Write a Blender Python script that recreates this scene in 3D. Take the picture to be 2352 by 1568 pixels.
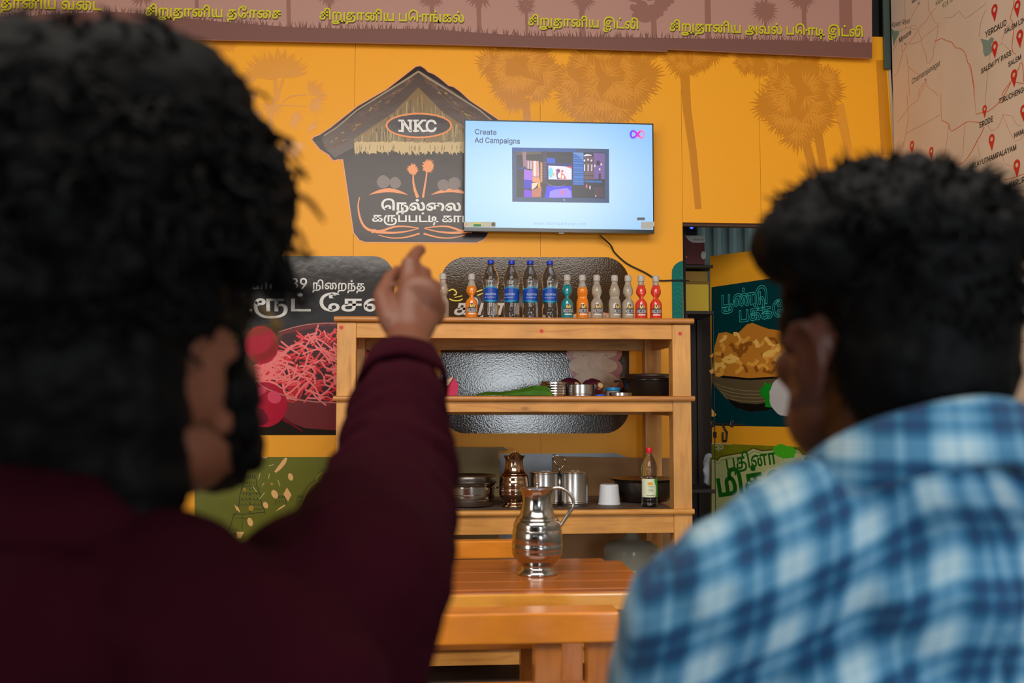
import bpy, bmesh, math, random
from mathutils import Vector, Matrix, noise
from mathutils.geometry import tessellate_polygon, delaunay_2d_cdt
for o in list(bpy.data.objects): bpy.data.objects.remove(o, do_unlink=True)
S = bpy.context.scene
C = S.collection
V = Vector
PI = math.pi
# ---------------------------------------------------------------- camera
FPX = 2287.0
CAM = V((0, 0, 1.25))
_a, _p = 0.07906503, 0.06204964
FW = V((math.sin(_a)*math.cos(_p), math.cos(_a)*math.cos(_p), math.sin(_p)))
RT = V((math.cos(_a), -math.sin(_a), 0))
UP = RT.cross(FW)
cd = bpy.data.cameras.new('camera')
cam = bpy.data.objects.new('camera', cd)
C.objects.link(cam)
m = Matrix((RT, UP, -FW)).transposed().to_4x4()
m.translation = CAM
cam.matrix_world = m
cd.sensor_width = 36.0
cd.lens = FPX/2352*36.0
cd.clip_start = 0.02
cd.dof.use_dof = True
cd.dof.focus_distance = 4.75
cd.dof.aperture_fstop = 4.0
S.camera = cam
# ---------------------------------------------------------------- world, lights, exposure
S.view_settings.view_transform = 'Standard'
S.view_settings.look = 'None'
S.view_settings.gamma = 1.0
S.view_settings.exposure = 0.0
S.view_settings.use_curve_mapping = False
w = bpy.data.worlds.new('daylight')
S.world = w
w.use_nodes = True
bg = w.node_tree.nodes['Background']
bg.inputs[0].default_value = (0.80, 0.90, 1.0, 1)
bg.inputs[1].default_value = 1.2
def area(name, loc, target, sx, sy, power, col):
    l = bpy.data.lights.new(name, 'AREA'); l.shape = 'RECTANGLE'; l.size = sx; l.size_y = sy
    l.energy = power; l.color = col
    o = bpy.data.objects.new(name, l); C.objects.link(o); o.location = loc
    o.rotation_euler = (V(target)-V(loc)).to_track_quat('-Z', 'Y').to_euler()
    return o
area('ceiling_light', (-0.1, 0.8, 3.35), (0.0, 5.3, 1.2), 3.6, 1.5, 140, (1.0, 0.94, 0.86))
area('shopfront_daylight', (1.0, -3.05, 1.35), (0.9, 4.5, 1.3), 1.25, 1.1, 75, (0.88, 0.95, 1.0))
area('left_shelf_fill', (-3.1, 0.3, 1.5), (0.6, 4.9, 0.95), 1.3, 1.3, 60, (0.95, 0.97, 1.0))  # added fill lamp, brightens the low shelf; the left wall has no window
area('right_side_fill', (2.2, -0.5, 1.9), (0.5, 0.9, 1.1), 0.6, 0.6, 2, (0.88, 0.95, 1.0))  # added fill for the plaid back; the right wall is solid there
# ---------------- letter outlines for the printed words, as plain numbers
GLYPHS={
100:(184,29,85,-4,-20,3,-8,3,-9,5,-13,12,-11,17,-4,10,-4,23,0,25,4,22,9,19,12,15,16,10,18,5,17,0,7,0,11,-4,12,-9,10,-14,2,0,0,80,27,0,0,-218,-26,0,0,25,-3,0,-11,-14,-11,-9,-11,-4,30,88,20,8,1,12,3,6,4,9,9,3,6,6,14,1,8,1,17,0,9,-2,15,-6,14,-3,6,-9,9,-6,3,-6,2,-14,2,-7,0,-13,-4,-5,-4,-9,-9,-4,-6,-5,-14,-3,-23,3,-24,5,-14,4,-6,9,-10,5,-3,6,-3),
101:(175,67,92,-4,-11,1,-11,2,-10,3,-9,5,-8,6,-7,7,-6,8,-5,8,-5,10,-2,11,-3,24,1,12,4,22,4,10,11,17,7,7,8,6,9,5,9,3,10,2,11,1,19,-3,13,-4,11,-7,11,-10,8,-12,6,-16,2,-9,1,-21,0,-11,-127,0,0,22,113,0,-12,-8,-3,22,-5,13,-4,5,-8,8,-11,6,-14,1,-14,-1,-11,-6,-10,-8,-7,-11,-4,-12,-1,-13,0,-23,1,-8,5,-14,4,-6,8,-10,6,-4,12,-4,19,-2,13,3,10,5,8,9,4,8,26,-7,-3,-6,-6,-11,-9,-9,-5,-4,-13,-6,-7,-3,-7,-1),
103:(184,55,90,-65,-17,1,-21,6,-16,10,-8,8,-6,9,22,13,11,-13,7,-5,9,-3,12,-2,16,0,16,5,7,4,5,5,4,7,3,8,0,42,-2,0,-8,-11,-6,-6,-8,-5,-11,-4,-15,-1,-18,2,-17,7,-7,5,-7,6,-11,16,-6,20,-2,11,0,25,4,22,4,10,11,16,14,13,8,4,9,3,19,3,7,-1,13,-2,14,-8,6,-6,8,-11,2,0,0,26,26,0,0,-168,-3,-19,-3,-9,-4,-7,-5,-6,-13,-10,-16,-6,-9,-2,31,89,26,7,0,13,4,5,3,9,8,4,5,5,13,1,8,2,16,-1,9,-2,15,-5,13,-4,6,-9,9,-5,3,-6,2,-14,2,-8,0,-13,-4,-5,-4,-9,-9,-4,-6,-5,-13,-3,-23,0,-8,3,-15,5,-13,4,-5,9,-9,5,-3,7,-2),
104:(177,33,50,98,0,-98,-27,0,0,218,27,0,0,-94,-5,0,4,11,5,8,6,8,6,5,15,7,18,3,15,-2,14,-5,11,-9,8,-11,3,-8,4,-17,0,-114,-26,0,-1,111,-2,8,-3,7,-4,5,-6,5,-6,3,-7,2,-14,1,-15,-5,-9,-6,-6,-9,-4,-11),
105:(73,4,23,0,0,164,27,0,0,-164,16,36,191,-6,1,-6,4,-4,5,-2,7,2,7,4,5,6,4,6,1,8,-1,6,-4,4,-5,1,-7,-1,-7,-4,-5,-6,-4),
106:(73,15,23,164,27,0,-1,-183,-1,-7,-4,-12,-3,-6,-8,-8,-11,-6,-6,-2,-20,-1,0,24,10,0,9,4,5,6,3,10,16,36,191,-7,1,-6,4,-4,5,-1,7,1,7,4,5,6,4,7,1,7,-1,6,-4,4,-5,2,-7,-2,-7,-4,-5,-6,-4),
108:(83,15,60,-1,-9,0,-7,2,-7,3,-5,5,-4,5,-4,14,-1,190,27,0,0,-185,2,-6,4,-3,7,-2,11,2,5,-23),
109:(263,55,23,0,0,164,26,0,0,-37,-2,0,4,12,3,6,7,8,13,9,16,4,13,0,8,-2,7,-3,6,-5,5,-6,7,-15,2,-8,-4,0,5,11,3,5,7,9,15,10,12,3,19,1,13,-3,12,-6,9,-9,7,-13,3,-15,1,-120,-27,0,0,118,-2,7,-3,6,-5,4,-10,6,-13,2,-10,-1,-13,-6,-6,-7,-5,-12,-1,-10,0,-107,-27,0,0,119,-2,6,-7,9,-10,7,-13,2,-14,-3,-8,-4,-9,-11,-4,-10,-1,-12,0,-103),
110:(177,33,50,98,0,-98,-27,0,0,164,25,0,1,-40,-4,0,4,11,5,8,6,8,6,5,15,7,18,3,15,-2,14,-5,11,-9,8,-11,3,-8,4,-17,0,-114,-26,0,-1,111,-2,8,-3,7,-4,5,-6,5,-6,3,-7,2,-14,1,-15,-5,-9,-6,-6,-9,-4,-11),
111:(180,38,90,-4,-11,1,-10,2,-10,3,-8,5,-8,6,-7,7,-11,17,-4,10,-3,10,-3,24,1,12,5,23,4,10,11,17,7,6,8,6,8,5,10,3,21,3,11,-1,10,-2,9,-3,9,-5,8,-6,7,-6,11,-17,4,-10,3,-11,3,-24,-1,-12,-5,-22,-4,-10,-11,-17,-7,-7,-8,-6,-9,-5,-9,-3,28,90,20,8,1,13,4,6,4,9,9,4,6,5,14,3,23,-3,23,-5,14,-4,6,-9,10,-6,3,-6,3,-15,2,-8,0,-14,-5,-5,-3,-9,-10,-4,-6,-5,-14,-3,-23,3,-23,5,-14,4,-6,9,-9,5,-4,7,-3),
112:(184,33,23,-61,0,225,26,0,0,-26,3,0,7,11,6,6,14,8,6,2,14,1,10,-1,9,-2,9,-3,8,-4,14,-13,11,-17,3,-10,5,-22,0,-25,-2,-12,-6,-21,-11,-17,-14,-12,-8,-5,-9,-3,-9,-2,-17,0,-7,1,-11,4,-12,9,-10,14,-2,0,0,-86,30,95,20,8,1,12,4,6,3,9,10,4,6,5,14,3,24,-3,23,-5,14,-4,6,-9,9,-5,4,-7,2,-14,2,-7,0,-13,-4,-5,-3,-9,-9,-4,-6,-5,-14,-1,-7,-2,-17,1,-9,2,-16,5,-14,4,-6,9,-9,6,-4,6,-2),
114:(113,18,23,0,0,164,26,0,0,-25,1,0,7,11,4,4,12,8,13,4,20,0,0,-27,-16,2,-16,-3,-13,-8,-9,-12,-1,-5,-1,-10,0,-103),
115:(158,68,79,-4,-23,3,-13,5,-6,3,-10,9,-4,5,-3,6,-4,13,25,6,5,-12,8,-8,5,-3,12,-3,16,0,13,4,10,7,5,9,1,4,-1,8,-5,7,-7,4,-49,13,-16,9,-6,5,-5,6,-3,6,-3,8,0,8,0,7,4,12,4,6,9,9,12,8,7,2,16,3,17,1,14,-3,6,-2,11,-6,4,-4,8,-9,7,-16,-24,-6,-7,13,-8,6,-12,4,-14,0,-13,-3,-9,-7,-5,-8,-1,-5,2,-9,5,-6,9,-5,47,-13,17,-8,6,-5,4,-6,4,-6,2,-8,0,-8,0,-7,-4,-13,-4,-5,-9,-10,-13,-8,-8,-3,-8,-2),
116:(98,4,88,164,0,-23,-85,0,0,23,19,28,203,26,0,0,-166,1,-4,3,-7,6,-3,9,-2,14,2,5,-22,-2,-1,-17,-2,-11,1,-8,2,-8,3,-7,5,-5,6,-3,8,-3,8,0,9),
118:(169,10,70,0,-62,164,29,0,37,-105,15,-52,-9,0,14,52,38,105,29,0,-63,-164),
119:(246,24,60,0,-50,164,28,0,27,-96,11,-51,-4,0,4,22,11,45,22,80,28,0,26,-96,11,-51,-5,0,5,22,11,45,22,80,28,0,-49,-164,-27,0,-26,91,-13,55,6,0,-14,-55,-26,-91),
121:(169,21,21,-59,6,23,14,-3,7,1,6,4,7,9,9,24,-62,165,29,0,37,-105,15,-52,-10,0,15,52,38,105,29,0,-72,-188,-9,-17,-11,-12,-13,-7,-11,-2,-9,0),
46:(81,16,41,-2,-8,2,-6,4,-4,6,-2,8,2,7,4,7,6,4,8,2,7,-2,7,-4,4,-7,2,-7,-2,-8,-4,-6,-7,-4),
49:(195,4,33,0,0,23,135,0,0,-23,8,119,218,0,-218,-28,0,0,192,-1,0,-53,-39,0,30,48,35),
50:(195,44,28,0,0,20,92,102,7,10,6,9,3,9,1,10,-2,11,-1,4,-6,9,-7,6,-14,6,-11,1,-12,-1,-5,-2,-9,-5,-7,-7,-5,-9,-3,-17,-27,0,1,10,4,17,4,7,11,13,14,10,7,4,18,4,19,0,9,-2,16,-6,13,-9,10,-13,4,-7,3,-7,2,-17,-1,-11,-3,-12,-10,-18,-11,-15,-15,-17,-57,-61,0,-2,101,0,0,-24),
57:(195,34,97,221,10,0,18,-5,15,-9,13,-13,9,-16,2,-9,3,-20,-2,-16,-5,-17,-10,-19,-15,-24,-49,-73,-30,0,73,106,3,0,-4,-5,-8,-8,-10,-6,-8,-2,-8,-1,-19,2,-16,7,-7,4,-11,12,-9,15,-2,8,-2,19,2,19,7,17,5,8,12,12,16,9,8,3,32,97,197,-6,0,-11,-3,-5,-3,-9,-7,-6,-9,-3,-5,-1,-6,-2,-13,1,-6,2,-12,3,-6,6,-9,9,-7,5,-3,5,-2,12,-1,6,0,11,3,5,3,9,7,7,9,2,5,2,6,1,13,0,6,-3,12,-2,6,-7,9,-8,7,-5,3,-6,2),
65:(207,10,8,0,79,218,32,0,80,-218,-29,0,-48,136,-22,69,5,0,-10,-36,-58,-169,4,47,61,0,24,113,0,0,-24),
66:(196,29,26,0,0,218,89,0,10,-2,16,-6,13,-9,10,-12,5,-13,1,-8,0,-14,-2,-12,-8,-13,-11,-9,-14,-5,0,-3,5,0,10,-4,10,-6,9,-9,6,-12,4,-15,0,-16,-2,-7,-5,-14,-5,-7,-11,-10,-17,-8,-9,-2,-24,-2,17,54,25,63,0,10,2,8,3,7,4,4,6,4,5,2,7,0,12,-1,5,-4,10,-3,4,-8,7,-10,6,-6,2,-13,1,-53,0,14,54,122,54,1,11,2,9,5,11,10,4,9,1,11,0,7,-5,12,-5,5,-5,4,-7,3,-9,2,-59,1),
67:(219,69,115,-3,-14,1,-13,2,-12,5,-11,6,-11,7,-9,9,-8,10,-7,12,-5,13,-4,15,-2,15,-1,17,1,17,2,15,4,15,5,13,7,12,8,10,9,9,11,8,11,6,12,4,13,2,14,1,16,-1,15,-4,14,-6,12,-8,11,-10,9,-12,7,-14,4,-16,-28,0,-5,15,-6,8,-7,8,-12,8,-10,3,-10,3,-20,0,-18,-5,-15,-10,-13,-15,-9,-19,-3,-11,-2,-26,2,-26,3,-11,9,-19,6,-8,7,-7,7,-5,9,-5,17,-5,15,0,15,3,14,6,12,9,9,12,5,16,28,0,-4,-16,-7,-14,-9,-12,-10,-11,-13,-8,-14,-6,-15,-4),
68:(217,48,94,0,-52,0,0,25,63,0,12,2,11,3,9,5,8,5,7,7,6,8,5,9,4,10,4,23,0,25,-1,12,-7,21,-5,8,-6,8,-6,7,-8,6,-9,4,-10,3,-11,2,-67,1,0,24,72,-1,14,-2,13,-4,12,-6,10,-7,10,-9,8,-10,7,-11,5,-13,4,-14,2,-15,1,-16,-1,-17,-2,-15,-4,-14,-6,-13,-6,-12,-8,-10,-10,-9,-11,-7,-12,-6,-14,-4,-15,-2,4,54,218,0,-218,-28,0,0,218),
69:(180,12,26,0,0,218,133,0,0,-24,-105,0,0,-72,98,0,0,-24,-98,0,0,-73,107,0,0,-25),
70:(177,10,26,0,0,218,132,0,0,-24,-104,0,0,-75,94,0,0,-25,-94,0,0,-94),
71:(224,78,116,-3,-15,1,-13,2,-12,5,-12,6,-10,7,-9,9,-8,11,-7,11,-5,14,-4,14,-2,15,-1,17,1,17,2,15,4,15,5,13,7,12,8,10,9,9,10,8,11,6,12,4,13,2,14,1,17,-1,15,-4,14,-6,13,-9,11,-10,9,-12,6,-14,4,-15,-28,0,-4,10,-5,9,-10,11,-12,8,-14,6,-16,1,-18,-2,-17,-7,-7,-6,-7,-7,-11,-17,-4,-10,-4,-24,0,-26,1,-13,3,-11,4,-10,11,-17,7,-7,8,-5,17,-8,19,-2,9,0,16,4,14,8,11,11,7,14,3,9,2,18,8,-2,-65,0,0,25,84,0,-1,-37,-2,-12,-3,-12,-5,-10,-7,-10,-7,-8,-9,-7,-9,-6,-11,-5,-11,-3,-12,-2),
72:(223,12,26,0,0,218,28,0,0,-94,115,0,0,94,28,0,0,-218,-28,0,0,99,-115,0,0,-99),
73:(132,12,13,0,0,25,39,0,0,169,-39,0,0,24,106,0,0,-24,-39,0,0,-169,39,0,0,-25),
75:(202,7,45,62,0,30,34,43,78,83,36,0,-93,-100,-2,1,4,26,0,0,218,28,0,0,-218,4,160,0,-79,111,18,22,94,-133),
76:(170,6,26,0,0,218,28,0,0,-193,101,0,0,-25),
77:(271,22,26,0,0,218,40,0,55,-140,18,-58,-6,0,15,48,57,150,40,0,0,-218,-28,0,0,136,1,61,3,0,-20,-59,-53,-138,-25,0,-50,127,-24,70,3,0,0,-23,1,-174),
78:(226,17,26,0,0,218,33,0,93,-146,15,-26,12,-23,-4,0,-3,35,0,160,28,0,0,-218,-33,0,-85,133,-35,62,5,0,2,-43,0,-152),
79:(229,48,115,-3,-14,1,-13,2,-12,5,-11,6,-10,7,-10,9,-8,10,-7,12,-5,13,-4,15,-2,15,-1,17,1,17,2,15,4,15,5,13,7,12,8,10,10,9,10,8,11,6,12,4,13,2,14,1,13,-1,13,-2,12,-4,12,-6,10,-8,9,-9,8,-10,7,-12,5,-13,4,-15,3,-15,1,-17,-1,-17,-3,-15,-4,-15,-5,-13,-7,-12,-8,-10,-9,-9,-10,-7,-12,-6,-12,-5,-13,-2,32,115,23,9,0,18,5,16,10,6,7,11,17,4,10,3,11,2,26,0,13,-5,24,-4,10,-11,17,-6,7,-16,10,-9,3,-18,2,-10,0,-17,-5,-16,-10,-7,-7,-11,-17,-4,-10,-3,-11,-2,-26,1,-13,4,-24,4,-10,11,-17,7,-7,16,-10,8,-3),
80:(192,34,26,0,0,218,87,0,11,-2,10,-3,9,-4,14,-11,11,-14,5,-17,2,-9,0,-19,-2,-9,-5,-16,-11,-15,-14,-11,-9,-4,-10,-3,-23,-2,-53,0,0,24,60,1,14,3,11,6,7,8,5,10,3,12,-1,18,-4,11,-6,9,-9,7,-6,3,-14,2,-54,1,0,-194),
81:(229,4,106,68,29,0,67,-89,-29,0,48,115,-3,-14,1,-13,2,-12,5,-11,6,-10,7,-10,9,-8,10,-7,12,-5,13,-4,15,-2,15,-1,17,1,17,2,15,4,15,5,13,7,12,8,10,10,9,10,8,11,6,12,4,13,2,14,1,13,-1,13,-2,12,-4,12,-6,10,-8,9,-9,8,-10,7,-12,5,-13,4,-15,3,-15,1,-17,-1,-17,-3,-15,-4,-15,-5,-13,-7,-12,-8,-10,-9,-9,-10,-7,-12,-6,-12,-5,-13,-2,32,115,23,9,0,18,5,16,10,6,7,11,17,4,10,3,11,2,26,0,13,-5,24,-4,10,-11,17,-6,7,-16,10,-9,3,-18,2,-10,0,-17,-5,-16,-10,-7,-7,-11,-17,-4,-10,-3,-11,-2,-26,1,-13,4,-24,4,-10,11,-17,7,-7,16,-10,8,-3),
82:(193,33,26,0,0,218,87,0,11,-2,19,-6,14,-11,11,-13,5,-17,2,-9,0,-19,-2,-8,-5,-17,-11,-13,-14,-10,-19,-6,-23,-2,-59,0,0,24,58,0,8,1,14,2,11,5,7,7,5,10,3,11,-1,18,-4,11,-6,8,-9,6,-6,3,-14,2,-54,1,0,-194,4,152,0,-53,98,31,0,54,-98),
83:(192,81,96,-4,-11,1,-21,3,-9,4,-15,9,-6,6,-10,13,-4,8,-3,17,29,0,2,-11,3,-5,7,-8,14,-8,18,-4,20,1,13,4,5,3,10,6,7,9,3,10,0,11,-3,9,-6,6,-8,6,-9,4,-43,13,-24,9,-9,6,-8,6,-7,8,-4,8,-3,9,-1,11,3,17,3,8,10,14,13,10,17,8,9,2,20,2,11,0,19,-4,8,-3,15,-9,11,-12,5,-7,3,-7,3,-16,-28,0,-1,8,-3,6,-5,6,-6,5,-15,6,-8,2,-17,0,-17,-4,-10,-5,-7,-8,-2,-4,-3,-9,0,-10,1,-5,5,-8,12,-9,19,-7,45,-14,10,-4,10,-7,9,-7,7,-10,5,-11,1,-15,0,-8,-5,-16,-9,-15,-6,-6,-16,-9,-9,-4,-10,-3),
84:(194,8,14,194,0,24,165,0,0,-24,-68,0,0,-194,-28,0,0,194),
85:(223,39,112,-4,-24,3,-11,3,-10,5,-17,12,-7,7,-6,8,-5,9,-3,10,-3,21,0,144,28,0,0,-142,1,-7,3,-14,7,-12,5,-5,11,-9,14,-5,17,-2,16,2,14,5,12,9,4,5,7,12,2,7,2,14,0,142,28,0,0,-144,-1,-11,-2,-10,-3,-10,-5,-9,-5,-8,-7,-7,-17,-12,-10,-5,-11,-3),
86:(207,10,88,0,-80,218,29,0,48,-135,22,-70,-6,0,11,37,58,168,29,0,-79,-218),
89:(204,14,88,0,0,89,-80,129,32,0,50,-82,9,-17,9,-21,-11,0,8,22,12,22,47,76,32,0,-80,-129,0,-89),
97:(168,50,69,-4,-15,2,-13,4,-6,3,-10,9,-8,11,-3,14,0,14,2,12,3,4,6,8,9,6,9,5,17,4,45,6,9,3,2,2,3,4,0,9,-2,8,-7,10,-6,5,-9,3,-10,1,-11,-1,-13,-5,-10,-7,-8,-11,-25,8,3,7,9,12,10,8,12,6,13,4,13,2,10,0,15,-2,15,-5,9,-6,5,-4,7,-10,5,-14,1,-17,0,-108,-26,0,0,22,-1,0,-9,-12,-12,-8,-15,-5,21,74,19,7,1,12,3,10,5,8,8,5,9,3,9,0,28,-5,-3,-8,-2,-35,-5,-13,-4,-11,-5,-5,-6,-1,-3,-1,-9,1,-8,3,-6,5,-5,7,-4,8,-2),
98:(184,30,99,-4,-14,2,-11,4,-12,9,-10,14,-3,0,0,-25,-26,0,0,218,27,0,0,-80,2,0,10,14,12,9,5,2,12,2,18,0,9,-2,9,-3,16,-10,12,-15,8,-19,5,-22,0,-25,-2,-12,-6,-21,-11,-17,-14,-12,-8,-5,-9,-3,30,95,20,8,1,12,4,6,3,9,10,4,6,5,14,3,24,-3,23,-5,14,-4,6,-9,9,-5,4,-7,2,-14,2,-7,0,-13,-4,-5,-3,-9,-9,-4,-6,-5,-14,-1,-7,-2,-17,1,-9,2,-16,5,-14,4,-6,9,-9,6,-4,6,-2),
99:(171,60,90,-4,-11,1,-10,2,-10,3,-8,5,-8,6,-7,7,-11,17,-4,10,-3,10,-3,24,1,12,5,23,4,10,11,17,7,6,8,6,8,5,10,3,21,3,11,-1,11,-2,10,-4,9,-5,9,-7,6,-7,6,-9,4,-10,-25,-8,-4,9,-8,10,-11,7,-10,3,-16,0,-7,-2,-12,-6,-5,-5,-8,-11,-3,-7,-4,-14,-1,-16,1,-16,4,-14,3,-7,8,-11,10,-8,7,-3,15,-2,15,2,12,6,9,10,6,12,25,-7,-4,-10,-6,-9,-7,-8,-8,-7,-9,-5,-11,-4,-11,-3),
1114:(239,6,26,0,0,166,26,0,0,-144,182,0,0,-22,43,147,141,16,-2,9,-4,7,-5,6,-7,4,-7,2,-9,2,-14,-2,-21,-4,-21,-38,-136,-23,6,36,132,3,15,2,16,-2,20,-3,8,-3,4,-8,3,-5,1,-5,-1,-9,-4,-6,-9,-3,-6,-1,-6,0,-15,5,-20,10,-18,8,-10,13,-14,-21,-11,-20,24,-12,20,-5,14,-2,8,-1,16,0,8,3,13,6,12,4,5,10,8,5,3,14,4),
1116:(304,102,127,-89,-23,2,-11,4,-10,4,-10,6,-16,15,-7,9,-13,22,-9,26,-3,15,-3,32,0,44,1,17,5,31,9,27,12,23,15,20,8,9,18,14,20,11,11,4,22,5,24,2,12,0,21,-4,10,-2,17,-8,7,-5,12,-10,13,-15,6,-12,5,-13,5,-23,3,-27,0,-134,-25,0,-1,113,-2,34,-3,21,-3,10,-7,17,-5,8,-13,12,-10,7,-12,4,-14,3,-17,1,-18,-1,-17,-4,-17,-8,-16,-10,-7,-6,-7,-7,-12,-18,-10,-21,-5,-12,-6,-26,-3,-31,-1,-17,1,-33,2,-15,6,-25,3,-11,9,-19,12,-15,13,-10,16,-6,17,-2,17,2,14,4,12,6,5,5,8,10,6,13,5,24,1,29,-4,25,-2,5,-5,10,-8,5,-9,3,-9,0,-8,-2,-18,-10,0,22,14,8,15,3,14,0,14,-4,12,-8,10,-13,4,-7,3,-10,3,-22,0,-27,-3,-25,-7,-21,-10,-17,-13,-12,-15,-9,-16,-6,-19,-3,4,106,0,0,166,27,0,0,-166),
1130:(233,8,26,0,0,166,26,0,0,-144,129,0,0,144,26,0,0,-166,71,182,253,12,-1,10,-2,9,-3,8,-4,5,-6,5,-6,2,-8,1,-8,-1,-8,-2,-8,-3,-6,-5,-6,-6,-4,-14,-4,-17,0,-7,1,-12,7,-5,5,-3,6,-2,6,-1,11,5,17,9,13,15,-6,-5,-9,-4,-11,1,-12,4,-6,9,-4,9,0,7,3,4,4,3,6,-1,9,-1,4,-6,6,-10,4,-6,1,-14,0,-13,-2,-10,-4,-7,-4,-6,-6,-5,-6,-3,-8,-2,-8,-1,-8,3,-18,4,-9,7,-7,7,-6,9,-4,9,-3,14,-3,0,-21,-15,2,-14,4,-13,6,-12,8,-9,10,-7,11,-5,13,-1,16,3,19,4,12,7,10,9,9,12,8,15,5,8,2),
1131:(233,10,181,-85,0,85,-155,0,0,166,26,0,0,-144,129,0,0,144,26,0,0,-251),
1132:(284,10,181,-44,0,44,-155,0,0,166,26,0,0,-144,129,0,0,144,26,0,0,-210,65,237,30,17,-2,10,-5,5,-4,7,-9,3,-5,2,-6,2,-15,-3,-19,-3,-8,-4,-8,-13,-14,-7,-6,-19,-10,-22,-7,-12,-3,-27,-4,-30,-1,-38,1,-23,2,-26,6,-6,3,-11,7,-4,4,-6,8,-3,10,0,9,3,8,5,7,8,6,11,5,24,3,16,-1,26,-5,-4,-22,-23,5,-16,1,-14,-1,-8,-4,-2,-7,0,-4,3,-4,9,-6,9,-4,31,-4,22,-1,33,0,32,3,13,3,23,9,9,5,8,6,6,7,4,8,3,8,0,9,-1,10,-2,5,-6,7,-9,3,-10,0,-7,-1,-15,-8,0,22,17,7),
1140:(315,75,246,96,15,-2,7,-3,12,-9,5,-5,9,-15,3,-8,3,-20,0,-26,-2,-14,-4,-14,-4,-12,-6,-10,-7,-10,-8,-9,-9,-8,-20,-12,-12,-5,-23,-7,-26,-3,-13,0,-35,2,-25,5,-22,9,-18,12,-8,7,-13,15,-10,17,-4,9,-6,19,-4,29,0,28,3,23,9,32,13,29,16,26,22,-13,-16,-26,-6,-13,-10,-26,-5,-30,-1,-15,1,-16,3,-21,6,-20,5,-9,12,-17,16,-14,20,-10,24,-7,14,-2,34,0,15,2,14,4,13,4,11,6,10,8,9,8,8,10,6,12,4,12,2,15,1,15,-1,16,-3,12,-4,10,-3,4,-8,6,-8,3,-10,0,-8,-2,-17,-9,0,22,10,6,9,3,10,108,0,0,166,157,0,0,-21,-53,0,0,-145,-25,0,0,145,-53,0,0,-145),
1141:(346,118,276,96,15,-2,7,-3,13,-9,5,-5,8,-15,3,-9,3,-20,1,-11,-2,-25,-2,-11,-4,-10,-9,-19,-6,-8,-14,-13,-16,-12,-9,-4,-29,-10,-21,-4,-22,-2,-40,1,-19,2,-17,4,-16,6,-14,7,-13,8,-11,10,-10,11,-9,11,-8,13,-6,14,-9,30,-4,32,0,35,4,26,8,24,4,7,9,11,12,9,7,3,16,2,6,-1,12,-2,5,-3,8,-7,7,-8,2,-5,2,-6,1,-12,-2,-13,-1,-5,-3,-6,-7,-8,-4,-4,-10,-5,-6,-2,-13,-1,-14,2,-7,2,-12,7,-6,5,-11,12,8,21,14,-17,9,-7,10,-3,6,-1,10,2,8,4,5,8,1,10,0,5,-3,9,-2,3,-7,4,-8,1,-5,0,-7,-3,-4,-3,-7,-12,-7,-20,-3,-21,0,-22,2,-30,6,-28,5,-12,6,-12,6,-11,8,-9,9,-9,10,-8,11,-7,12,-5,13,-5,14,-3,32,-2,17,0,24,3,22,5,19,8,16,12,7,7,11,16,6,21,2,11,0,21,-2,14,-4,12,-5,8,-4,3,-4,3,-8,3,-10,0,-7,-2,-17,-9,0,22,10,6,8,3,10,139,0,0,166,156,0,0,-21,-52,0,0,-145,-26,0,0,145,-53,0,0,-145),
1143:(340,101,171,170,11,-1,10,-2,9,-4,9,-5,7,-6,6,-8,6,-8,4,-10,6,-24,3,-29,-1,-15,-3,-28,-3,-13,-7,-24,-18,-38,-11,-12,-12,-11,-13,-9,-14,-7,-15,-5,-17,-4,-17,-3,-35,0,-26,4,-16,6,-12,9,-5,6,-3,6,-3,7,0,8,1,9,4,7,9,6,9,2,15,1,250,0,0,-22,-255,0,-5,-1,-2,-2,-1,-4,1,-4,2,-4,10,-7,17,-4,23,-1,16,0,24,3,21,7,19,11,8,8,16,24,7,14,5,15,7,26,3,30,-2,35,-4,19,-7,14,-9,9,-11,5,-7,2,-14,0,-7,-2,-6,-4,-9,-8,-5,-13,-2,-18,-1,-103,-25,0,0,103,-2,18,-4,14,-4,5,-3,4,-5,3,-6,1,-12,-1,-9,-6,-6,-10,-2,-9,-1,-11,0,-111,-26,0,1,122,3,18,9,14,10,9,12,5,15,2,12,-1,9,-3,12,-9,10,-13,4,-11,-6,2,2,5,8,13,8,7,16,7,4,288,-47,0,213,26,0,0,-213),
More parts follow.
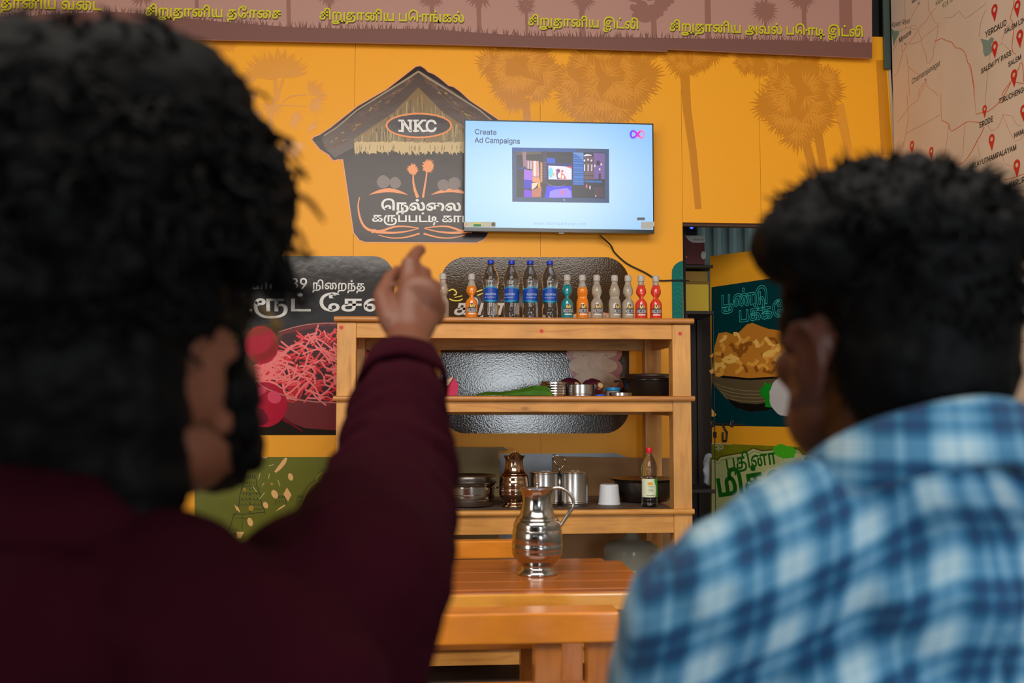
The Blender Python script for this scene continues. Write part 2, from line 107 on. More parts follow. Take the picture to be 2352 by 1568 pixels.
1145:(381,47,263,253,27,-3,15,-5,7,-4,14,-9,8,-8,7,-9,5,-12,6,-23,2,-21,1,-159,-26,0,-1,160,-2,17,-3,13,-4,11,-9,11,-7,7,-10,6,-12,3,-17,2,-15,-1,-13,-4,-10,-7,-7,-8,-5,-11,-1,-6,0,-12,2,-14,6,-11,8,-8,11,-6,13,-4,1,-21,-9,1,-17,6,-15,8,-12,12,-9,14,-5,18,1,21,1,10,4,8,4,8,12,13,16,9,18,6,111,75,-4,-16,2,-7,3,-13,8,-10,12,-4,8,-6,19,-2,25,2,22,2,11,7,18,5,8,11,14,14,10,7,4,16,6,18,3,16,1,22,-4,14,-6,7,-4,13,-14,6,-10,4,-11,3,-20,2,-45,3,-12,2,-7,6,-9,8,-5,10,-4,13,0,13,4,7,7,6,10,4,13,1,27,-2,18,-3,15,-7,21,-14,26,24,10,12,-23,9,-23,5,-25,2,-17,0,-21,-4,-21,-7,-17,-11,-13,-14,-9,-9,-2,-19,-3,-12,1,-11,3,-15,8,-8,8,-4,6,-7,14,-4,18,-3,49,-4,16,-5,10,-10,10,-11,6,-15,2,-15,0,-10,-2,-8,-3,-8,-4,-13,-12,-5,-8,-8,-17,-2,-10,-2,-21,2,-25,5,-12,6,-8,8,-5,14,-3,11,2,8,5,4,6,2,8,1,16,-4,11,-8,8,-10,4,-6,0,-12,-1,-5,-2,-11,-6,-14,-13,-4,19,10,10,12,8,14,5,14,1,11,0,9,-3,8,-4,7,-6,6,-7,4,-8,3,-10,1,-10,-2,-16,-5,-13,-7,-11,-11,-7,-12,-5),
1018:(248,77,78,-4,-8,1,-17,3,-14,5,-6,4,-10,10,-6,12,-2,7,0,15,5,14,8,12,6,5,16,8,10,3,25,3,76,0,25,-2,19,-5,11,-7,10,-11,6,-16,1,-11,-1,-11,-3,-10,-4,-8,-6,-7,-7,-5,-9,-4,-11,-3,-22,0,-19,4,5,20,19,-3,16,1,9,6,5,8,2,6,0,12,-3,8,-2,3,-8,8,-15,5,-19,1,-70,0,-18,-1,-15,-4,-7,-4,-5,-5,-3,-6,-1,-7,0,-11,2,-5,4,-5,5,-4,6,-3,14,-4,21,1,10,3,5,2,4,4,6,8,2,5,3,14,0,90,-51,0,0,-54,-24,-5,0,80,157,0,0,-21,-56,0,-1,-95,-5,-19,-7,-14,-11,-10,-13,-6,-16,-3),
1020:(217,49,78,-4,-8,1,-17,3,-14,5,-11,9,-9,11,-4,13,0,15,5,14,8,12,14,9,8,4,22,5,28,1,105,0,0,-21,-122,0,-17,-2,-13,-5,-5,-5,-4,-5,-3,-6,-1,-8,1,-7,2,-5,4,-5,11,-7,7,-2,16,-2,17,2,10,4,4,4,6,8,2,6,3,14,0,89,-51,0,0,-54,-24,-5,0,80,157,0,0,-21,-56,0,-1,-95,-5,-19,-7,-14,-11,-10,-13,-6,-16,-3),
1023:(208,6,26,0,0,166,26,0,0,-144,151,0,0,-22),
1025:(248,94,78,-4,-8,1,-17,3,-14,5,-6,4,-10,10,-6,12,-2,7,0,15,5,14,8,12,6,5,16,8,22,5,28,1,56,0,12,-1,22,-5,9,-4,9,-5,7,-6,7,-7,5,-8,3,-9,2,-11,1,-22,-4,-17,-3,-7,-9,-13,-6,-6,-12,-8,-17,-8,-21,-5,-25,-2,-60,-1,-17,-3,-11,-6,-5,-7,-3,-11,1,-21,-25,-1,-2,23,3,18,7,13,10,8,11,6,15,2,70,1,20,2,22,5,11,4,12,10,7,11,5,14,0,11,-1,13,-5,10,-6,8,-9,6,-10,4,-12,3,-18,1,-63,0,-17,-2,-9,-3,-9,-7,-4,-5,-3,-6,-1,-8,1,-7,2,-5,4,-5,11,-7,14,-4,15,0,16,4,9,6,6,8,4,12,1,16,0,81,-51,0,0,-54,-24,-5,0,80,157,0,0,-21,-56,0,-1,-95,-5,-19,-7,-14,-11,-10,-13,-6,-16,-3),
1026:(237,53,167,109,8,-1,13,-4,13,-8,10,-11,7,-15,4,-19,0,-24,-4,-21,-8,-16,-5,-7,-12,-11,-16,-9,-13,-4,-14,-3,-17,-2,-63,-1,-14,-4,-6,-3,-4,-4,-5,-8,-1,-13,1,-16,-25,-1,-2,23,3,18,7,13,7,6,6,4,8,4,15,2,64,1,25,3,12,3,10,5,8,6,7,7,5,9,3,11,2,20,-2,21,-2,5,-5,10,-7,6,-4,3,-10,2,-5,1,-9,-1,-8,-3,-15,-9,-1,23,13,6,9,4,10,26,0,0,166,157,0,0,-21,-53,0,0,-145,-26,0,0,145,-52,0,0,-145),
1027:(370,135,75,-4,-16,2,-7,3,-13,8,-5,6,-9,14,-4,9,-3,22,0,27,2,14,4,12,6,11,7,11,9,9,10,7,11,7,12,5,14,4,14,2,23,1,26,-4,25,-8,18,-10,21,-20,7,-8,11,-18,7,-22,3,-23,-2,-19,-4,-15,-4,-6,-8,-10,-11,-7,-13,-3,-7,-1,-16,2,-7,3,-11,7,-8,11,-3,6,-4,15,-1,24,2,15,3,14,9,19,8,13,9,11,15,12,9,6,16,6,19,4,26,2,100,0,0,-21,-51,0,0,-145,-26,0,0,145,-38,-1,-24,-5,-11,-4,-11,-6,-9,-8,-4,-4,-6,-12,-7,-20,-3,-21,0,-17,3,-15,3,-6,7,-7,10,-2,8,1,4,2,5,6,5,11,2,18,-2,22,-3,11,-9,19,-14,16,-8,7,-14,8,-17,6,-17,3,-19,1,-20,-2,-10,-3,-16,-8,-7,-5,-12,-13,-4,-7,-6,-16,-2,-9,-1,-15,2,-25,2,-6,6,-10,7,-7,8,-4,10,-1,11,2,8,5,4,6,2,8,1,8,-2,14,-6,9,-9,6,-11,2,-12,-1,-5,-2,-11,-6,-14,-13,-4,19,5,5,11,9,13,7,14,3,7,0,11,0,9,-3,8,-4,7,-6,6,-7,4,-8,3,-10,1,-10,-1,-8,-3,-15,-3,-6,-7,-11,-11,-7,-6,-3,-6,-2),
1028:(233,8,26,0,0,166,26,0,0,-144,129,0,0,144,26,0,0,-166),
1029:(257,29,174,170,11,-1,9,-2,9,-4,8,-5,7,-6,5,-8,9,-18,5,-22,2,-12,0,-24,-4,-25,-6,-14,-4,-6,-8,-8,-8,-6,-9,-4,-17,-3,-29,-2,-128,0,0,166,26,0,0,-144,68,0,0,93,3,21,7,15,11,10,14,7,20,173,148,-9,-1,-7,-4,-6,-8,-4,-12,-1,-22,0,-79,24,0,15,3,7,2,9,8,4,5,5,13,2,17,0,19,-2,18,-4,15,-6,12,-9,9,-5,3),
1030:(289,8,106,0,0,166,26,0,0,-144,105,0,0,144,25,0,0,-166,22,72,-3,-15,2,-12,6,-8,8,-7,15,-3,13,0,12,-1,113,26,0,0,-112,2,-17,4,-9,4,-5,6,-3,7,-2,7,1,8,2,8,4,10,13,-1,-26,-10,-8,-9,-5),
1031:(192,12,69,-64,-17,16,58,55,0,138,-58,0,0,-145,-26,0,0,166,161,0,0,-21,-51,0,0,-145),
1032:(261,93,171,170,11,-1,10,-2,9,-4,9,-5,7,-6,6,-8,6,-8,4,-10,4,-12,4,-26,0,-32,-2,-16,-3,-14,-4,-13,-5,-11,-6,-9,-6,-9,-8,-7,-12,-8,-21,-9,-15,-4,-17,-2,-67,-1,-10,-1,-10,-3,-5,-3,-5,-4,-4,-8,-2,-13,1,-16,-24,-1,-2,23,2,18,8,13,7,6,5,4,9,4,14,2,64,1,35,4,9,2,16,8,13,10,5,7,8,18,2,10,2,12,2,28,-2,25,-1,10,-6,16,-8,12,-5,4,-11,5,-7,2,-10,0,-14,-4,-6,-4,-6,-6,-5,-13,-2,-18,-1,-103,-25,0,0,96,-2,25,-2,10,-6,9,-8,7,-9,1,-9,-1,-7,-4,-6,-8,-3,-8,-2,-22,0,-105,-26,0,1,122,3,18,9,14,10,9,12,5,15,2,12,-1,9,-3,12,-9,10,-13,4,-11,-6,2,2,5,8,13,8,7,16,7),
1033:(304,113,75,-4,-16,2,-7,3,-13,8,-10,12,-4,8,-6,19,-2,25,2,22,2,11,7,18,5,8,11,14,14,10,7,4,16,6,18,3,16,1,22,-4,14,-6,7,-4,13,-14,6,-10,4,-11,3,-20,2,-45,3,-12,2,-7,6,-9,8,-5,10,-4,13,0,13,4,7,7,6,10,2,6,3,16,-1,28,-7,26,-10,22,-9,14,-11,12,24,16,9,-12,14,-25,11,-26,3,-14,3,-30,-2,-23,-5,-19,-9,-15,-13,-11,-7,-4,-18,-4,-16,0,-12,2,-11,3,-9,6,-8,8,-4,6,-7,14,-4,18,-3,49,-4,16,-5,10,-10,10,-11,6,-15,2,-15,0,-10,-2,-8,-3,-8,-4,-13,-12,-5,-8,-8,-17,-2,-10,-2,-21,2,-25,5,-12,6,-8,8,-5,14,-3,11,2,8,5,4,6,2,8,1,16,-4,11,-8,8,-10,4,-6,0,-12,-1,-5,-2,-11,-6,-14,-13,-4,19,10,10,12,8,14,5,14,1,11,0,9,-3,8,-4,7,-6,6,-7,4,-8,3,-10,1,-10,-2,-16,-5,-13,-7,-11,-11,-7,-12,-5),
1036:(313,93,75,-4,-16,2,-7,3,-13,8,-10,12,-4,8,-6,19,-2,25,1,15,2,14,4,13,6,12,7,10,8,9,9,7,10,6,10,5,12,3,11,2,12,1,11,-1,20,-3,8,-3,15,-8,12,-11,9,-12,6,-15,4,-16,1,-17,-2,-26,-4,-16,-8,-20,80,0,0,144,26,0,0,-166,-133,0,-1,19,9,18,6,25,0,29,-3,18,-8,15,-10,11,-14,8,-8,3,-17,2,-20,-3,-8,-3,-15,-10,-6,-6,-10,-16,-4,-9,-4,-19,0,-11,1,-18,3,-14,6,-10,7,-7,4,-2,9,-3,12,1,9,4,5,5,3,7,2,12,-2,14,-2,5,-8,8,-10,4,-6,0,-12,-1,-5,-2,-11,-6,-14,-13,-4,19,10,10,12,8,14,5,14,1,11,0,9,-3,8,-4,7,-6,6,-7,4,-8,3,-10,1,-10,-2,-16,-5,-13,-7,-11,-11,-7,-12,-5),
1039:(386,140,75,-4,-16,2,-7,3,-13,8,-5,5,-9,15,-4,9,-3,22,0,24,3,22,3,9,9,17,5,7,6,7,14,10,15,8,17,4,18,2,21,-3,13,-4,16,-11,10,-10,8,-13,-9,1,4,10,9,14,12,10,11,4,13,2,15,-2,9,-3,8,-5,7,-8,8,-16,3,-23,1,-52,2,-13,4,-11,6,-9,8,-5,10,-4,7,0,15,2,8,5,3,4,6,10,2,6,1,7,1,18,-2,28,-8,25,-12,21,-15,19,23,16,17,-24,13,-26,4,-13,4,-14,2,-15,1,-15,-2,-23,-6,-19,-9,-15,-12,-11,-8,-4,-17,-4,-10,-1,-13,1,-16,5,-9,6,-7,7,-6,7,-4,9,-5,17,-2,20,-1,43,-4,20,-3,7,-4,5,-5,3,-10,2,-8,-1,-9,-6,-5,-8,-4,-12,-1,-16,0,-105,-26,0,0,97,-1,8,-4,13,-9,14,-12,10,-13,4,-16,2,-19,-3,-8,-3,-15,-10,-11,-14,-4,-8,-4,-9,-4,-20,0,-11,1,-18,3,-13,6,-10,7,-7,13,-5,12,1,9,4,5,5,3,7,2,12,-2,14,-2,5,-8,8,-10,4,-6,0,-12,-1,-5,-2,-11,-6,-14,-13,-4,19,10,10,12,8,14,5,14,1,11,0,9,-3,8,-4,7,-6,6,-7,4,-8,3,-10,1,-10,-2,-16,-5,-13,-7,-11,-11,-7,-12,-5),
1041:(192,10,26,0,0,166,161,0,0,-21,-51,0,0,-145,-26,0,0,145,-58,0,0,-145),
1042:(79,40,-24,253,23,-3,13,-5,6,-4,11,-9,7,-8,5,-9,5,-12,5,-24,1,-20,0,-159,-26,0,0,141,-1,28,-4,26,-4,10,-7,10,-11,10,-13,5,-17,0,-5,-1,-10,-4,-8,-5,-3,-4,-5,-9,-2,-10,0,-10,2,-14,3,-10,4,-9,-27,0,-5,14,-3,14,0,17,3,14,2,6,6,10,9,9,15,9,12,4),
1046:(270,105,120,-4,-22,3,-19,6,-18,11,-8,6,-14,16,-5,9,-9,21,-6,24,-2,26,1,16,2,15,3,15,5,13,13,23,16,19,19,15,22,10,22,7,22,2,23,-2,9,-1,17,-6,8,-4,13,-10,10,-10,5,-7,7,-13,2,-8,6,-29,2,-25,0,-138,-26,0,0,110,-1,36,-4,29,-7,21,-3,6,-9,11,-9,7,-6,3,-20,6,-17,1,-15,-1,-17,-5,-17,-7,-16,-12,-14,-16,-11,-19,-4,-12,-3,-13,-1,-14,-1,-15,1,-18,3,-16,4,-15,6,-12,8,-11,9,-9,9,-7,11,-6,20,-4,17,0,12,4,5,4,4,5,3,6,1,7,0,14,-3,12,-7,8,-11,5,-12,0,-6,-2,-9,-6,-6,-10,-1,-7,0,-12,2,-10,3,-10,9,-13,-17,-5,-8,9,-7,11,-2,6,-4,15,0,9,2,12,4,11,7,9,10,8,6,3,15,3,16,0,13,-3,11,-6,5,-4,8,-10,5,-14,2,-15,-2,-18,-7,-14,-9,-11,-13,-7,-14,-4),
1047:(216,125,135,-4,-23,2,-12,3,-21,8,-19,12,-16,17,-13,20,-9,24,-5,27,0,31,5,27,10,24,13,20,18,17,20,12,22,8,25,4,21,1,17,-3,14,-6,12,-8,9,-12,4,-15,0,-16,-3,-14,-3,-5,-7,-10,-5,-4,-12,-6,-6,-1,-14,-2,-7,1,-13,2,-6,3,-9,7,-4,4,-6,11,-3,11,0,13,1,6,5,11,6,10,7,8,17,-6,-8,-11,-2,-9,-2,-8,0,-11,2,-5,5,-9,8,-5,10,-2,11,2,8,6,5,9,1,5,0,11,-2,9,-9,10,-8,4,-14,3,-23,0,-16,-4,-16,-6,-14,-9,-13,-12,-6,-7,-9,-16,-4,-9,-3,-9,-3,-22,0,-12,1,-22,5,-20,7,-17,4,-8,11,-13,12,-11,14,-8,15,-5,18,-3,20,0,14,5,10,10,4,8,1,5,0,12,-1,6,-5,10,-4,4,-4,3,-12,2,-11,-2,-8,-6,-6,-10,-2,-6,0,-13,2,-10,4,-10,8,-13,-18,-5,-8,9,-6,10,-3,7,-3,14,0,8,2,13,4,11,7,10,10,8,6,2,14,3,15,0,13,-3,11,-6,10,-8,3,-6,5,-13,2,-15,-3,-18,-2,-7,-4,-7,-11,-11,-14,-7,-16,-4),
1048:(348,153,75,-4,-16,2,-7,3,-13,8,-5,6,-9,14,-4,9,-3,22,0,27,2,14,4,12,6,11,7,11,9,9,10,7,11,7,12,5,14,4,14,2,23,1,26,-4,25,-8,17,-9,19,-17,8,-9,12,-20,8,-22,3,-24,-2,-19,-2,-8,-6,-13,-8,-10,-5,-4,-6,-3,-13,-3,-15,0,-15,4,-5,3,-10,9,-7,12,-4,15,-1,7,1,26,5,22,8,20,8,11,8,11,13,12,19,13,22,6,15,2,14,-1,12,-2,11,-4,9,-5,9,-6,7,-8,6,-8,4,-9,7,-21,2,-22,-1,-20,-3,-17,-5,-15,-9,-19,-9,-17,-22,14,13,22,6,17,3,22,0,12,-1,18,-5,16,-8,13,-11,10,-14,6,-8,1,-15,0,-12,-1,-11,-4,-15,-10,-13,-16,-6,-12,-6,-19,-3,-21,1,-17,3,-15,3,-6,7,-7,10,-2,8,1,4,2,5,6,5,11,2,18,-2,22,-3,11,-9,19,-14,16,-8,7,-14,8,-17,6,-17,3,-19,1,-20,-2,-10,-3,-16,-8,-7,-5,-12,-13,-4,-7,-6,-16,-2,-9,-1,-15,2,-25,2,-6,6,-10,7,-7,9,-4,9,-1,11,2,6,3,6,8,2,8,1,8,-2,14,-6,9,-9,6,-11,2,-12,-1,-5,-2,-11,-6,-14,-13,-4,19,5,5,11,9,13,7,14,3,7,0,11,0,9,-3,8,-4,7,-6,6,-7,4,-8,3,-10,1,-10,-1,-8,-3,-15,-3,-6,-7,-11,-11,-7,-6,-3,-6,-2),
1049:(512,105,120,-4,-22,3,-19,6,-18,11,-8,6,-14,16,-5,9,-9,21,-6,24,-2,26,1,16,2,15,3,15,5,13,13,23,16,19,19,15,22,10,22,7,22,2,23,-2,9,-1,17,-6,8,-4,13,-10,10,-10,5,-7,7,-13,2,-8,6,-29,2,-25,0,-138,-26,0,0,110,-1,36,-4,29,-7,21,-3,6,-9,11,-9,7,-6,3,-20,6,-17,1,-15,-1,-17,-5,-17,-7,-16,-12,-14,-16,-11,-19,-4,-12,-3,-13,-1,-14,-1,-15,1,-18,3,-16,4,-15,6,-12,8,-11,9,-9,9,-7,11,-6,20,-4,17,0,12,4,5,4,4,5,3,6,1,7,0,14,-3,12,-7,8,-11,5,-12,0,-6,-2,-9,-6,-6,-10,-1,-7,0,-12,2,-10,3,-10,9,-13,-17,-5,-8,9,-7,11,-2,6,-4,15,0,9,2,12,4,11,7,9,10,8,6,3,15,3,16,0,13,-3,11,-6,5,-4,8,-10,5,-14,2,-15,-2,-18,-7,-14,-9,-11,-13,-7,-14,-4,16,295,89,-8,1,-7,5,-4,6,-2,8,2,8,4,7,7,4,8,1,8,-1,6,-4,4,-7,2,-8,-2,-8,-4,-6,-6,-5,10,346,0,0,166,161,0,0,-21,-51,0,0,-145,-26,0,0,145,-58,0,0,-145),
1050:(453,125,135,-4,-23,2,-12,3,-21,8,-19,12,-16,17,-13,20,-9,24,-5,27,0,31,5,27,10,24,13,20,18,17,20,12,22,8,25,4,21,1,17,-3,14,-6,12,-8,9,-12,4,-15,0,-16,-3,-14,-3,-5,-7,-10,-5,-4,-12,-6,-6,-1,-14,-2,-7,1,-13,2,-6,3,-9,7,-4,4,-6,11,-3,11,0,13,1,6,5,11,6,10,7,8,17,-6,-8,-11,-2,-9,-2,-8,0,-11,2,-5,5,-9,8,-5,10,-2,11,2,8,6,5,9,1,5,0,11,-2,9,-9,10,-8,4,-14,3,-23,0,-16,-4,-16,-6,-14,-9,-13,-12,-6,-7,-9,-16,-4,-9,-3,-9,-3,-22,0,-12,1,-22,5,-20,7,-17,4,-8,11,-13,12,-11,14,-8,15,-5,18,-3,20,0,14,5,10,10,4,8,1,5,0,12,-1,6,-5,10,-4,4,-4,3,-12,2,-11,-2,-8,-6,-6,-10,-2,-6,0,-13,2,-10,4,-10,8,-13,-18,-5,-8,9,-6,10,-3,7,-3,14,0,8,2,13,4,11,7,10,10,8,6,2,14,3,15,0,13,-3,11,-6,10,-8,3,-6,5,-13,2,-15,-3,-18,-2,-7,-4,-7,-11,-11,-14,-7,-16,-4,16,240,89,-8,1,-7,5,-4,6,-1,8,1,8,4,7,7,4,8,1,8,-1,6,-4,4,-7,2,-8,-2,-8,-4,-6,-6,-5,10,287,0,0,166,161,0,0,-21,-51,0,0,-145,-26,0,0,145,-58,0,0,-145),
1006:(336,105,96,-37,-26,2,-22,5,-17,8,-13,11,-7,14,-2,15,1,7,2,8,4,6,6,6,9,4,11,3,14,1,230,0,1,-22,-238,0,-9,-3,-5,-5,-1,-6,1,-7,3,-6,5,-6,7,-5,9,-3,11,-3,13,-2,35,0,26,4,22,7,18,9,14,12,6,7,9,15,5,21,1,15,-1,17,-5,16,-8,15,-10,12,-15,8,-8,3,-20,3,-13,-1,-8,-2,-7,-4,-6,-6,-3,-8,-1,-9,1,-10,2,-5,7,-7,5,-2,11,-2,10,1,8,6,5,8,1,6,0,11,-3,13,-4,8,-7,7,17,5,10,-10,6,-10,4,-11,1,-8,-2,-15,-3,-8,-8,-11,-7,-5,-8,-4,-10,-3,-11,-1,-13,2,-12,3,-10,7,-7,9,-3,5,-2,6,-2,14,2,17,7,13,10,10,12,7,15,3,15,2,22,-2,19,-6,16,-9,13,-12,10,-15,8,-16,4,-17,2,-25,-4,-23,-7,-18,-6,-11,-8,-10,-9,-9,-10,-8,-24,-13,-13,-4,-29,-7,-16,-2,4,284,-46,0,212,26,0,0,-212),
1077:(248,77,78,-4,-8,1,-17,3,-14,5,-6,4,-10,10,-6,12,-2,7,0,15,5,14,8,12,6,5,16,8,10,3,25,3,76,0,25,-2,19,-5,11,-7,10,-11,6,-16,1,-11,-1,-11,-3,-10,-4,-8,-6,-7,-7,-5,-9,-4,-11,-3,-22,0,-19,4,5,20,19,-3,16,1,9,6,5,8,2,6,0,12,-3,8,-2,3,-8,8,-15,5,-19,1,-70,0,-18,-1,-15,-4,-7,-4,-5,-5,-3,-6,-1,-7,0,-11,2,-5,4,-5,5,-4,6,-3,14,-4,21,1,10,3,5,2,4,4,6,8,2,5,3,14,0,90,-51,0,0,-54,-24,-5,0,80,157,0,0,-21,-56,0,-1,-95,-5,-19,-7,-14,-11,-10,-13,-6,-16,-3,16,130,203,-8,2,-7,4,-4,6,-1,9,1,7,4,7,7,4,8,2,8,-2,6,-4,4,-7,2,-7,-2,-9,-4,-6,-6,-4),
1078:(313,40,26,0,0,166,155,0,0,-21,-52,0,0,-48,21,9,17,3,14,-2,7,-2,5,-2,10,-7,7,-10,2,-5,2,-7,1,-14,0,-10,-3,-10,-7,-18,36,0,0,-22,-138,0,0,22,75,0,9,16,2,10,1,10,-2,13,-3,5,-3,4,-4,3,-10,3,-15,0,-13,-5,-11,-7,0,-31,-26,0,0,102,-51,0,0,-145,6,220,0,0,22,41,0,0,144,26,0,0,-166,16,157,203,-8,2,-7,4,-4,6,-2,9,2,7,4,7,7,4,8,2,8,-2,6,-4,4,-7,2,-7,-2,-9,-4,-6,-6,-4),
1008:(338,223,77,-96,-10,0,-16,3,-8,3,-12,9,-9,11,-3,6,-4,15,0,9,0,10,2,10,4,9,11,16,6,7,17,12,9,5,20,8,12,3,23,4,36,1,32,-4,27,-8,24,-12,6,-5,12,-11,4,-6,7,-13,6,-19,-1,-20,-3,-11,-5,-9,-7,-8,-9,-7,-11,-5,-13,-2,-15,-1,-20,1,-21,5,-9,3,-20,9,-17,9,-22,17,-21,21,-18,24,-16,28,-6,13,-9,25,-5,27,-2,28,0,13,5,25,9,25,13,22,9,10,9,10,11,8,12,8,14,6,14,5,16,4,17,2,36,0,16,-2,16,-3,14,-4,12,-6,12,-7,10,-8,15,-17,13,-23,7,-17,6,-31,2,-24,0,-110,-25,0,-1,96,-3,37,-4,21,-6,18,-9,16,-10,13,-8,7,-17,11,-20,7,-12,3,-26,1,-24,-2,-23,-5,-11,-5,-19,-11,-9,-7,-15,-17,-11,-20,-7,-23,-2,-28,0,-17,2,-17,4,-15,4,-14,17,-36,15,-23,20,-22,23,-19,18,-11,13,-6,13,-4,21,-3,18,1,9,2,7,3,5,4,4,6,5,13,0,15,-5,14,-9,12,-12,10,-15,8,-25,7,-27,3,-22,0,-24,-2,-19,-5,-16,-7,-13,-9,-5,-5,-9,-10,-2,-6,-3,-11,0,-14,5,-13,4,-6,5,-4,7,-3,8,-2,10,-1,20,1,12,3,11,4,24,13,9,6,15,14,19,24,6,9,8,17,6,21,3,13,1,19,0,16,-1,10,-4,16,-7,14,-8,10,-10,7,-10,5,-24,2,-16,-2,-13,-5,-5,-6,-4,-7,-1,-5,0,-10,1,-4,5,-9,8,-6,11,-1,10,1,4,3,7,7,2,4,2,6,0,10,-3,13,-5,8,-7,8,24,-1,6,-7,4,-9,3,-9,1,-10,-1,-13,-4,-10,-3,-5,-9,-8,-10,-6,-7,-1,-14,-2,-13,2,-12,4,-10,7,-8,9,-3,6,-2,5,-1,13,0,9,5,14,4,6,10,10,6,3,16,6,17,2,9,1,14,-1,12,-2,12,-4,10,-5,9,-6,8,-8,6,-9,6,-10,4,-11,3,-11,2,-13,0,-21,-4,-33,-5,-17,-7,-17,-8,-18,-17,-23,-20,-20,-23,-16,-29,-12,-30,-8),
1082:(208,6,26,0,0,166,26,0,0,-144,151,0,0,-22,16,104,203,-8,2,-6,4,-5,6,-1,9,1,7,5,7,6,4,8,2,8,-2,6,-4,5,-7,1,-7,-1,-9,-5,-6,-6,-4),
1083:(495,195,75,-4,-16,2,-7,3,-13,8,-5,6,-9,14,-4,9,-2,10,-2,25,1,14,2,14,4,12,6,11,7,11,9,9,10,7,11,7,12,5,14,4,14,2,15,1,21,-1,20,-4,18,-7,18,-10,12,-10,15,-17,12,-19,7,-22,3,-23,-2,-19,-4,-15,-4,-6,-8,-10,-11,-7,-13,-3,-7,-1,-16,2,-7,3,-11,7,-8,11,-3,6,-4,15,-1,24,3,22,5,14,5,13,12,18,5,5,14,12,15,10,16,6,17,4,19,2,25,-2,16,-5,20,-11,23,-20,9,-11,7,-13,6,-13,4,-15,2,-23,0,-10,-3,-17,-3,-7,-7,-11,-4,-5,-11,-7,-7,-2,-14,-2,-15,2,-7,3,-11,7,-4,5,-7,12,-4,15,-1,7,0,24,3,14,4,14,10,19,15,19,14,11,9,6,15,6,19,4,26,2,100,0,0,-21,-51,0,0,-145,-26,0,0,145,-37,-1,-20,-3,-11,-4,-11,-6,-9,-5,-8,-9,-7,-11,-7,-20,-3,-22,0,-17,3,-15,3,-6,8,-7,9,-2,9,1,3,2,5,6,5,11,2,18,-1,16,-5,23,-6,12,-12,16,-8,8,-13,8,-13,6,-14,3,-14,1,-16,-1,-15,-3,-14,-6,-13,-9,-13,-15,-8,-18,-5,-19,-2,-14,1,-16,3,-15,6,-10,9,-5,5,0,8,1,7,4,6,11,2,13,0,20,-1,11,-3,11,-9,19,-14,16,-8,7,-14,8,-8,3,-17,4,-28,3,-10,-1,-20,-4,-8,-3,-15,-10,-6,-6,-10,-14,-6,-16,-2,-9,-1,-15,1,-18,3,-13,6,-10,7,-7,13,-5,12,1,10,4,4,5,3,7,2,12,-2,14,-2,5,-8,8,-10,4,-6,0,-12,-1,-5,-2,-11,-6,-14,-13,-4,19,10,10,12,8,14,5,14,1,11,0,9,-3,8,-4,7,-6,6,-7,4,-8,3,-10,1,-10,-2,-16,-5,-13,-7,-11,-11,-7,-12,-5,16,248,203,-8,2,-7,4,-4,6,-2,9,2,7,4,7,7,4,8,2,7,-2,7,-4,4,-7,2,-7,-2,-9,-4,-6,-7,-4),
1085:(237,53,167,109,8,-1,13,-4,13,-8,10,-11,7,-15,4,-19,0,-24,-4,-21,-8,-16,-5,-7,-12,-11,-16,-9,-13,-4,-14,-3,-17,-2,-63,-1,-14,-4,-6,-3,-4,-4,-5,-8,-1,-13,1,-16,-25,-1,-2,23,3,18,7,13,7,6,6,4,8,4,15,2,64,1,25,3,12,3,10,5,8,6,7,7,5,9,3,11,2,20,-2,21,-2,5,-5,10,-7,6,-4,3,-10,2,-5,1,-9,-1,-8,-3,-15,-9,-1,23,13,6,9,4,10,26,0,0,166,157,0,0,-21,-53,0,0,-145,-26,0,0,145,-52,0,0,-145,16,118,203,-7,2,-7,4,-4,6,-2,9,2,7,4,7,7,4,7,2,8,-2,7,-4,4,-7,2,-7,-2,-9,-4,-6,-7,-4),
1087:(233,8,26,0,0,166,26,0,0,-144,129,0,0,144,26,0,0,-166,16,117,203,-8,2,-7,4,-4,6,-1,9,1,7,4,7,7,4,8,2,8,-2,6,-4,4,-7,2,-7,-2,-9,-4,-6,-6,-4),
1090:(192,12,69,-64,-17,16,58,55,0,138,-58,0,0,-145,-26,0,0,166,161,0,0,-21,-51,0,0,-145,16,96,203,-8,2,-6,4,-5,6,-1,9,1,7,5,7,6,4,8,2,8,-2,6,-4,5,-7,1,-7,-1,-9,-5,-6,-6,-4),
1092:(304,113,75,-4,-16,2,-7,3,-13,8,-10,12,-4,8,-6,19,-2,25,2,22,2,11,7,18,5,8,11,14,14,10,7,4,16,6,18,3,16,1,22,-4,14,-6,7,-4,13,-14,6,-10,4,-11,3,-20,2,-45,3,-12,2,-7,6,-9,8,-5,10,-4,13,0,13,4,7,7,6,10,2,6,3,16,-1,28,-7,26,-10,22,-9,14,-11,12,24,16,9,-12,14,-25,11,-26,3,-14,3,-30,-2,-23,-5,-19,-9,-15,-13,-11,-7,-4,-18,-4,-16,0,-12,2,-11,3,-9,6,-8,8,-4,6,-7,14,-4,18,-3,49,-4,16,-5,10,-10,10,-11,6,-15,2,-15,0,-10,-2,-8,-3,-8,-4,-13,-12,-5,-8,-8,-17,-2,-10,-2,-21,2,-25,5,-12,6,-8,8,-5,14,-3,11,2,8,5,4,6,2,8,1,16,-4,11,-8,8,-10,4,-6,0,-12,-1,-5,-2,-11,-6,-14,-13,-4,19,10,10,12,8,14,5,14,1,11,0,9,-3,8,-4,7,-6,6,-7,4,-8,3,-10,1,-10,-2,-16,-5,-13,-7,-11,-11,-7,-12,-5,16,152,203,-8,2,-6,4,-5,6,-1,9,1,7,5,7,6,4,8,2,8,-2,6,-4,5,-7,1,-7,-1,-9,-5,-6,-6,-4),
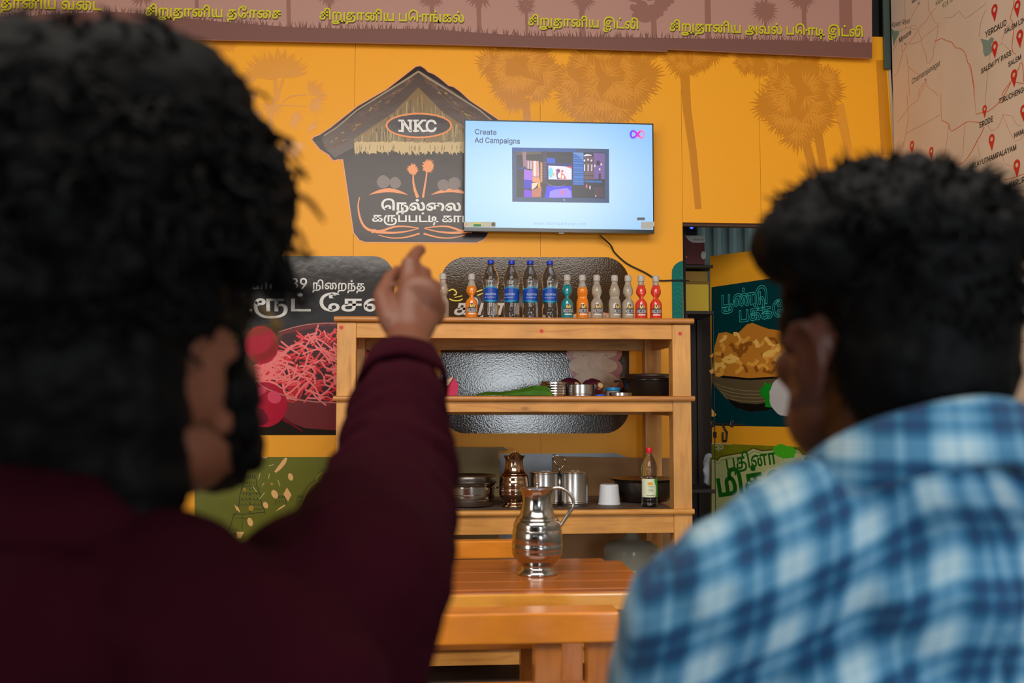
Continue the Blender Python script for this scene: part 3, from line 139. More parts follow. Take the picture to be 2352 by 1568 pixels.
1095:(313,93,75,-4,-16,2,-7,3,-13,8,-10,12,-4,8,-6,19,-2,25,1,15,2,14,4,13,6,12,7,10,8,9,9,7,10,6,10,5,12,3,11,2,12,1,11,-1,20,-3,8,-3,15,-8,12,-11,9,-12,6,-15,4,-16,1,-17,-2,-26,-4,-16,-8,-20,80,0,0,144,26,0,0,-166,-133,0,-1,19,9,18,6,25,0,29,-3,18,-8,15,-10,11,-14,8,-8,3,-17,2,-20,-3,-8,-3,-15,-10,-6,-6,-10,-16,-4,-9,-4,-19,0,-11,1,-18,3,-14,6,-10,7,-7,4,-2,9,-3,12,1,9,4,5,5,3,7,2,12,-2,14,-2,5,-8,8,-10,4,-6,0,-12,-1,-5,-2,-11,-6,-14,-13,-4,19,10,10,12,8,14,5,14,1,11,0,9,-3,8,-4,7,-6,6,-7,4,-8,3,-10,1,-10,-2,-16,-5,-13,-7,-11,-11,-7,-12,-5,16,157,203,-8,2,-7,4,-4,6,-2,9,2,7,4,7,7,4,8,2,8,-2,6,-4,4,-7,2,-7,-2,-9,-4,-6,-6,-4)}
WORDS={'vadai':(1020,1042,1143,1025,1041,1027,1042,1030,0,1036,1048,1023),
'dosai':(1020,1042,1143,1025,1041,1027,1042,1030,0,1025,1050,1048,1020),
'pongal':(1020,1042,1143,1025,1041,1027,1042,1030,0,1028,1049,1078,1018,1092),
'idli':(1020,1042,1143,1025,1041,1027,1042,1030,0,1008,1082,1145),
'podi':(1020,1042,1143,1025,1041,1027,1042,1030,0,1006,1036,1092,0,1028,1049,1114,0,1008,1082,1145),
'nellai':(1046,1026,1092,1048,1033),
'karu':(1018,1140,1087,1028,1082,1114,0,1018,1041,1028,1042),
'nirai':(1026,1042,1048,1032,1085,1025),
'beet':(1130,1082,1141,1082),
'sev':(1047,1020,1095),
'poondu':(1132,1083,1116),
'pakko':(1028,1077,1018,1050,1023,1041),
'pudina':(1131,1025,1042,1027,1041),
'mix':(1029,1042,1077,1039,1090),
'kira':(1018,1042,1031,1041)}
# ---------------------------------------------------------------- helpers
def ray(px, py):
    return FW + RT*((px-1176)/FPX) - UP*((py-784)/FPX)
def PY(px, py, Y):
    d = ray(px, py); return CAM + d*(Y/d.y)
def PXX(px, py, X):
    d = ray(px, py); return CAM + d*(X/d.x)
def PZ(px, py, Z):
    d = ray(px, py); return CAM + d*((Z-CAM.z)/d.z)
def zat(py, Y): return PY(1200, py, Y).z
def xat(px, Y, py=926): return PY(px, py, Y).x
ORG = {}
def srgb(r, g, b):
    f = lambda c: (c/255/12.92) if c/255 <= 0.04045 else ((c/255+0.055)/1.055)**2.4
    return (f(r), f(g), f(b), 1)
MATS = {}
def mat(name, rgb, rough=0.5, metal=0.0, emit=0.0, trans=0.0, ior=1.45, spec=0.5, bump=0.0, bscale=30, vary=0.0, vscale=8, coat=0.0, alpha=1.0, sheen=0.0):
    if name in MATS: return MATS[name]
    m = bpy.data.materials.new(name); m.use_nodes = True; MATS[name] = m
    nt = m.node_tree; b = nt.nodes['Principled BSDF']
    col = srgb(*rgb)
    b.inputs['Base Color'].default_value = col
    b.inputs['Roughness'].default_value = rough
    b.inputs['Metallic'].default_value = metal
    b.inputs['IOR'].default_value = ior
    b.inputs['Specular IOR Level'].default_value = spec
    b.inputs['Transmission Weight'].default_value = trans
    b.inputs['Coat Weight'].default_value = coat
    b.inputs['Coat Roughness'].default_value = 0.08
    b.inputs['Alpha'].default_value = alpha
    b.inputs['Sheen Weight'].default_value = sheen
    if emit:
        b.inputs['Base Color'].default_value = (0.01, 0.01, 0.01, 1)
        b.inputs['Emission Color'].default_value = col
        b.inputs['Emission Strength'].default_value = emit
    if bump or vary:
        tc = nt.nodes.new('ShaderNodeTexCoord')
    if vary:
        n = nt.nodes.new('ShaderNodeTexNoise'); n.inputs['Scale'].default_value = vscale; n.inputs['Detail'].default_value = 4
        nt.links.new(tc.outputs['Object'], n.inputs['Vector'])
        mr = nt.nodes.new('ShaderNodeMapRange'); mr.inputs[1].default_value = 0.3; mr.inputs[2].default_value = 0.7
        mr.inputs[3].default_value = 1-vary; mr.inputs[4].default_value = 1+vary*0.5
        nt.links.new(n.outputs[0], mr.inputs[0])
        mx = nt.nodes.new('ShaderNodeMix'); mx.data_type = 'RGBA'; mx.blend_type = 'MULTIPLY'; mx.inputs[0].default_value = 1
        mx.inputs[6].default_value = col
        nt.links.new(mr.outputs[0], mx.inputs[7])
        nt.links.new(mx.outputs[2], b.inputs['Base Color'])
    if bump:
        n = nt.nodes.new('ShaderNodeTexNoise'); n.inputs['Scale'].default_value = bscale; n.inputs['Detail'].default_value = 3
        nt.links.new(tc.outputs['Object'], n.inputs['Vector'])
        bp = nt.nodes.new('ShaderNodeBump'); bp.inputs['Strength'].default_value = bump; bp.inputs['Distance'].default_value = 0.01
        nt.links.new(n.outputs[0], bp.inputs['Height']); nt.links.new(bp.outputs[0], b.inputs['Normal'])
    return m
def wood(name, c1, c2, axis='x', rough=0.4, coat=0.0, knots=True, scale=1.0):
    if name in MATS: return MATS[name]
    m = bpy.data.materials.new(name); m.use_nodes = True; MATS[name] = m
    nt = m.node_tree; N = nt.nodes; L = nt.links; b = N['Principled BSDF']
    b.inputs['Roughness'].default_value = rough; b.inputs['Coat Weight'].default_value = coat; b.inputs['Coat Roughness'].default_value = 0.12
    tc = N.new('ShaderNodeTexCoord'); mp = N.new('ShaderNodeMapping')
    s = {'x': (1.5, 14, 14), 'y': (14, 1.5, 14), 'z': (14, 14, 1.5)}[axis]
    mp.inputs['Scale'].default_value = [q*scale for q in s]
    L.new(tc.outputs['Object'], mp.inputs['Vector'])
    n = N.new('ShaderNodeTexNoise'); n.inputs['Scale'].default_value = 2.2; n.inputs['Detail'].default_value = 6; n.inputs['Distortion'].default_value = 0.6
    L.new(mp.outputs[0], n.inputs['Vector'])
    wv = N.new('ShaderNodeMath'); wv.operation = 'MULTIPLY'; wv.inputs[1].default_value = 9; L.new(n.outputs[0], wv.inputs[0])
    sn = N.new('ShaderNodeMath'); sn.operation = 'SINE'; L.new(wv.outputs[0], sn.inputs[0])
    mr = N.new('ShaderNodeMapRange'); mr.inputs[1].default_value = -1; L.new(sn.outputs[0], mr.inputs[0])
    mx = N.new('ShaderNodeMix'); mx.data_type = 'RGBA'; mx.inputs[6].default_value = srgb(*c1); mx.inputs[7].default_value = srgb(*c2)
    L.new(mr.outputs[0], mx.inputs[0])
    n2 = N.new('ShaderNodeTexNoise'); n2.inputs['Scale'].default_value = 5; n2.inputs['Detail'].default_value = 8; L.new(tc.outputs['Object'], n2.inputs['Vector'])
    m2 = N.new('ShaderNodeMapRange'); m2.inputs[1].default_value = 0.3; m2.inputs[2].default_value = 0.75; m2.inputs[3].default_value = 0.74; m2.inputs[4].default_value = 1.1
    L.new(n2.outputs[0], m2.inputs[0])
    mu = N.new('ShaderNodeMix'); mu.data_type = 'RGBA'; mu.blend_type = 'MULTIPLY'; mu.inputs[0].default_value = 1
    L.new(mx.outputs[2], mu.inputs[6]); L.new(m2.outputs[0], mu.inputs[7])
    out = mu.outputs[2]
    if knots:
        mp2 = N.new('ShaderNodeMapping'); s2 = {'x': (2.2, 5, 5), 'y': (5, 2.2, 5), 'z': (5, 5, 2.2)}[axis]; mp2.inputs['Scale'].default_value = s2
        L.new(tc.outputs['Object'], mp2.inputs['Vector'])
        vo = N.new('ShaderNodeTexVoronoi'); vo.inputs['Scale'].default_value = 1.3; L.new(mp2.outputs[0], vo.inputs['Vector'])
        m3 = N.new('ShaderNodeMapRange'); m3.interpolation_type = 'SMOOTHSTEP'; m3.inputs[1].default_value = 0.05; m3.inputs[2].default_value = 0.11; m3.inputs[3].default_value = 0.75; m3.inputs[4].default_value = 0
        L.new(vo.outputs['Distance'], m3.inputs[0])
        mk = N.new('ShaderNodeMix'); mk.data_type = 'RGBA'; mk.inputs[7].default_value = srgb(c2[0]*0.5, c2[1]*0.4, c2[2]*0.3)
        L.new(m3.outputs[0], mk.inputs[0]); L.new(out, mk.inputs[6]); out = mk.outputs[2]
    L.new(out, b.inputs['Base Color'])
    bp = N.new('ShaderNodeBump'); bp.inputs['Strength'].default_value = 0.12; bp.inputs['Distance'].default_value = 0.004
    L.new(n.outputs[0], bp.inputs['Height']); L.new(bp.outputs[0], b.inputs['Normal'])
    return m
def link(name, me, m=None, parent=None, smooth=False, local=False):
    org = ORG.get(parent.name, V((0, 0, 0))) if parent else V((0, 0, 0))
    if parent and not local and org.length > 0:
        me.transform(Matrix.Translation(-org))
    if m is not None: me.materials.append(m)
    o = bpy.data.objects.new(name, me); C.objects.link(o)
    if parent: o.parent = parent; ORG[o.name] = org
    if smooth:
        for p in me.polygons: p.use_smooth = True
    return o
def M(name, bm, m=None, parent=None, smooth=False, auto=None):
    me = bpy.data.meshes.new(name)
    bmesh.ops.recalc_face_normals(bm, faces=bm.faces)
    if auto is not None:
        for f in bm.faces: f.smooth = True
        for e in bm.edges:
            if len(e.link_faces) == 2 and e.calc_face_angle(0) > math.radians(auto): e.smooth = False
    bm.to_mesh(me); bm.free()
    return link(name, me, m, parent, smooth)
def thing(name, label, cat, loc=(0, 0, 0), group=None, kind=None):
    o = bpy.data.objects.new(name, None); C.objects.link(o); o.location = loc; o.empty_display_size = 0.1
    ORG[o.name] = V(loc)
    if label: o['label'] = label
    if cat: o['category'] = cat
    if group: o['group'] = group
    if kind: o['kind'] = kind
    return o
def tag(o, label, cat, group=None):
    o['label'] = label; o['category'] = cat
    if group: o['group'] = group
    return o
def struct(o): o['kind'] = 'structure'; return o
def box(bm, x0, x1, y0, y1, z0, z1, bev=0.0, seg=2):
    vs = [bm.verts.new(c) for c in ((x0, y0, z0), (x1, y0, z0), (x1, y1, z0), (x0, y1, z0), (x0, y0, z1), (x1, y0, z1), (x1, y1, z1), (x0, y1, z1))]
    fs = [bm.faces.new([vs[i] for i in q]) for q in ((0, 3, 2, 1), (4, 5, 6, 7), (0, 1, 5, 4), (1, 2, 6, 5), (2, 3, 7, 6), (3, 0, 4, 7))]
    if bev:
        es = list({e for f in fs for e in f.edges})
        bmesh.ops.bevel(bm, geom=es, offset=bev, segments=seg, affect='EDGES', profile=0.6)
    return vs
def bx(name, m, parent, x0, x1, y0, y1, z0, z1, bev=0.0, seg=2):
    bm = bmesh.new(); box(bm, x0, x1, y0, y1, z0, z1, bev, seg); return M(name, bm, m, parent)
def ring(bm, c, ax1, ax2, r1, r2, n):
    return [bm.verts.new(c + ax1*(math.cos(2*PI*i/n)*r1) + ax2*(math.sin(2*PI*i/n)*r2)) for i in range(n)]
def skin(bm, rings, cap=True, closed=False):
    n = len(rings[0])
    for a, b in zip(rings[:-1], rings[1:]):
        for i in range(n): bm.faces.new((a[i], a[(i+1) % n], b[(i+1) % n], b[i]))
    if cap and not closed:
        bm.faces.new(list(reversed(rings[0]))); bm.faces.new(rings[-1])
def lathe(bm, prof, c=(0, 0, 0), n=32, cap=True, sx=None):
    c = V(c); rs = []
    for k, (r, z) in enumerate(prof):
        r = max(r, 1e-4)
        rx = r*(sx[k] if sx else 1)
        rs.append(ring(bm, c+V((0, 0, z)), V((1, 0, 0)), V((0, 1, 0)), rx, r, n))
    skin(bm, rs, cap)
def tube(bm, pts, r, n=8, cap=True, flat=1.0):
    pts = [V(p) for p in pts]; rs = []
    rr = r if isinstance(r, (list, tuple)) else [r]*len(pts)
    t0 = (pts[1]-pts[0]).normalized()
    a = t0.orthogonal().normalized()
    for i, p in enumerate(pts):
        t = (pts[min(i+1, len(pts)-1)]-pts[max(i-1, 0)]).normalized()
        a = (a - t*a.dot(t)).normalized(); b = t.cross(a)
        rs.append(ring(bm, p, a, b, rr[i], rr[i]*flat, n))
    skin(bm, rs, cap)
def smoothpts(pts, k=4):
    pts = [V(p) for p in pts]; out = []
    for i in range(len(pts)-1):
        p0 = pts[max(i-1, 0)]; p1 = pts[i]; p2 = pts[i+1]; p3 = pts[min(i+2, len(pts)-1)]
        for j in range(k):
            t = j/k
            out.append(0.5*((2*p1)+(-p0+p2)*t+(2*p0-5*p1+4*p2-p3)*t*t+(-p0+3*p1-3*p2+p3)*t**3))
    out.append(pts[-1]); return out
def ell(bm, c, r, rot=None, sub=3):
    mt = Matrix.Translation(V(c)) @ (rot.to_4x4() if rot else Matrix.Identity(4)) @ Matrix.Diagonal((r[0], r[1], r[2], 1))
    bmesh.ops.create_icosphere(bm, subdivisions=sub, radius=1.0, matrix=mt)
def limb(bm, pts, rs, n=14):
    for i in range(len(pts)-1):
        a, b = V(pts[i]), V(pts[i+1]); t = (b-a).normalized(); u = t.orthogonal().normalized(); v = t.cross(u)
        rr = [ring(bm, a.lerp(b, k/3), u, v, rs[i]+(rs[i+1]-rs[i])*k/3, rs[i]+(rs[i+1]-rs[i])*k/3, n) for k in range(4)]
        skin(bm, rr)
    for p, r in zip(pts, rs): ell(bm, p, (r, r, r), sub=2)
def remesh(name, bm, vox, m, parent, smooth=6, fac=0.5, disp=None):
    bmesh.ops.recalc_face_normals(bm, faces=bm.faces)
    me = bpy.data.meshes.new(name); bm.to_mesh(me); bm.free()
    o = bpy.data.objects.new('tmp', me); C.objects.link(o)
    r = o.modifiers.new('r', 'REMESH'); r.mode = 'VOXEL'; r.voxel_size = vox; r.use_smooth_shade = True
    s = o.modifiers.new('s', 'SMOOTH'); s.iterations = smooth; s.factor = fac
    dg = bpy.context.evaluated_depsgraph_get()
    me2 = bpy.data.meshes.new_from_object(o.evaluated_get(dg))
    bpy.data.objects.remove(o, do_unlink=True)
    if disp:
        me2.update()
        nn = [v.normal.copy() for v in me2.vertices]
        for v, n in zip(me2.vertices, nn): v.co += n*disp(v.co)
    me2.name = name
    return link(name, me2, m, parent, smooth=True)
# ------ flat printed shapes
def area2(p): return sum(p[i][0]*p[(i+1) % len(p)][1]-p[(i+1) % len(p)][0]*p[i][1] for i in range(len(p)))/2
def union(pts, tris):
    """merge overlapping flat triangles into one layer"""
    if len(tris) < 2: return pts, tris
    t2 = []
    for t in tris:
        a, b, c = (pts[i] for i in t); ar = (b[0]-a[0])*(c[1]-a[1])-(b[1]-a[1])*(c[0]-a[0])
        if abs(ar) > 1e-4: t2.append(tuple(t) if ar > 0 else (t[0], t[2], t[1]))
    r = delaunay_2d_cdt([V((p[0], p[1])) for p in pts], [], t2, 1, 1e-4)
    q, f2 = [(p.x, p.y) for p in r[0]], [tuple(f) for f, o in zip(r[2], r[5]) if o]
    ta = lambda P_, F_: sum(abs((P_[b][0]-P_[a][0])*(P_[c][1]-P_[a][1])-(P_[b][1]-P_[a][1])*(P_[c][0]-P_[a][0])) for a, b, c in F_)
    if ta(q, [f for f in f2 if len(f) == 3]) > ta(pts, t2)*1.001: return None, None
    return q, f2
def polys(name, shapes, mp, m, parent, thick=0):
    """shapes: list of outlines (or [outline, hole, ...]) in photo pixels, laid on the surface mp"""
    vs = []; fs = []
    for sh in shapes:
        loops = sh if isinstance(sh[0][0], (list, tuple, V)) else [sh]
        pts = [p for lp in loops for p in lp]
        if len(loops) == 1 and len(loops[0]) <= 4 and len(loops[0]) == 3:
            tri = [(0, 1, 2)]
        else:
            tri = tessellate_polygon([[V((p[0], p[1], 0)) for p in lp] for lp in loops])
        k = len(vs); vs += [(p[0], p[1]) for p in pts]; fs += [tuple(k+i for i in t) for t in tri]
    lift = None
    if len(shapes) > 1:
        v2, f2 = union(vs, fs)
        if v2 is None:   # too tangled to merge: give every stroke its own hair-thin layer
            lift = {}
            for i, f in enumerate(fs):
                for j in f: lift[j] = (i//2*7 % 61)*1.1e-5
        else: vs, fs = v2, f2
    vs = [mp(*p)+V((0, -lift[i], 0)) if lift and i in lift else mp(*p) for i, p in enumerate(vs)]
    me = bpy.data.meshes.new(name); me.from_pydata([tuple(v) for v in vs], [], fs); me.update()
    o = link(name, me, m, parent)
    if len(shapes) > 12 and parent: o['kind'] = 'stuff'
    return o
def each(name, shapes, *a):
    mp = a[0]
    return [polys(name, [q], (lambda x, y, i=i: mp(x, y)+V((0, -.00011*i, 0))), *a[1:]) for i, q in enumerate(shapes)]
def rrect(x0, y0, x1, y1, r, n=8, corners=(1, 1, 1, 1)):
    out = []
    for (cx, cy, a), c in zip(((x1-r, y0+r, -90), (x1-r, y1-r, 0), (x0+r, y1-r, 90), (x0+r, y0+r, 180)), corners):
        if c:
            for i in range(n+1): t = math.radians(a+90*i/n); out.append((cx+r*math.cos(t), cy+r*math.sin(t)))
        else: out.append((cx+r*(1 if a in (-90, 0) else -1), cy+r*(1 if a in (0, 90) else -1)))
    return out
def ellp(cx, cy, rx, ry, rot=0, n=28, jit=0, rnd=None):
    out = []
    for i in range(n):
        t = 2*PI*i/n; k = 1+(rnd.uniform(-jit, jit) if jit else 0)
        x = rx*k*math.cos(t); y = ry*k*math.sin(t)
        out.append((cx+x*math.cos(rot)-y*math.sin(rot), cy+x*math.sin(rot)+y*math.cos(rot)))
    return out
def stroke(pts, w0, w1=None, sm=3):
    if sm > 1 and len(pts) > 2: pts = [(p.x, p.y) for p in smoothpts([V((a, b, 0)) for a, b in pts], sm)]
    if w1 is None: w1 = w0
    L = []; R = []; n = len(pts)
    for i, p in enumerate(pts):
        a = pts[max(i-1, 0)]; b = pts[min(i+1, n-1)]; dx, dy = b[0]-a[0], b[1]-a[1]; l = math.hypot(dx, dy) or 1
        t = i/(n-1); ww = (w0+(w1-w0)*t)/2
        L.append((p[0]-dy/l*ww, p[1]+dx/l*ww)); R.append((p[0]+dy/l*ww, p[1]-dx/l*ww))
    return L+R[::-1]
def strokeq(pts, w0, w1=None, sm=1):
    """a stroke as separate quads (safe for bent lines)"""
    s = stroke(pts, w0, w1, sm); n = len(s)//2; L = s[:n]; R = s[n:][::-1]
    return [[L[i], L[i+1], R[i+1], R[i]] for i in range(n-1)]
def spindle(a, b, w):
    dx, dy = b[0]-a[0], b[1]-a[1]; l = math.hypot(dx, dy) or 1; nx, ny = -dy/l*w/2, dx/l*w/2
    mx, my = a[0]+dx*0.45, a[1]+dy*0.45
    return [a, (mx+nx, my+ny), b, (mx-nx, my-ny)]
def crop(ox, oy, s): return lambda pts: [(ox+x/s, oy+y/s) for x, y in pts]
GL = {}
for k, r in GLYPHS.items():
    cs = []; i = 1
    while i < len(r):
        n_ = r[i]; x = y = 0; c = []
        for j in range(n_): x += r[i+1+2*j]; y += r[i+2+2*j]; c.append((x*5/3, y*5/3))
        cs.append(c); i += 1+2*n_
    GL[k] = (r[0]*5/3, cs)
def offs(c, d):
    n = len(c); out = []
    for i in range(n):
        a, b, e = c[i-1], c[i], c[(i+1) % n]
        d1 = V((b[0]-a[0], b[1]-a[1])); d2 = V((e[0]-b[0], e[1]-b[1]))
        d1 = d1.normalized() if d1.length else d1; d2 = d2.normalized() if d2.length else d2
        t = d1+d2; t = t.normalized() if t.length > 1e-6 else d1
        nrm = V((-t.y, t.x)); k = max(nrm.dot(V((-d1.y, d1.x))), 0.45)
        out.append((b[0]+nrm.x*d/k, b[1]+nrm.y*d/k))
    return out
def inside(p, c):
    r = False
    for i in range(len(c)):
        (x0, y0), (x1, y1) = c[i], c[i-1]
        if (y0 <= p[1]) != (y1 <= p[1]) and x0+(p[1]-y0)*(x1-x0)/(y1-y0) > p[0]: r = not r
    return r
def layout(s, track=0):
    ids = WORDS[s] if s in WORDS else [ord(c) if c != ' ' else 0 for c in s]
    x = 0; out = []
    for g in ids:
        if not g: x += 130; continue
        aw, cs = GL[g]
        for c in cs: out.append([(a+x, b) for a, b in c])
        x += aw+track
    return out, x
def text(name, s, a, b, mp, m, parent, off=0.0, bold=0, vs=1.0, line=None, slant=0, track=0, nrm=None):
    """the word s on surface mp, its baseline from photo point a to b"""
    cs, adv = layout(s, track)
    A = mp(*a); B = mp(*b); u = (B-A)/adv
    n = nrm if nrm else V((0, -1, 0))
    v = n.cross(u)*vs
    A = A+n*off
    groups = []
    outer = [c for c in cs if area2(c) < 0]; holes = [c for c in cs if area2(c) >= 0]
    if not outer: outer, holes = holes, []
    vsl = []; fs = []
    def put(p): vsl.append((p[0]+slant*p[1], p[1])); return len(vsl)-1
    if line:
        for c in cs:
            p = offs(c, line/2+bold); q = offs(c, -line/2+bold); n_ = len(c)
            ip = [put(t) for t in p]; iq = [put(t) for t in q]
            for i in range(n_): fs.append((ip[i], ip[(i+1) % n_], iq[(i+1) % n_], iq[i]))
    else:
        for c in outer:
            hs = [h for h in holes if inside(h[0], c)]
            loops = [offs(c, bold)]+[offs(h, bold) for h in hs]
            k = len(vsl)
            for lp in loops:
                for p in lp: put(p)
            fs += [tuple(k+i for i in t) for t in tessellate_polygon([[V((p[0], p[1], 0)) for p in lp] for lp in loops])]
    fs = [t for f in fs for t in ([f] if len(f) == 3 else [(f[0], f[1], f[2]), (f[0], f[2], f[3])])]
    v2, f2 = union(vsl, fs)
    if v2 is not None: vsl, fs = v2, f2
    me = bpy.data.meshes.new(name); me.from_pydata([tuple(A+u*p[0]+v*p[1]) for p in vsl], [], fs); me.update()
    return link(name, me, m, parent)
def dup(root, loc, label=None, rotz=None):
    r = root.copy(); C.objects.link(r); r.location = loc
    if rotz is not None: r.rotation_euler = (0, 0, rotz)
    if label: r['label'] = label
    for ch in list(root.children):
        c = ch.copy(); C.objects.link(c); c.parent = r
        for g in ch.children:
            d = g.copy(); C.objects.link(d); d.parent = c
    return r
# ---------------------------------------------------------------- the room
YW = 5.30
def vinyl(name, rgb, rough=0.22, **k):
    return mat('vinyl_'+name, rgb, rough=rough, bump=0.10, bscale=9, **k)
orange = vinyl('orange', (246, 168, 34), 0.42, spec=.28)
ochre = vinyl('ochre', (206, 132, 24), 0.28)
ochre_pale = vinyl('ochre_pale', (226, 150, 40), 0.28)
black_v = vinyl('black', (38, 30, 24), 0.20)
dark_void = mat('unlit_dark', (22, 18, 16), 0.8)  # near-black colour paints in the darkness behind the wall and doorway
zt = 3.9
XO0 = xat(1569, YW, 620); XO1 = xat(1889, YW, 620); ZO = zat(505, YW)
XWR = PY(2049, 140, YW-0.05).x+0.045
floor = struct(bx('floor', mat('grey_tile', (120, 108, 96), 0.35, vary=0.15, vscale=3), None, -3.3, XWR+0.2, -3.2, 7.2, -0.06, 0))
ceil = struct(bx('ceiling', mat('ceiling_paint', (120, 112, 102), 0.8), None, -3.3, XWR+0.2, -3.2, 7.2, zt, zt+0.06))
wl = struct(bx('wall_left', mat('left_wall_paint', (150, 120, 80), 0.7), None, -3.3, -3.2, -3.2, 7.2, 0, zt))
# the orange printed wall: a carcass with separate panels fixed to it
wb = thing('wall_back', None, None, (0, YW, 0), kind='structure')
zpt = zat(60, YW)
def orange_panel(x0, x1, z0, z1, name='panel', m=None):
    return bx(name, m or orange, wb, x0+0.0008, x1-0.0008, YW, YW+0.018, z0, z1)
seams = [-3.2, xat(370, YW), xat(808, YW), xat(1242, YW), XO0]
for a, b in zip(seams[:-1], seams[1:]): orange_panel(a, b, 0, zpt)
seams2 = [XO0, xat(1745, YW, 300)]
orange_panel(XO0, seams2[1], ZO, zpt)
xr_t = PY(2036, 137, YW).x; xr_b = PY(2054, 355, YW).x
bm = bmesh.new()
zz = zat(355, YW); 
q = [(seams2[1]+0.001, ZO), (xr_b+0.01, ZO), (xr_t, zpt), (seams2[1]+0.001, zpt)]
skin(bm, [[bm.verts.new((x, YW, z)) for x, z in q], [bm.verts.new((x, YW+0.018, z)) for x, z in q]])
M('panel', bm, orange, wb)
orange_panel(XO1, xr_b+0.01, 0, ZO-0.001)
e = bmesh.new()
q = [(xr_b+0.011, 0), (xr_b+0.032, 0), (xr_b+0.026, ZO), (xr_t+0.014, zpt), (xr_t+0.001, zpt), (xr_b+0.011, ZO)]
skin(e, [[e.verts.new((x, YW-0.004, z)) for x, z in q], [e.verts.new((x, YW+0.02, z)) for x, z in q]])
o = M('edge_strip', e, mat('cream_trim', (205, 190, 165), 0.5), wb); o['label'] = 'cream edge strip'
# carcass behind
bx('stud_board', mat('raw_board', (60, 45, 30), 0.8), wb, -3.2, XO0-0.03, YW+0.02, YW+0.05, 0, zpt)
bx('lintel', mat('dark_brown_wood', (70, 42, 28), 0.6), wb, XO0, XO1+0.1, YW+0.019, YW+0.06, ZO-0.016, ZO+0.03)
bx('reveal', mat('dark_brown_wood', (70, 42, 28), 0.6), wb, XO0-0.03, XO0-0.001, YW+0.02, YW+0.10, 0, ZO)
bx('upper_backing', dark_void, wb, -3.2, XWR+0.1, YW+0.12, YW+0.16, ZO+0.06, zt)
wr = thing('wall_right', None, None, (XWR, 2, 0), kind='structure')
# corrugated metal cladding of the right wall, one sheet per object
cm = mat('galvanised_sheet', (178, 176, 165), 0.45, metal=0.35, vary=0.15, vscale=5)
def corrugated(name, parent, m, axis, fixed, a0, a1, z0, z1, pitch=0.076, dep=0.018, th=0.0015, sgn=-1):
    vs = []; fs = []; n = max(2, int((a1-a0)/pitch*8))
    for i in range(n+1):
        t = a0+(a1-a0)*i/n; ph = (t/pitch) % 1
        h = 0 if ph < 0.35 else ((ph-0.35)/0.15 if ph < 0.5 else (1 if ph < 0.85 else (1-ph)/0.15))
        d = fixed+sgn*h*dep
        for z in (z0, z1): vs.append((d, t, z) if axis == 'y' else (t, d, z))
    for i in range(n): fs.append((2*i, 2*i+2, 2*i+3, 2*i+1))
    me = bpy.data.meshes.new(name); me.from_pydata(vs, [], fs); me.update()
    return link(name, me, m, parent)
for k in range(9): corrugated('sheet', wr, cm, 'y', XWR, -3.2+k*0.95, -3.2+(k+1)*0.95-0.004, 0, zt)
bx('backing_board', mat('raw_board', (60, 45, 30), 0.8), wr, XWR+0.004, XWR+0.05, -3.2, YW+0.2, 0, zt)
# front wall behind the viewer, open to the street
wf = mat('front_wall_paint', (90, 80, 65), 0.7)
fr = thing('wall_front', None, None, (0, -3.2, 0), kind='structure')
bx('pier', wf, fr, -3.3, -2.6, -3.2, -3.1, 0, zt); bx('pier', wf, fr, -0.3, 0.1, -3.2, -3.1, 0, zt); bx('pier', wf, fr, 2.3, XWR+.1, -3.2, -3.1, 0, zt)
bx('head_wall', wf, fr, -3.3, XWR+.1, -3.2, -3.1, 2.75, zt); bx('transom_wall', wf, fr, 0.1, 2.3, -3.2, -3.1, 2.0, 2.75)
bx('sill_wall', wf, fr, -2.6, -0.3, -3.2, -3.1, 0, 2.1); bx('sill_wall', wf, fr, 0.1, 2.3, -3.2, -3.1, 0, 0.5)
# ---- palms printed on the wall
R = random.Random(5)
mpw = lambda k: (lambda x, y: PY(x, y, YW-0.0005*k))
def fan(cx, cy, r, th, spread, n, w=0.16, inner=0.25):
    out = []
    for i in range(n):
        t = th+spread*(i/(n-1)-0.5)+R.uniform(-.04, .04); rr = r*R.uniform(0.75, 1.05)
        out.append(spindle((cx+R.uniform(-2, 2), cy+R.uniform(-2, 2)), (cx+rr*math.cos(t), cy+rr*math.sin(t)), r*w))
    return out
def crown(cx, cy, rx, ry, n=16, r=48, top=-9e9):
    """fans drooping outwards all round a palm head, and paler ribs lying over them"""
    dark = []; pale = []
    for k in range(n):
        t = 2*PI*k/n+R.uniform(-.2, .2); q = R.uniform(0.12, 0.74)
        x = cx+rx*q*math.cos(t); y = cy+ry*q*math.sin(t)
        th = math.atan2((y-cy)*1.0+0.15*ry, (x-cx))
        dark += fan(x, y, r*R.uniform(.85, 1.15), th, 3.0, 17)
        if k % 3 < 2: pale += fan(x-4, y-4, r*0.85, th+R.uniform(-.3, .3), 2.0, 8, w=0.085)
    dark.append(ellp(cx, cy, rx*0.72, ry*0.72, n=20, jit=0.12, rnd=R))
    clip = lambda ps: ps
    return clip(dark), clip(pale)
PN = [0]
def palm(crowns, trunks, fade=False, top=-9e9):
    PN[0] += 1; dk = PN[0]*.45
    D = []; P_ = []
    for c in crowns:
        d, p = crown(*c, top=top); D += d; P_ += p
    T = []
    for pts, w0, w1 in trunks: T += strokeq(pts, w0, w1)
    polys('palm_trunk_print', T, mpw(.5), ochre, wb)
    polys('palm_leaf_print', D, mpw(.6+dk), ochre, wb)
    polys('palm_rib_print', P_, mpw(.8+dk), ochre_pale, wb)
palm([(1195, 165, 98, 88, 30, 46)], [([(1208, 225), (1212, 300)], 17, 17)], top=70)
palm([(1395, 195, 112, 98, 36, 50)], [([(1395, 250), (1400, 330)], 20, 20)], top=70)
palm([(1585, 118, 80, 50, 22, 36), (1470, 118, 45, 22, 8, 26)], [([(1572, 160), (1578, 250), (1592, 350), (1604, 480)], 22, 15)], top=80)
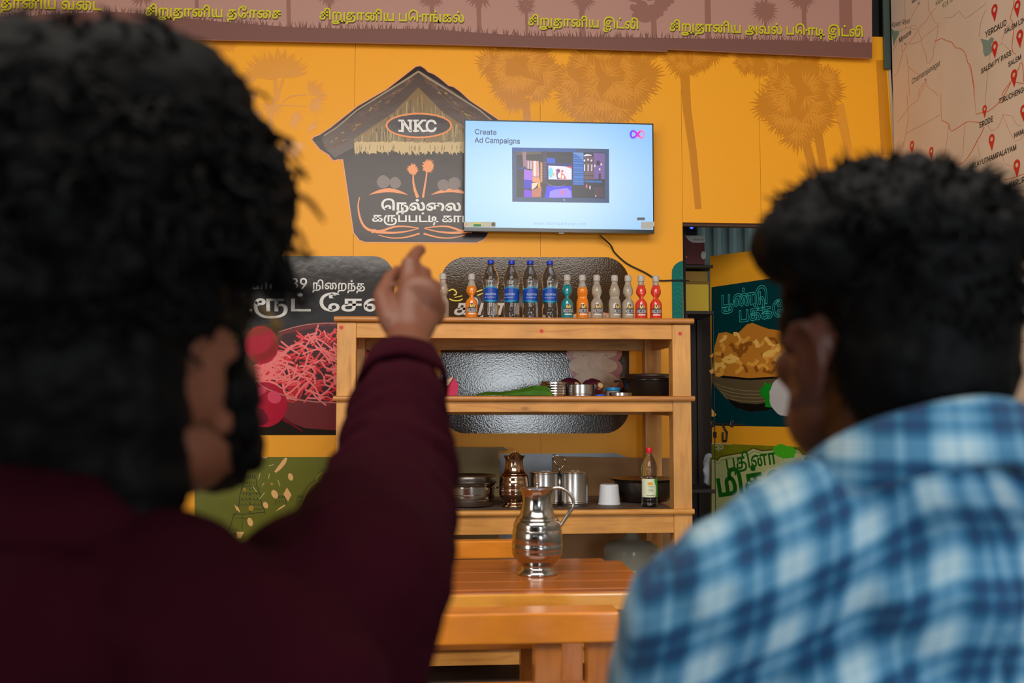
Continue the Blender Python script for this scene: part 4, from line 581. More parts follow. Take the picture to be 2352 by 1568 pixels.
palm([(1838, 225, 94, 112, 36, 48), (1740, 140, 52, 22, 8, 32)], [([(1848, 315), (1862, 370), (1874, 430)], 20, 20), ([(1878, 300), (1886, 350), (1898, 420)], 20, 18)], top=100)
polys('palm_trunk_print', strokeq([(1925, 240), (1940, 300), (1955, 380)], 26, 16), mpw(1), ochre_pale, wb)
polys('palm_leaf_print', [[(2012, 138), (2034, 138), (2050, 355), (2024, 355)]], mpw(1), ochre, wb)
D = fan(625, 182, 76, -PI/2, 2.5, 26, .13)+fan(650, 180, 70, -PI/2+.5, 1.8, 18, .13)+fan(575, 195, 46, -2.3, 2.6, 14)+fan(590, 212, 40, 2.7, 1.4, 9)+fan(712, 218, 42, -0.9, 1.7, 12)+fan(715, 228, 42, 0.7, 1.9, 11)+fan(668, 270, 34, .5, 2.2, 10)+fan(712, 288, 24, .6, 2.6, 8)+fan(655, 320, 46, 1.2, 2.0, 14)+fan(625, 240, 34, 1.6, 3.2, 12)+fan(670, 330, 40, .8, 1.6, 10)+fan(600, 255, 34, 2.4, 1.8, 9)+fan(498, 90, 50, 1.1, 1.5, 12)+fan(520, 92, 34, .7, 1.2, 8)
polys('palm_leaf_print', D, mpw(2), ochre_pale, wb)
polys('palm_trunk_print', strokeq([(632, 180), (634, 220), (622, 262), (620, 320)], 8, 13)+strokeq([(650, 182), (640, 215), (634, 235)], 7, 8)+strokeq([(646, 236), (668, 220), (706, 217)], 3, 3)+strokeq([(650, 241), (704, 244)], 2.5, 2.5), mpw(3), ochre_pale, wb)
# ---- header banner
YH = 5.235
hb = thing('header_banner', 'brownish pink banner with yellow dish names across the top of the orange wall', 'banner', (0, YH, zpt))
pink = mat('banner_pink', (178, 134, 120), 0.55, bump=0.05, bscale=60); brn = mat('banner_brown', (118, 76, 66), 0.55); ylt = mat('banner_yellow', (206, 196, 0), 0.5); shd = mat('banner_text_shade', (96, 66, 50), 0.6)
mph = lambda k: (lambda x, y: PY(x, y, YH-0.0005*k))
bmh = bmesh.new()
lo = [(-420, 66), (0, 77), (500, 92), (1050, 103), (1533, 118), (1534, 113), (2003, 134)]
fr_ = [PY(x, y, YH) for x, y in lo]+[PY(2000, -260, YH), PY(-420, -260, YH)]
fr_[-1].z = fr_[-2].z = zt-0.02
skin(bmh, [[bmh.verts.new(p) for p in fr_], [bmh.verts.new(p+V((0, 0.012, 0))) for p in fr_]])
M('banner_sheet', bmh, pink, hb)
gtop = [(-420, 40), (0, 40), (250, 26), (330, 32), (510, 50), (663, 62), (800, 66), (970, 66), (1200, 82), (1350, 84), (1600, 88), (1800, 92), (2003, 98)]
polys('ground_print', [gtop+[(x, y-0.5) for x, y in lo[::-1]]], mph(1), brn, hb)
tuft = []
def gy(x):
    for (x0, y0), (x1, y1) in zip(gtop[:-1], gtop[1:]):
        if x0 <= x <= x1: return y0+(y1-y0)*(x-x0)/(x1-x0)
for i in range(520):
    x = R.uniform(-60, 2000); y = gy(x); h = R.uniform(6, 18); l = R.uniform(-6, 6)
    tuft.append([(x-1.6, y+2), (x+1.6, y+2), (x+l, y-h)])
polys('grass_print', tuft, mph(1.4), brn, hb)
tr = []
for x, w_, y0 in ((661, 9, -60), (755, 7, -20), (990, 9, -60), (1098, 10, -60), (1208, 6, 15), (1335, 12, -60), (1500, 12, 10), (1624, 13, -60), (1757, 6, 20), (1845, 10, -60), (1941, 28, -60), (450, 8, -60), (90, 7, -60)):
    tr += strokeq([(x, y0), (x+3, gy(x)+6)], w_, w_*1.1)
for c in ((1208, 14, 26), (1757, 24, 34), (1340, -4, 34), (1100, -14, 40), (990, -6, 34), (1845, -8, 40), (330, -16, 40), (755, -12, 30)):
    for k in range(3): tr += fan(c[0], c[1], c[2], -PI/2+(k-1)*1.9, 2.0, 9, .2)
for k in range(26): tr.append(ellp(1500+R.uniform(-42, 42), 8+R.uniform(-16, 34), R.uniform(10, 18), R.uniform(6, 11), n=9, jit=.25, rnd=R))
polys('tree_print', tr, mph(0.7), mat('banner_tree', (146, 100, 88), 0.55), hb)
for wd, a, b in (('vadai', (-70, 16), (234, 23)), ('dosai', (333, 35), (645, 42)), ('pongal', (733, 44), (1067, 51)), ('idli', (1212, 57), (1468, 66)), ('podi', (1537, 70), (1984, 84))):
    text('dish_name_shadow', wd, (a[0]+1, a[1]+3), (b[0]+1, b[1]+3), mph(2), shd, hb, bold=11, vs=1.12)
    text('dish_name', wd, a, b, mph(3), ylt, hb, bold=10, vs=1.12)
# corner post
cp = thing('corner_post', 'dark green steel post in the corner beside the map board', 'post', (xat(2036, YW), YW-0.05, 0))
xp0, xp1 = PY(2005, 60, YW-.03).x, PY(2042, 60, YW-.03).x
bx('gap_filler', mat('gap_black', (14, 14, 15), 0.6), cp, xp0+0.002, xp1-0.035, YW+0.0205, YW+0.06, zpt-.3, zt-0.002)  # black slab stands in for the dark gap between banner and post
bx('post_flange', mat('green_steel', (60, 76, 70), 0.5), cp, xp1-0.033, xp1+0.004, YW-0.035, YW-0.02, zat(139, YW), zt-0.002, 0.002)
# ---- logo of the hut
lg = thing('hut_logo_sticker', 'dark hut shaped sign with thatched roof picture and white letters beside the TV', 'sign', (xat(930, YW), YW, zat(350, YW)))
cl = crop(700, 140, 3.4087)
mpl = lambda k: (lambda x, y: PY(x, y, YW-0.0016-0.0004*k))
out = [(58, 615), (72, 597), (115, 580), (200, 525), (415, 355), (640, 225), (872, 45), (905, 40), (935, 58), (965, 88), (1010, 105), (1060, 140), (1125, 195), (1165, 205), (1220, 245), (1290, 310), (1500, 450), (1700, 590), (1725, 612), (1712, 630), (1660, 690), (1545, 772), (1520, 770), (1490, 765), (1440, 1330), (1425, 1365), (1395, 1400), (1340, 1420), (470, 1415), (430, 1400), (385, 1345), (300, 768), (255, 770), (232, 778), (215, 770), (190, 735), (120, 690)]
def grow(p, d): 
    s = 1 if area2(p) < 0 else -1
    return offs(p, d*s)
polys('logo_glow', [cl(grow(out, 9))], mpl(0), mat('logo_peach', (236, 150, 84), 0.3), lg)
polys('logo_shape', [cl(out)], mpl(1), vinyl('logo_black', (44, 26, 24), 0.22, spec=.35), lg)
roof = [(890, 72), (560, 300), (130, 600), (165, 690), (235, 755), (380, 680), (1400, 680), (1545, 755), (1620, 690), (1660, 600), (1290, 330), (1150, 225)]
polys('roof_print', [cl(roof)], mpl(2), vinyl('thatch_dark', (74, 50, 36), 0.25), lg)
gab = [(890, 205), (700, 400), (385, 610), (385, 690), (1395, 690), (1395, 610), (1080, 400)]
polys('gable_print', [cl(gab)], mpl(3), vinyl('thatch_olive', (128, 98, 46), 0.25), lg)
tones = [vinyl('straw_a', (150, 122, 60), .3), vinyl('straw_b', (88, 64, 34), .3), vinyl('straw_c', (168, 150, 96), .3), vinyl('straw_d', (104, 62, 44), .3)]
sh = [[] for _ in tones]
for i in range(150):
    x = R.uniform(400, 1390); top = 215+abs(x-890)*0.80+R.uniform(0, 60); y0 = R.uniform(top, 560); y1 = min(y0+R.uniform(50, 160), 660)
    if y0 < y1: sh[R.randrange(3)].append(cl(stroke([(x, y0), (x+R.uniform(-12, 12), y1)], R.uniform(4, 11))))
for i in range(90):
    for s in (1, -1):
        t = R.uniform(0, 1); x = 890+s*(20+t*690); y = 95+t*530+R.uniform(5, 95)*(0.4+t); L_ = R.uniform(15, 40)
        sh[R.choice((0, 1, 3, 3))].append(cl(stroke([(x, y), (x+s*L_, y+L_*0.62)], R.uniform(6, 16))))
for k, s in enumerate(sh): polys('straw_print', s, mpl(4+k*.3), tones[k], lg)
ed = []
for s in (1, -1):
    ed += [cl(q) for q in strokeq([(890, 82), (890+s*120, 160), (890+s*250, 240), (890+s*480, 385), (890+s*640, 520), (890+s*740, 585)], 15, 10)]
polys('ridge_print', ed, mpl(6), vinyl('ridge', (158, 136, 108), .3), lg)
fr2 = []
x = 388
while x < 1385:
    w_ = R.uniform(12, 26); fr2.append(cl([(x, R.uniform(628, 645)), (x+w_, R.uniform(622, 640)), (x+w_+R.uniform(-2, 3), R.uniform(700, 742)), (x+R.uniform(-3, 3), R.uniform(695, 740))])); x += w_*0.93
polys('fringe_print', fr2, mpl(5.5), vinyl('fringe', (206, 178, 122), .3), lg)
fr3 = [cl(spindle((x_, R.uniform(640, 660)), (x_+R.uniform(-8, 8), R.uniform(700, 740)), R.uniform(4, 8))) for x_ in [R.uniform(390, 1380) for _ in range(34)]]
polys('fringe_shade_print', fr3, mpl(6), vinyl('fringe_d', (130, 98, 60), .3), lg)
lo_or = vinyl('logo_orange', (238, 140, 60), .25); lo_wh = vinyl('logo_white', (226, 226, 222), .25)
polys('badge', [cl(ellp(893, 505, 262, 100, n=40))], mpl(7), lo_or, lg)
polys('badge', [cl(ellp(893, 505, 246, 86, n=40))], mpl(7.5), vinyl('badge_black', (40, 18, 20), .2), lg)
text('logo_letters', 'NKC', cl([(748, 553)])[0], cl([(1042, 553)])[0], mpl(8.5), lo_wh, lg, bold=15, track=22, vs=0.98)
ser = []
for x in (738, 792, 855, 900, 935): pass
for (x0, x1, y) in ((733, 778, 466), (805, 842, 466), (733, 775, 547), (848, 893, 466), (915, 952, 466), (848, 893, 547), (918, 962, 547)): ser.append(cl([(x0, y-7), (x1, y-7), (x1, y+7), (x0, y+7)]))
each('logo_serif', ser, mpl(8.2), lo_wh, lg)
og = []
for cx, cy, r in ((845, 840, 52), (965, 815, 60)):
    og.append(ellp(cx, cy+15, r*.62, r*.62, n=16, jit=.15, rnd=R))
    for k in range(9): og += [[q_ for q_ in s_] for s_ in fan(cx, cy+8, r, 2*PI*k/9, .8, 4, .25)]
og += strokeq([(848, 880), (850, 950), (862, 1010), (885, 1070)], 10, 26)+strokeq([(958, 860), (948, 930), (935, 1010), (925, 1070)], 10, 18)
arc = lambda cx, w_, y0, h, t0, t1: [(cx-w_+2*w_*i/14, y0-h*math.sin(PI*i/14)) for i in range(15)]
def cres(cx, w_, y0, h1, h2): 
    a = [(cx-w_+2*w_*i/14, y0-h1*math.sin(PI*i/14)**.9) for i in range(15)]; b = [(cx-w_+2*w_*i/14, y0-h2*math.sin(PI*i/14)) for i in range(15)]
    return [[a[i], a[i+1], b[i+1], b[i]] for i in range(14)]
og += cres(655, 155, 1050, 54, 22)+cres(1140, 155, 1050, 54, 22)
og += strokeq([(430, 1065), (418, 1130), (428, 1210), (455, 1280), (500, 1320), (560, 1330)], 8, 24, 3)
for s in (1, -1):
    X = lambda x: 915+s*(x-915)
    og += [[(X(a), b) for a, b in q_] for q_ in strokeq([(520, 1335), (600, 1330), (700, 1298), (790, 1295), (890, 1308)], 22, 8, 3)+strokeq([(560, 1338), (680, 1345), (790, 1335), (895, 1310)], 22, 6, 3)+strokeq([(575, 1362), (680, 1385), (790, 1380), (900, 1350)], 6, 14, 3)]
og = [q_ for q_ in og]
polys('logo_swirls', [cl(q_) for q_ in og], mpl(7), lo_or, lg)
gr = vinyl('logo_grey', (120, 104, 100), .3)
each('jaggery_print', [cl(ellp(*c, n=18, jit=.06, rnd=R)) for c in ((615, 945, 52, 50), (708, 955, 44, 46), (1085, 970, 46, 46), (1172, 960, 52, 50))], mpl(6.5), gr, lg)
text('logo_letters', 'nellai', cl([(595, 1166)])[0], cl([(1228, 1172)])[0], mpl(9), lo_wh, lg, bold=16, vs=.82)
text('logo_letters', 'karu', cl([(525, 1256)])[0], cl([(1335, 1262)])[0], mpl(9), lo_wh, lg, bold=12, vs=.85)
# ---- posters
def mpp(k, Y=YW): return lambda x, y: PY(x, y, Y-0.0016-0.0004*k)
bp_ = thing('beetroot_poster', 'black poster of red beetroot strips in a bowl beside the shelf', 'poster', (xat(670, YW), YW, zat(800, YW)))
polys('poster_sheet', [rrect(447, 588, 905, 999, 48, corners=(1, 0, 0, 0))], mpp(0), vinyl('poster_black', (40, 33, 26), .13), bp_)
pw = vinyl('poster_white', (222, 220, 214), .2)
text('poster_words', 'Vitamin B9', (534, 663), (708, 663), mpp(5), pw, bp_, bold=7)
text('poster_words', 'nirai', (717, 663), (839, 665), mpp(5), pw, bp_, bold=8)
text('poster_words', 'beet', (470, 714), (714, 714), mpp(5), pw, bp_, bold=8, vs=.7)
text('poster_words', 'sev', (731, 714), (905, 714), mpp(5), pw, bp_, bold=8, vs=.72)
for k in range(9):
    pass
scr = []
for k in range(26):
    x = 660+R.uniform(0, 170); y = 600+R.choice((0, 30, 52, 110, 140))+R.uniform(-6, 6); a = R.uniform(0, 6)
    scr += strokeq([(x+7*math.cos(a+t*1.1)*(.5+.2*t), y+7*math.sin(a+t*1.1)) for t in range(5)], 1.2, 1.2, 2)
polys('scribble_print', scr, mpp(4), vinyl('scribble', (26, 20, 16), .2), bp_)
bowl = [(577, 850), (590, 880), (620, 925), (655, 965), (700, 983), (800, 990), (880, 988), (905, 985), (905, 760), (830, 745), (745, 742), (690, 750), (645, 762), (610, 800)]
polys('bowl_print', [bowl], mpp(1), vinyl('bowl_maroon', (112, 26, 30), .25), bp_)
polys('bowl_inside_print', [[(585, 850), (640, 905), (720, 922), (905, 926), (905, 752), (745, 747), (650, 768), (600, 810)]], mpp(1.6), vinyl('bowl_in', (60, 10, 14), .25), bp_)
polys('bowl_rim_print', strokeq([(577, 850), (600, 885), (655, 908), (720, 922), (905, 929)], 3, 3, 3)+strokeq([(640, 762), (690, 748), (745, 742), (830, 744), (905, 752)], 2.5, 2.5, 3), mpp(5), vinyl('rim_pink', (190, 110, 100), .25), bp_)
sa, sb, sc_ = [], [], []
for i in range(420):
    t = R.random(); x = 590+R.uniform(0, 310); 
    y0 = 765+max(0, (700-x))*.75; y = R.uniform(y0, 915 if x > 650 else 860+(x-590)*.7)
    a = R.uniform(-1.1, 1.1); L_ = R.uniform(12, 30); c = R.uniform(-.5, .5)
    p = [(x-L_*math.cos(a), y-L_*math.sin(a)), (x+c*12, y+c*-12), (x+L_*math.cos(a+c), y+L_*math.sin(a+c))]
    (sa, sb, sc_)[i % 3].extend(strokeq(p, 4.2, 3.6, 3))
    if i % 3 == 1: sc_.extend(strokeq([(q[0]-1, q[1]-1.4) for q in p], 1.0, .8, 3))
polys('beetroot_strip_print', sa, mpp(2), vinyl('beet_a', (196, 22, 34), .25), bp_)
polys('beetroot_strip_print', sb, mpp(2.6), vinyl('beet_b', (228, 44, 52), .25), bp_)
polys('beetroot_strip_print', sc_, mpp(3.2), vinyl('beet_c', (240, 120, 118), .25), bp_)
bt = [vinyl('beetroot', (176, 10, 44), .2), vinyl('beetroot_dark', (108, 8, 34), .2), vinyl('beetroot_pale', (214, 70, 96), .2)]
each('beetroot_print', [ellp(607, 929, 53, 52), ellp(528, 962, 32, 34), ellp(600, 792, 40, 44)], mpp(4), bt[0], bp_)
each('beetroot_print', [ellp(590, 955, 28, 20, .5, jit=.1, rnd=R)]+strokeq([(650, 962), (668, 972), (695, 990)], 9, 3), mpp(4.4), bt[1], bp_)
each('beetroot_print', [ellp(592, 900, 22, 10, -.4), ellp(630, 912, 16, 14, .5)], mpp(4.8), bt[2], bp_)
# olive poster
op = thing('snack_poster', 'olive green poster with temple drawing and falling nuts beneath the beetroot one', 'poster', (xat(600, YW), YW, zat(1200, YW)))
polys('poster_sheet', [rrect(447, 1049, 905, 1440, 40, corners=(0, 1, 1, 0))], mpp(0), vinyl('poster_olive', (104, 106, 6), .3, vary=.12, vscale=4), op)
cs_ = crop(380, 960, 4.523)
ink = vinyl('ink', (34, 40, 4), .35)
tl = []
def ln_(pts, w=7): tl.extend(strokeq(pts, w, w))
ln_([(640, 1205), (680, 1110), (712, 990), (740, 985), (765, 880), (775, 790), (805, 690), (818, 620), (940, 620), (950, 700), (985, 800), (1000, 890), (1025, 945), (1030, 990)])
ln_([(712, 998), (780, 1000), (1030, 978)]); ln_([(760, 905), (880, 900), (1000, 905)], 5); ln_([(905, 945), (1025, 945)], 5); ln_([(780, 850), (990, 850)], 4); ln_([(800, 780), (975, 780)], 4); ln_([(810, 710), (955, 705)], 4)
for x in range(825, 940, 20): ln_([(x, 618), (x+2, 588)], 7)
for i in range(5):
    for j in range(5): ln_([(825-i*8+j*(24+i*5), 660+i*55), (825-i*8+j*(24+i*5), 685+i*55)], 6)
for y in (700, 742, 798, 836, 878, 975): tl.append(ellp(876, y, 8, 8, n=10))
ln_([(570, 1215), (640, 1225), (740, 1195), (820, 1190)]); ln_([(520, 1210), (575, 1212)]); ln_([(530, 1210), (530, 1250), (500, 1250)], 5); ln_([(555, 1330), (555, 1275), (500, 1275)], 5)
ln_([(490, 1210), (492, 1165)], 7)
for a in range(5): ln_([(490, 1165), (490+30*math.cos(a*1.25+2), 1165+18*math.sin(a*1.25+2))], 6)
ln_([(570, 1340), (640, 1290), (700, 1265)], 26)
for x in (1370, 1150):
    ln_([(x-10, 900), (x, 825), (x+95, 825), (x+105, 900)], 5)
    for k in range(6): ln_([(x+5+k*16, 823), (x+5+k*16, 803)], 6)
    for k in range(4): ln_([(x+15+k*20, 850), (x+15+k*20, 880)], 5)
ln_([(710, 1035), (870, 1045)], 4); ln_([(690, 1155), (750, 1160)], 4); ln_([(795, 1000), (800, 1180)], 4)
polys('temple_print', [cs_(q_) for q_ in tl], mpp(1), ink, op)
nut = []
for c in ((935, 495, 20, 22, .2), (1300, 610, 26, 40, -.3), (1135, 790, 32, 48, -.5), (1040, 903, 26, 36, -.5), (880, 1078, 28, 46, -.3), (1590, 800, 34, 54, .4)): nut.append(ellp(*c, n=16))
nut += [[(705, 600), (735, 572), (775, 570), (802, 618), (745, 643)], [(1262, 720), (1310, 795), (1275, 865), (1225, 790)], [(1130, 555), (1215, 440), (1245, 408), (1268, 418), (1250, 470), (1205, 525), (1150, 568)], [(995, 398), (1065, 398), (1050, 418), (1015, 418)], [(1140, 970), (1190, 925), (1240, 897), (1245, 910), (1190, 945)], [(715, 900), (755, 925), (780, 980), (740, 955)], [(565, 1360), (640, 1310), (730, 1260), (700, 1340), (620, 1400)], [(740, 1180), (820, 1180), (780, 1250), (745, 1245)]]
each('nut_print', [cs_(q_) for q_ in nut], mpp(2), vinyl('nut', (232, 180, 110), .35), op)
dsh = []
for a, b in (((1075, 497), (1125, 480)), ((983, 570), (967, 636)), ((1079, 575), (1072, 632)), ((1168, 640), (1190, 710)), ((1025, 672), (1002, 708)), ((908, 710), (947, 764)), ((1030, 773), (975, 843))): dsh += strokeq([a, b], 7, 6)
polys('seed_print', [cs_(q_) for q_ in dsh], mpp(2.4), vinyl('seed', (196, 200, 130), .35), op)
polys('seed_print', [cs_(ellp(*c, n=14)) for c in ((822, 738, 17, 17), (1105, 683, 16, 14), (890, 935, 28, 28))], mpp(2.6), vinyl('pea', (176, 130, 20), .35), op)
polys('flourish_print', [cs_(q_) for q_ in strokeq([(1400, 930), (1470, 760), (1530, 690), (1570, 660), (1575, 610), (1640, 560)], 11, 11, 3)+strokeq([(1460, 880), (1520, 740), (1600, 700), (1620, 640)], 5, 5, 3)], mpp(1.4), vinyl('lime', (160, 158, 10), .35), op)
# black poster behind the shelf
cpz = thing('cookie_poster', 'black rounded poster with stacked cookies picture behind the bottles', 'poster', (xat(1230, YW), YW, zat(790, YW)))
polys('poster_sheet', [rrect(1012, 590, 1445, 995, 58)], mpp(0), mat('vinyl_dark', (66, 46, 24), .08, bump=.045, bscale=120), cpz)  # brown of a warm reflection is put into the base colour
ck = [vinyl('cookie', (206, 168, 128), .25, vary=.2, vscale=25), vinyl('cookie_edge', (170, 90, 70), .25), vinyl('cookie_crack', (96, 58, 40), .3)]
each('cookie_print', [ellp(1362, 735, 62, 20), ellp(1365, 812, 64, 30), ellp(1368, 846, 62, 34), ellp(1374, 880, 60, 30)], mpp(1), ck[1], cpz)
each('cookie_print', [ellp(1360, 733, 58, 16, jit=.05, rnd=R), ellp(1362, 806, 58, 20, jit=.05, rnd=R), ellp(1362, 840, 56, 22, jit=.05, rnd=R), ellp(1368, 876, 54, 24, jit=.05, rnd=R)], mpp(1.6), ck[0], cpz)
cr = []
for k in range(60):
    x = 1362+R.uniform(-48, 48); y = R.choice((735, 808, 842, 878))+R.uniform(-12, 12); a = R.uniform(0, 6)
    cr += strokeq([(x, y), (x+6*math.cos(a), y+4*math.sin(a)), (x+10*math.cos(a+.7), y+7*math.sin(a+.7))], 1.1, .6)
polys('cookie_crack_print', cr, mpp(2), ck[2], cpz)
yl = vinyl('poster_yellow', (226, 206, 10), .25)
polys('swirl_print', strokeq([(1030, 668), (1040, 664), (1048, 670), (1047, 676), (1042, 677)], 3, 3, 3)+strokeq([(1032, 686), (1042, 690), (1055, 690), (1063, 686)], 3, 2.5, 3)+strokeq([(1044, 683), (1062, 679)], 2, 2)+strokeq([(1094, 670), (1108, 665)], 3, 3)+strokeq([(1097, 678), (1112, 672)], 3, 2), mpp(3), yl, cpz)
text('poster_words', 'kira', (1040, 722), (1158, 722), mpp(2.6), vinyl('poster_lilac', (196, 186, 178), .3), cpz, bold=11, vs=.92, slant=.25)
polys('seam_print', [[(1237, 592), (1238, 592), (1238, 993), (1237, 993)], [(1247.5, 592), (1248.8, 592), (1248.8, 993), (1247.5, 993)]], mpp(3), vinyl('seam', (20, 16, 12), .2), cpz)
# teal strip
tp = thing('teal_poster', 'narrow teal poster edge at the left side of the doorway', 'poster', (xat(1556, YW), YW, zat(800, YW)))
polys('poster_sheet', [[(1568.5, 598), (1558, 602), (1549, 609), (1543.5, 620), (1543, 630), (1546, 995), (1571, 995)]], mpp(0), vinyl('teal', (0, 104, 94), .2), tp)
polys('pattern_print', [q_ for k in range(12) for q_ in strokeq([(1546+R.uniform(0, 6), 640+k*11), (1556, 632+k*11+R.uniform(-6, 6)), (1567, 640+k*11)], .8, .8)], mpp(1), vinyl('teal_pale', (20, 140, 130), .25), tp)
# lowest strip of the wall seen inside the shelf
gs = thing('grey_notice', 'pale blue grey notice with a slanted end low on the orange wall', 'notice', (xat(1300, YW), YW, zat(1090, YW)))
polys('notice_sheet', [[(1147, 1042), (1414, 1040), (1440, 1050), (1475, 1075), (1475, 1300), (1147, 1300)]], mpp(0), vinyl('notice', (150, 160, 170), .3), gs)
# cardboard
cbm = mat('cardboard', (158, 122, 82), .85, bump=.2, bscale=40, vary=.08)
cb2 = mat('cardboard_grey', (138, 122, 88), .85, bump=.2, bscale=40, vary=.08)
def card(name, label, pts, Y, m, th=.004, lean=0.0):
    bm = bmesh.new(); p = [PY(x, y, Y) for x, y in pts]
    for v in p: v.z = 0.0005 if v.z < .12 else v.z
    skin(bm, [[bm.verts.new(v) for v in p], [bm.verts.new(v+V((0, th, 0))) for v in p]])
    return tag(M(name, bm, m), label, 'cardboard')
card('cardboard_sheet', 'brown cardboard sheet against the wall behind the steel caddy and basin', [(1270, 1048), (1555, 1052), (1555, 1480), (1270, 1480)], 5.27, cbm)
card('torn_cardboard', 'grey brown cardboard with a torn corner standing behind the steel pots', [(960, 1026), (1130, 1027), (1156, 1026), (1166, 1032), (1162, 1036), (1152, 1032), (1145, 1040), (1143, 1050), (1150, 1062), (1147, 1075), (1141, 1480), (960, 1480)], 5.22, cb2)
# ---- doorway: back room
br = thing('wall_store_room', None, None, (2, 6.7, 0), kind='structure')
corrugated('sheet', br, mat('grey_green_sheet', (92, 112, 106), .5, vary=.15, vscale=6), 'x', 6.7, 1.5, 4.6, 0, 3.0, pitch=.11, dep=.012)
bx('side_partition', dark_void, br, 1.36, 1.40, YW+.12, 6.75, 0, 3.0)
bx('side_partition', dark_void, br, 4.6, 4.64, YW+.12, 6.75, 0, 3.0)
YR = 5.95
rk = thing('store_rack', 'dark steel rack inside the doorway under the yellow crate', 'rack', (xat(1600, YR), YR, 0))
rm = mat('rack_steel', (44, 32, 26), .55)
xa, xb = xat(1566, YR), xat(1646, YR)
zrk = zat(712.5, YR)
for z in (zrk, .735, .4): bx('rack_shelf', rm, rk, xa, xb, YR-.05, YR+.35, z-.02, z, .003)
bx('dark_backing', rm, rk, xa, xb+.3, YR+.351, YR+.36, 0.02, zrk)  # sheet added to keep the space below the crate dark
for x_ in (xa, xb-.03):
    for y_ in (YR-.05, YR+.32): bx('rack_post', rm, rk, x_, x_+.03, y_, y_+.03, 0, zrk-.021, .002)
ws = thing('wall_shelf', 'dark wooden shelf board holding the red carton inside the doorway', 'shelf', (xa, YR, zat(606, YR)))
bx('shelf_board', rm, ws, 1.4005, xb-.01, YR-.05, YR+.3, zat(606, YR)-.018, zat(606, YR), .002)
bx('wall_cleat', rm, ws, 1.4005, 1.42, YR-.04, YR+.28, zat(606, YR)-.05, zat(606, YR)-.0185)
cr_ = thing('yellow_crate', 'yellow plastic crate on the rack inside the doorway', 'crate', (xat(1600, YR), YR+.12, zat(712, YR)))
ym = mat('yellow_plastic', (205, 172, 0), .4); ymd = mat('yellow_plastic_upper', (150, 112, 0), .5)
zb, zm, zu = zat(712.5, YR)+.0005, zat(645, YR), zat(609, YR)-.012
bx('crate_wall', ym, cr_, xat(1568, YR), xat(1629, YR), YR-.02, YR-.012, zb, zm, .002); bx('crate_wall', ym, cr_, xat(1568, YR), xat(1629, YR), YR+.26, YR+.268, zb, zm, .002)
bx('crate_wall', ym, cr_, xat(1568, YR), xat(1568, YR)+.006, YR-.0115, YR+.259, zb, zm); bx('crate_wall', ym, cr_, xat(1629, YR)-.006, xat(1629, YR), YR-.0115, YR+.259, zb, zm)
bx('crate_rim', mat('yellow_plastic_dark', (120, 92, 10), .6), cr_, xat(1567, YR), xat(1630, YR), YR-.028, YR-.0125, zm-.012, zm+.006, .003)  # rim in a darker yellow than the crate walls
bx('crate_hood', ymd, cr_, xat(1568, YR), xat(1631, YR), YR+.02, YR+.255, zm, zu-.01, .003)
mc = thing('inverter_carton', 'dark red carton with white curved corner and printed name inside the doorway', 'carton', (xat(1595, YR), YR, zat(604, YR)))
x0, x1 = xat(1562, YR), xat(1620, YR); z0, z1 = zat(604.5, YR), zat(541, YR)
bx('carton_body', mat('carton_red', (92, 16, 22), .5), mc, x0, x1, YR-.03, YR+.2, z0+.001, z1, .002)
mpc = lambda k: (lambda x, y: PY(x, y, YR-.0305-.0004*k))
polys('carton_white_print', [[(1574, 541), (1581, 551), (1590, 556.5), (1602, 557.5), (1619, 557), (1619, 541)]], mpc(1), mat('carton_white', (190, 190, 182), .5), mc)
text('carton_name', 'MICROTEK', (1592, 552), (1617, 552), mpc(2), mat('carton_navy', (40, 44, 92), .5), mc, bold=6)
polys('carton_lamp_print', [ellp(1616, 586, 6, 9)], mpc(1), mat('carton_white', (190, 190, 182), .5), mc)
polys('carton_strip_print', [[(1569, 588), (1579, 588), (1579, 592), (1569, 592)]], mpc(1), mat('carton_orange', (190, 90, 40), .5), mc)
bb = thing('router_box', 'black box with a glowing blue light above the carton', 'box', (xat(1590, YR), YR+.05, zat(540.6, YR)))
bx('housing', mat('black_plastic', (16, 16, 18), .4), bb, xat(1566, YR), xat(1604, YR), YR-.01, YR+.18, z1+.001, zat(505, YR), .004)
bl = bmesh.new(); ell(bl, PY(1588.5, 521, YR-.014), (.012, .005, .012), sub=2)
o = M('status_light', bl, mat('blue_led', (30, 60, 255), emit=7), bb, True)
wb_ = bmesh.new(); ell(wb_, PY(1629, 1080, 6.02), (.045, .045, .10), sub=3)
for v in wb_.verts: v.co += V((noise.noise(v.co*22), noise.noise(v.co*25+V((3, 1, 2))), noise.noise(v.co*21)))*.018
bmz = wb_
o = M('plastic_bag', bmz, mat('white_polythene', (200, 205, 210), .3), None, True); tag(o, 'white plastic bag on the dark rack beside the door leaf edge', 'bag')
# ---- door leaf
pf = PY(1634, 900, 5.92); ph_ = PY(1889, 900, YW+.03)
dv = V((ph_.x-pf.x, ph_.y-pf.y, 0)).normalized(); dn = V((dv.y, -dv.x, 0))
if dn.y > 0: dn = -dn
def mpd(k): 
    def f(x, y):
        d = ray(x, y); o_ = V((pf.x, pf.y, 0))+dn*(0.0004*k+0.0006)
        t = (o_-CAM).dot(dn)/d.dot(dn) if False else ((o_-V((CAM.x, CAM.y, 0))).dot(dn))/(V((d.x, d.y, 0)).dot(dn))
        return CAM+d*t
    return f
dl = thing('door_1', None, None, (pf.x, pf.y, 0), kind='structure')
ztop = mpd(0)(1634, 588).z
W_ = (V((ph_.x, ph_.y, 0))-V((pf.x, pf.y, 0))).length
bm = bmesh.new()
a = V((pf.x, pf.y, 0)); b = a+dv*W_
q = [a, b, b-dn*.03, a-dn*.03]
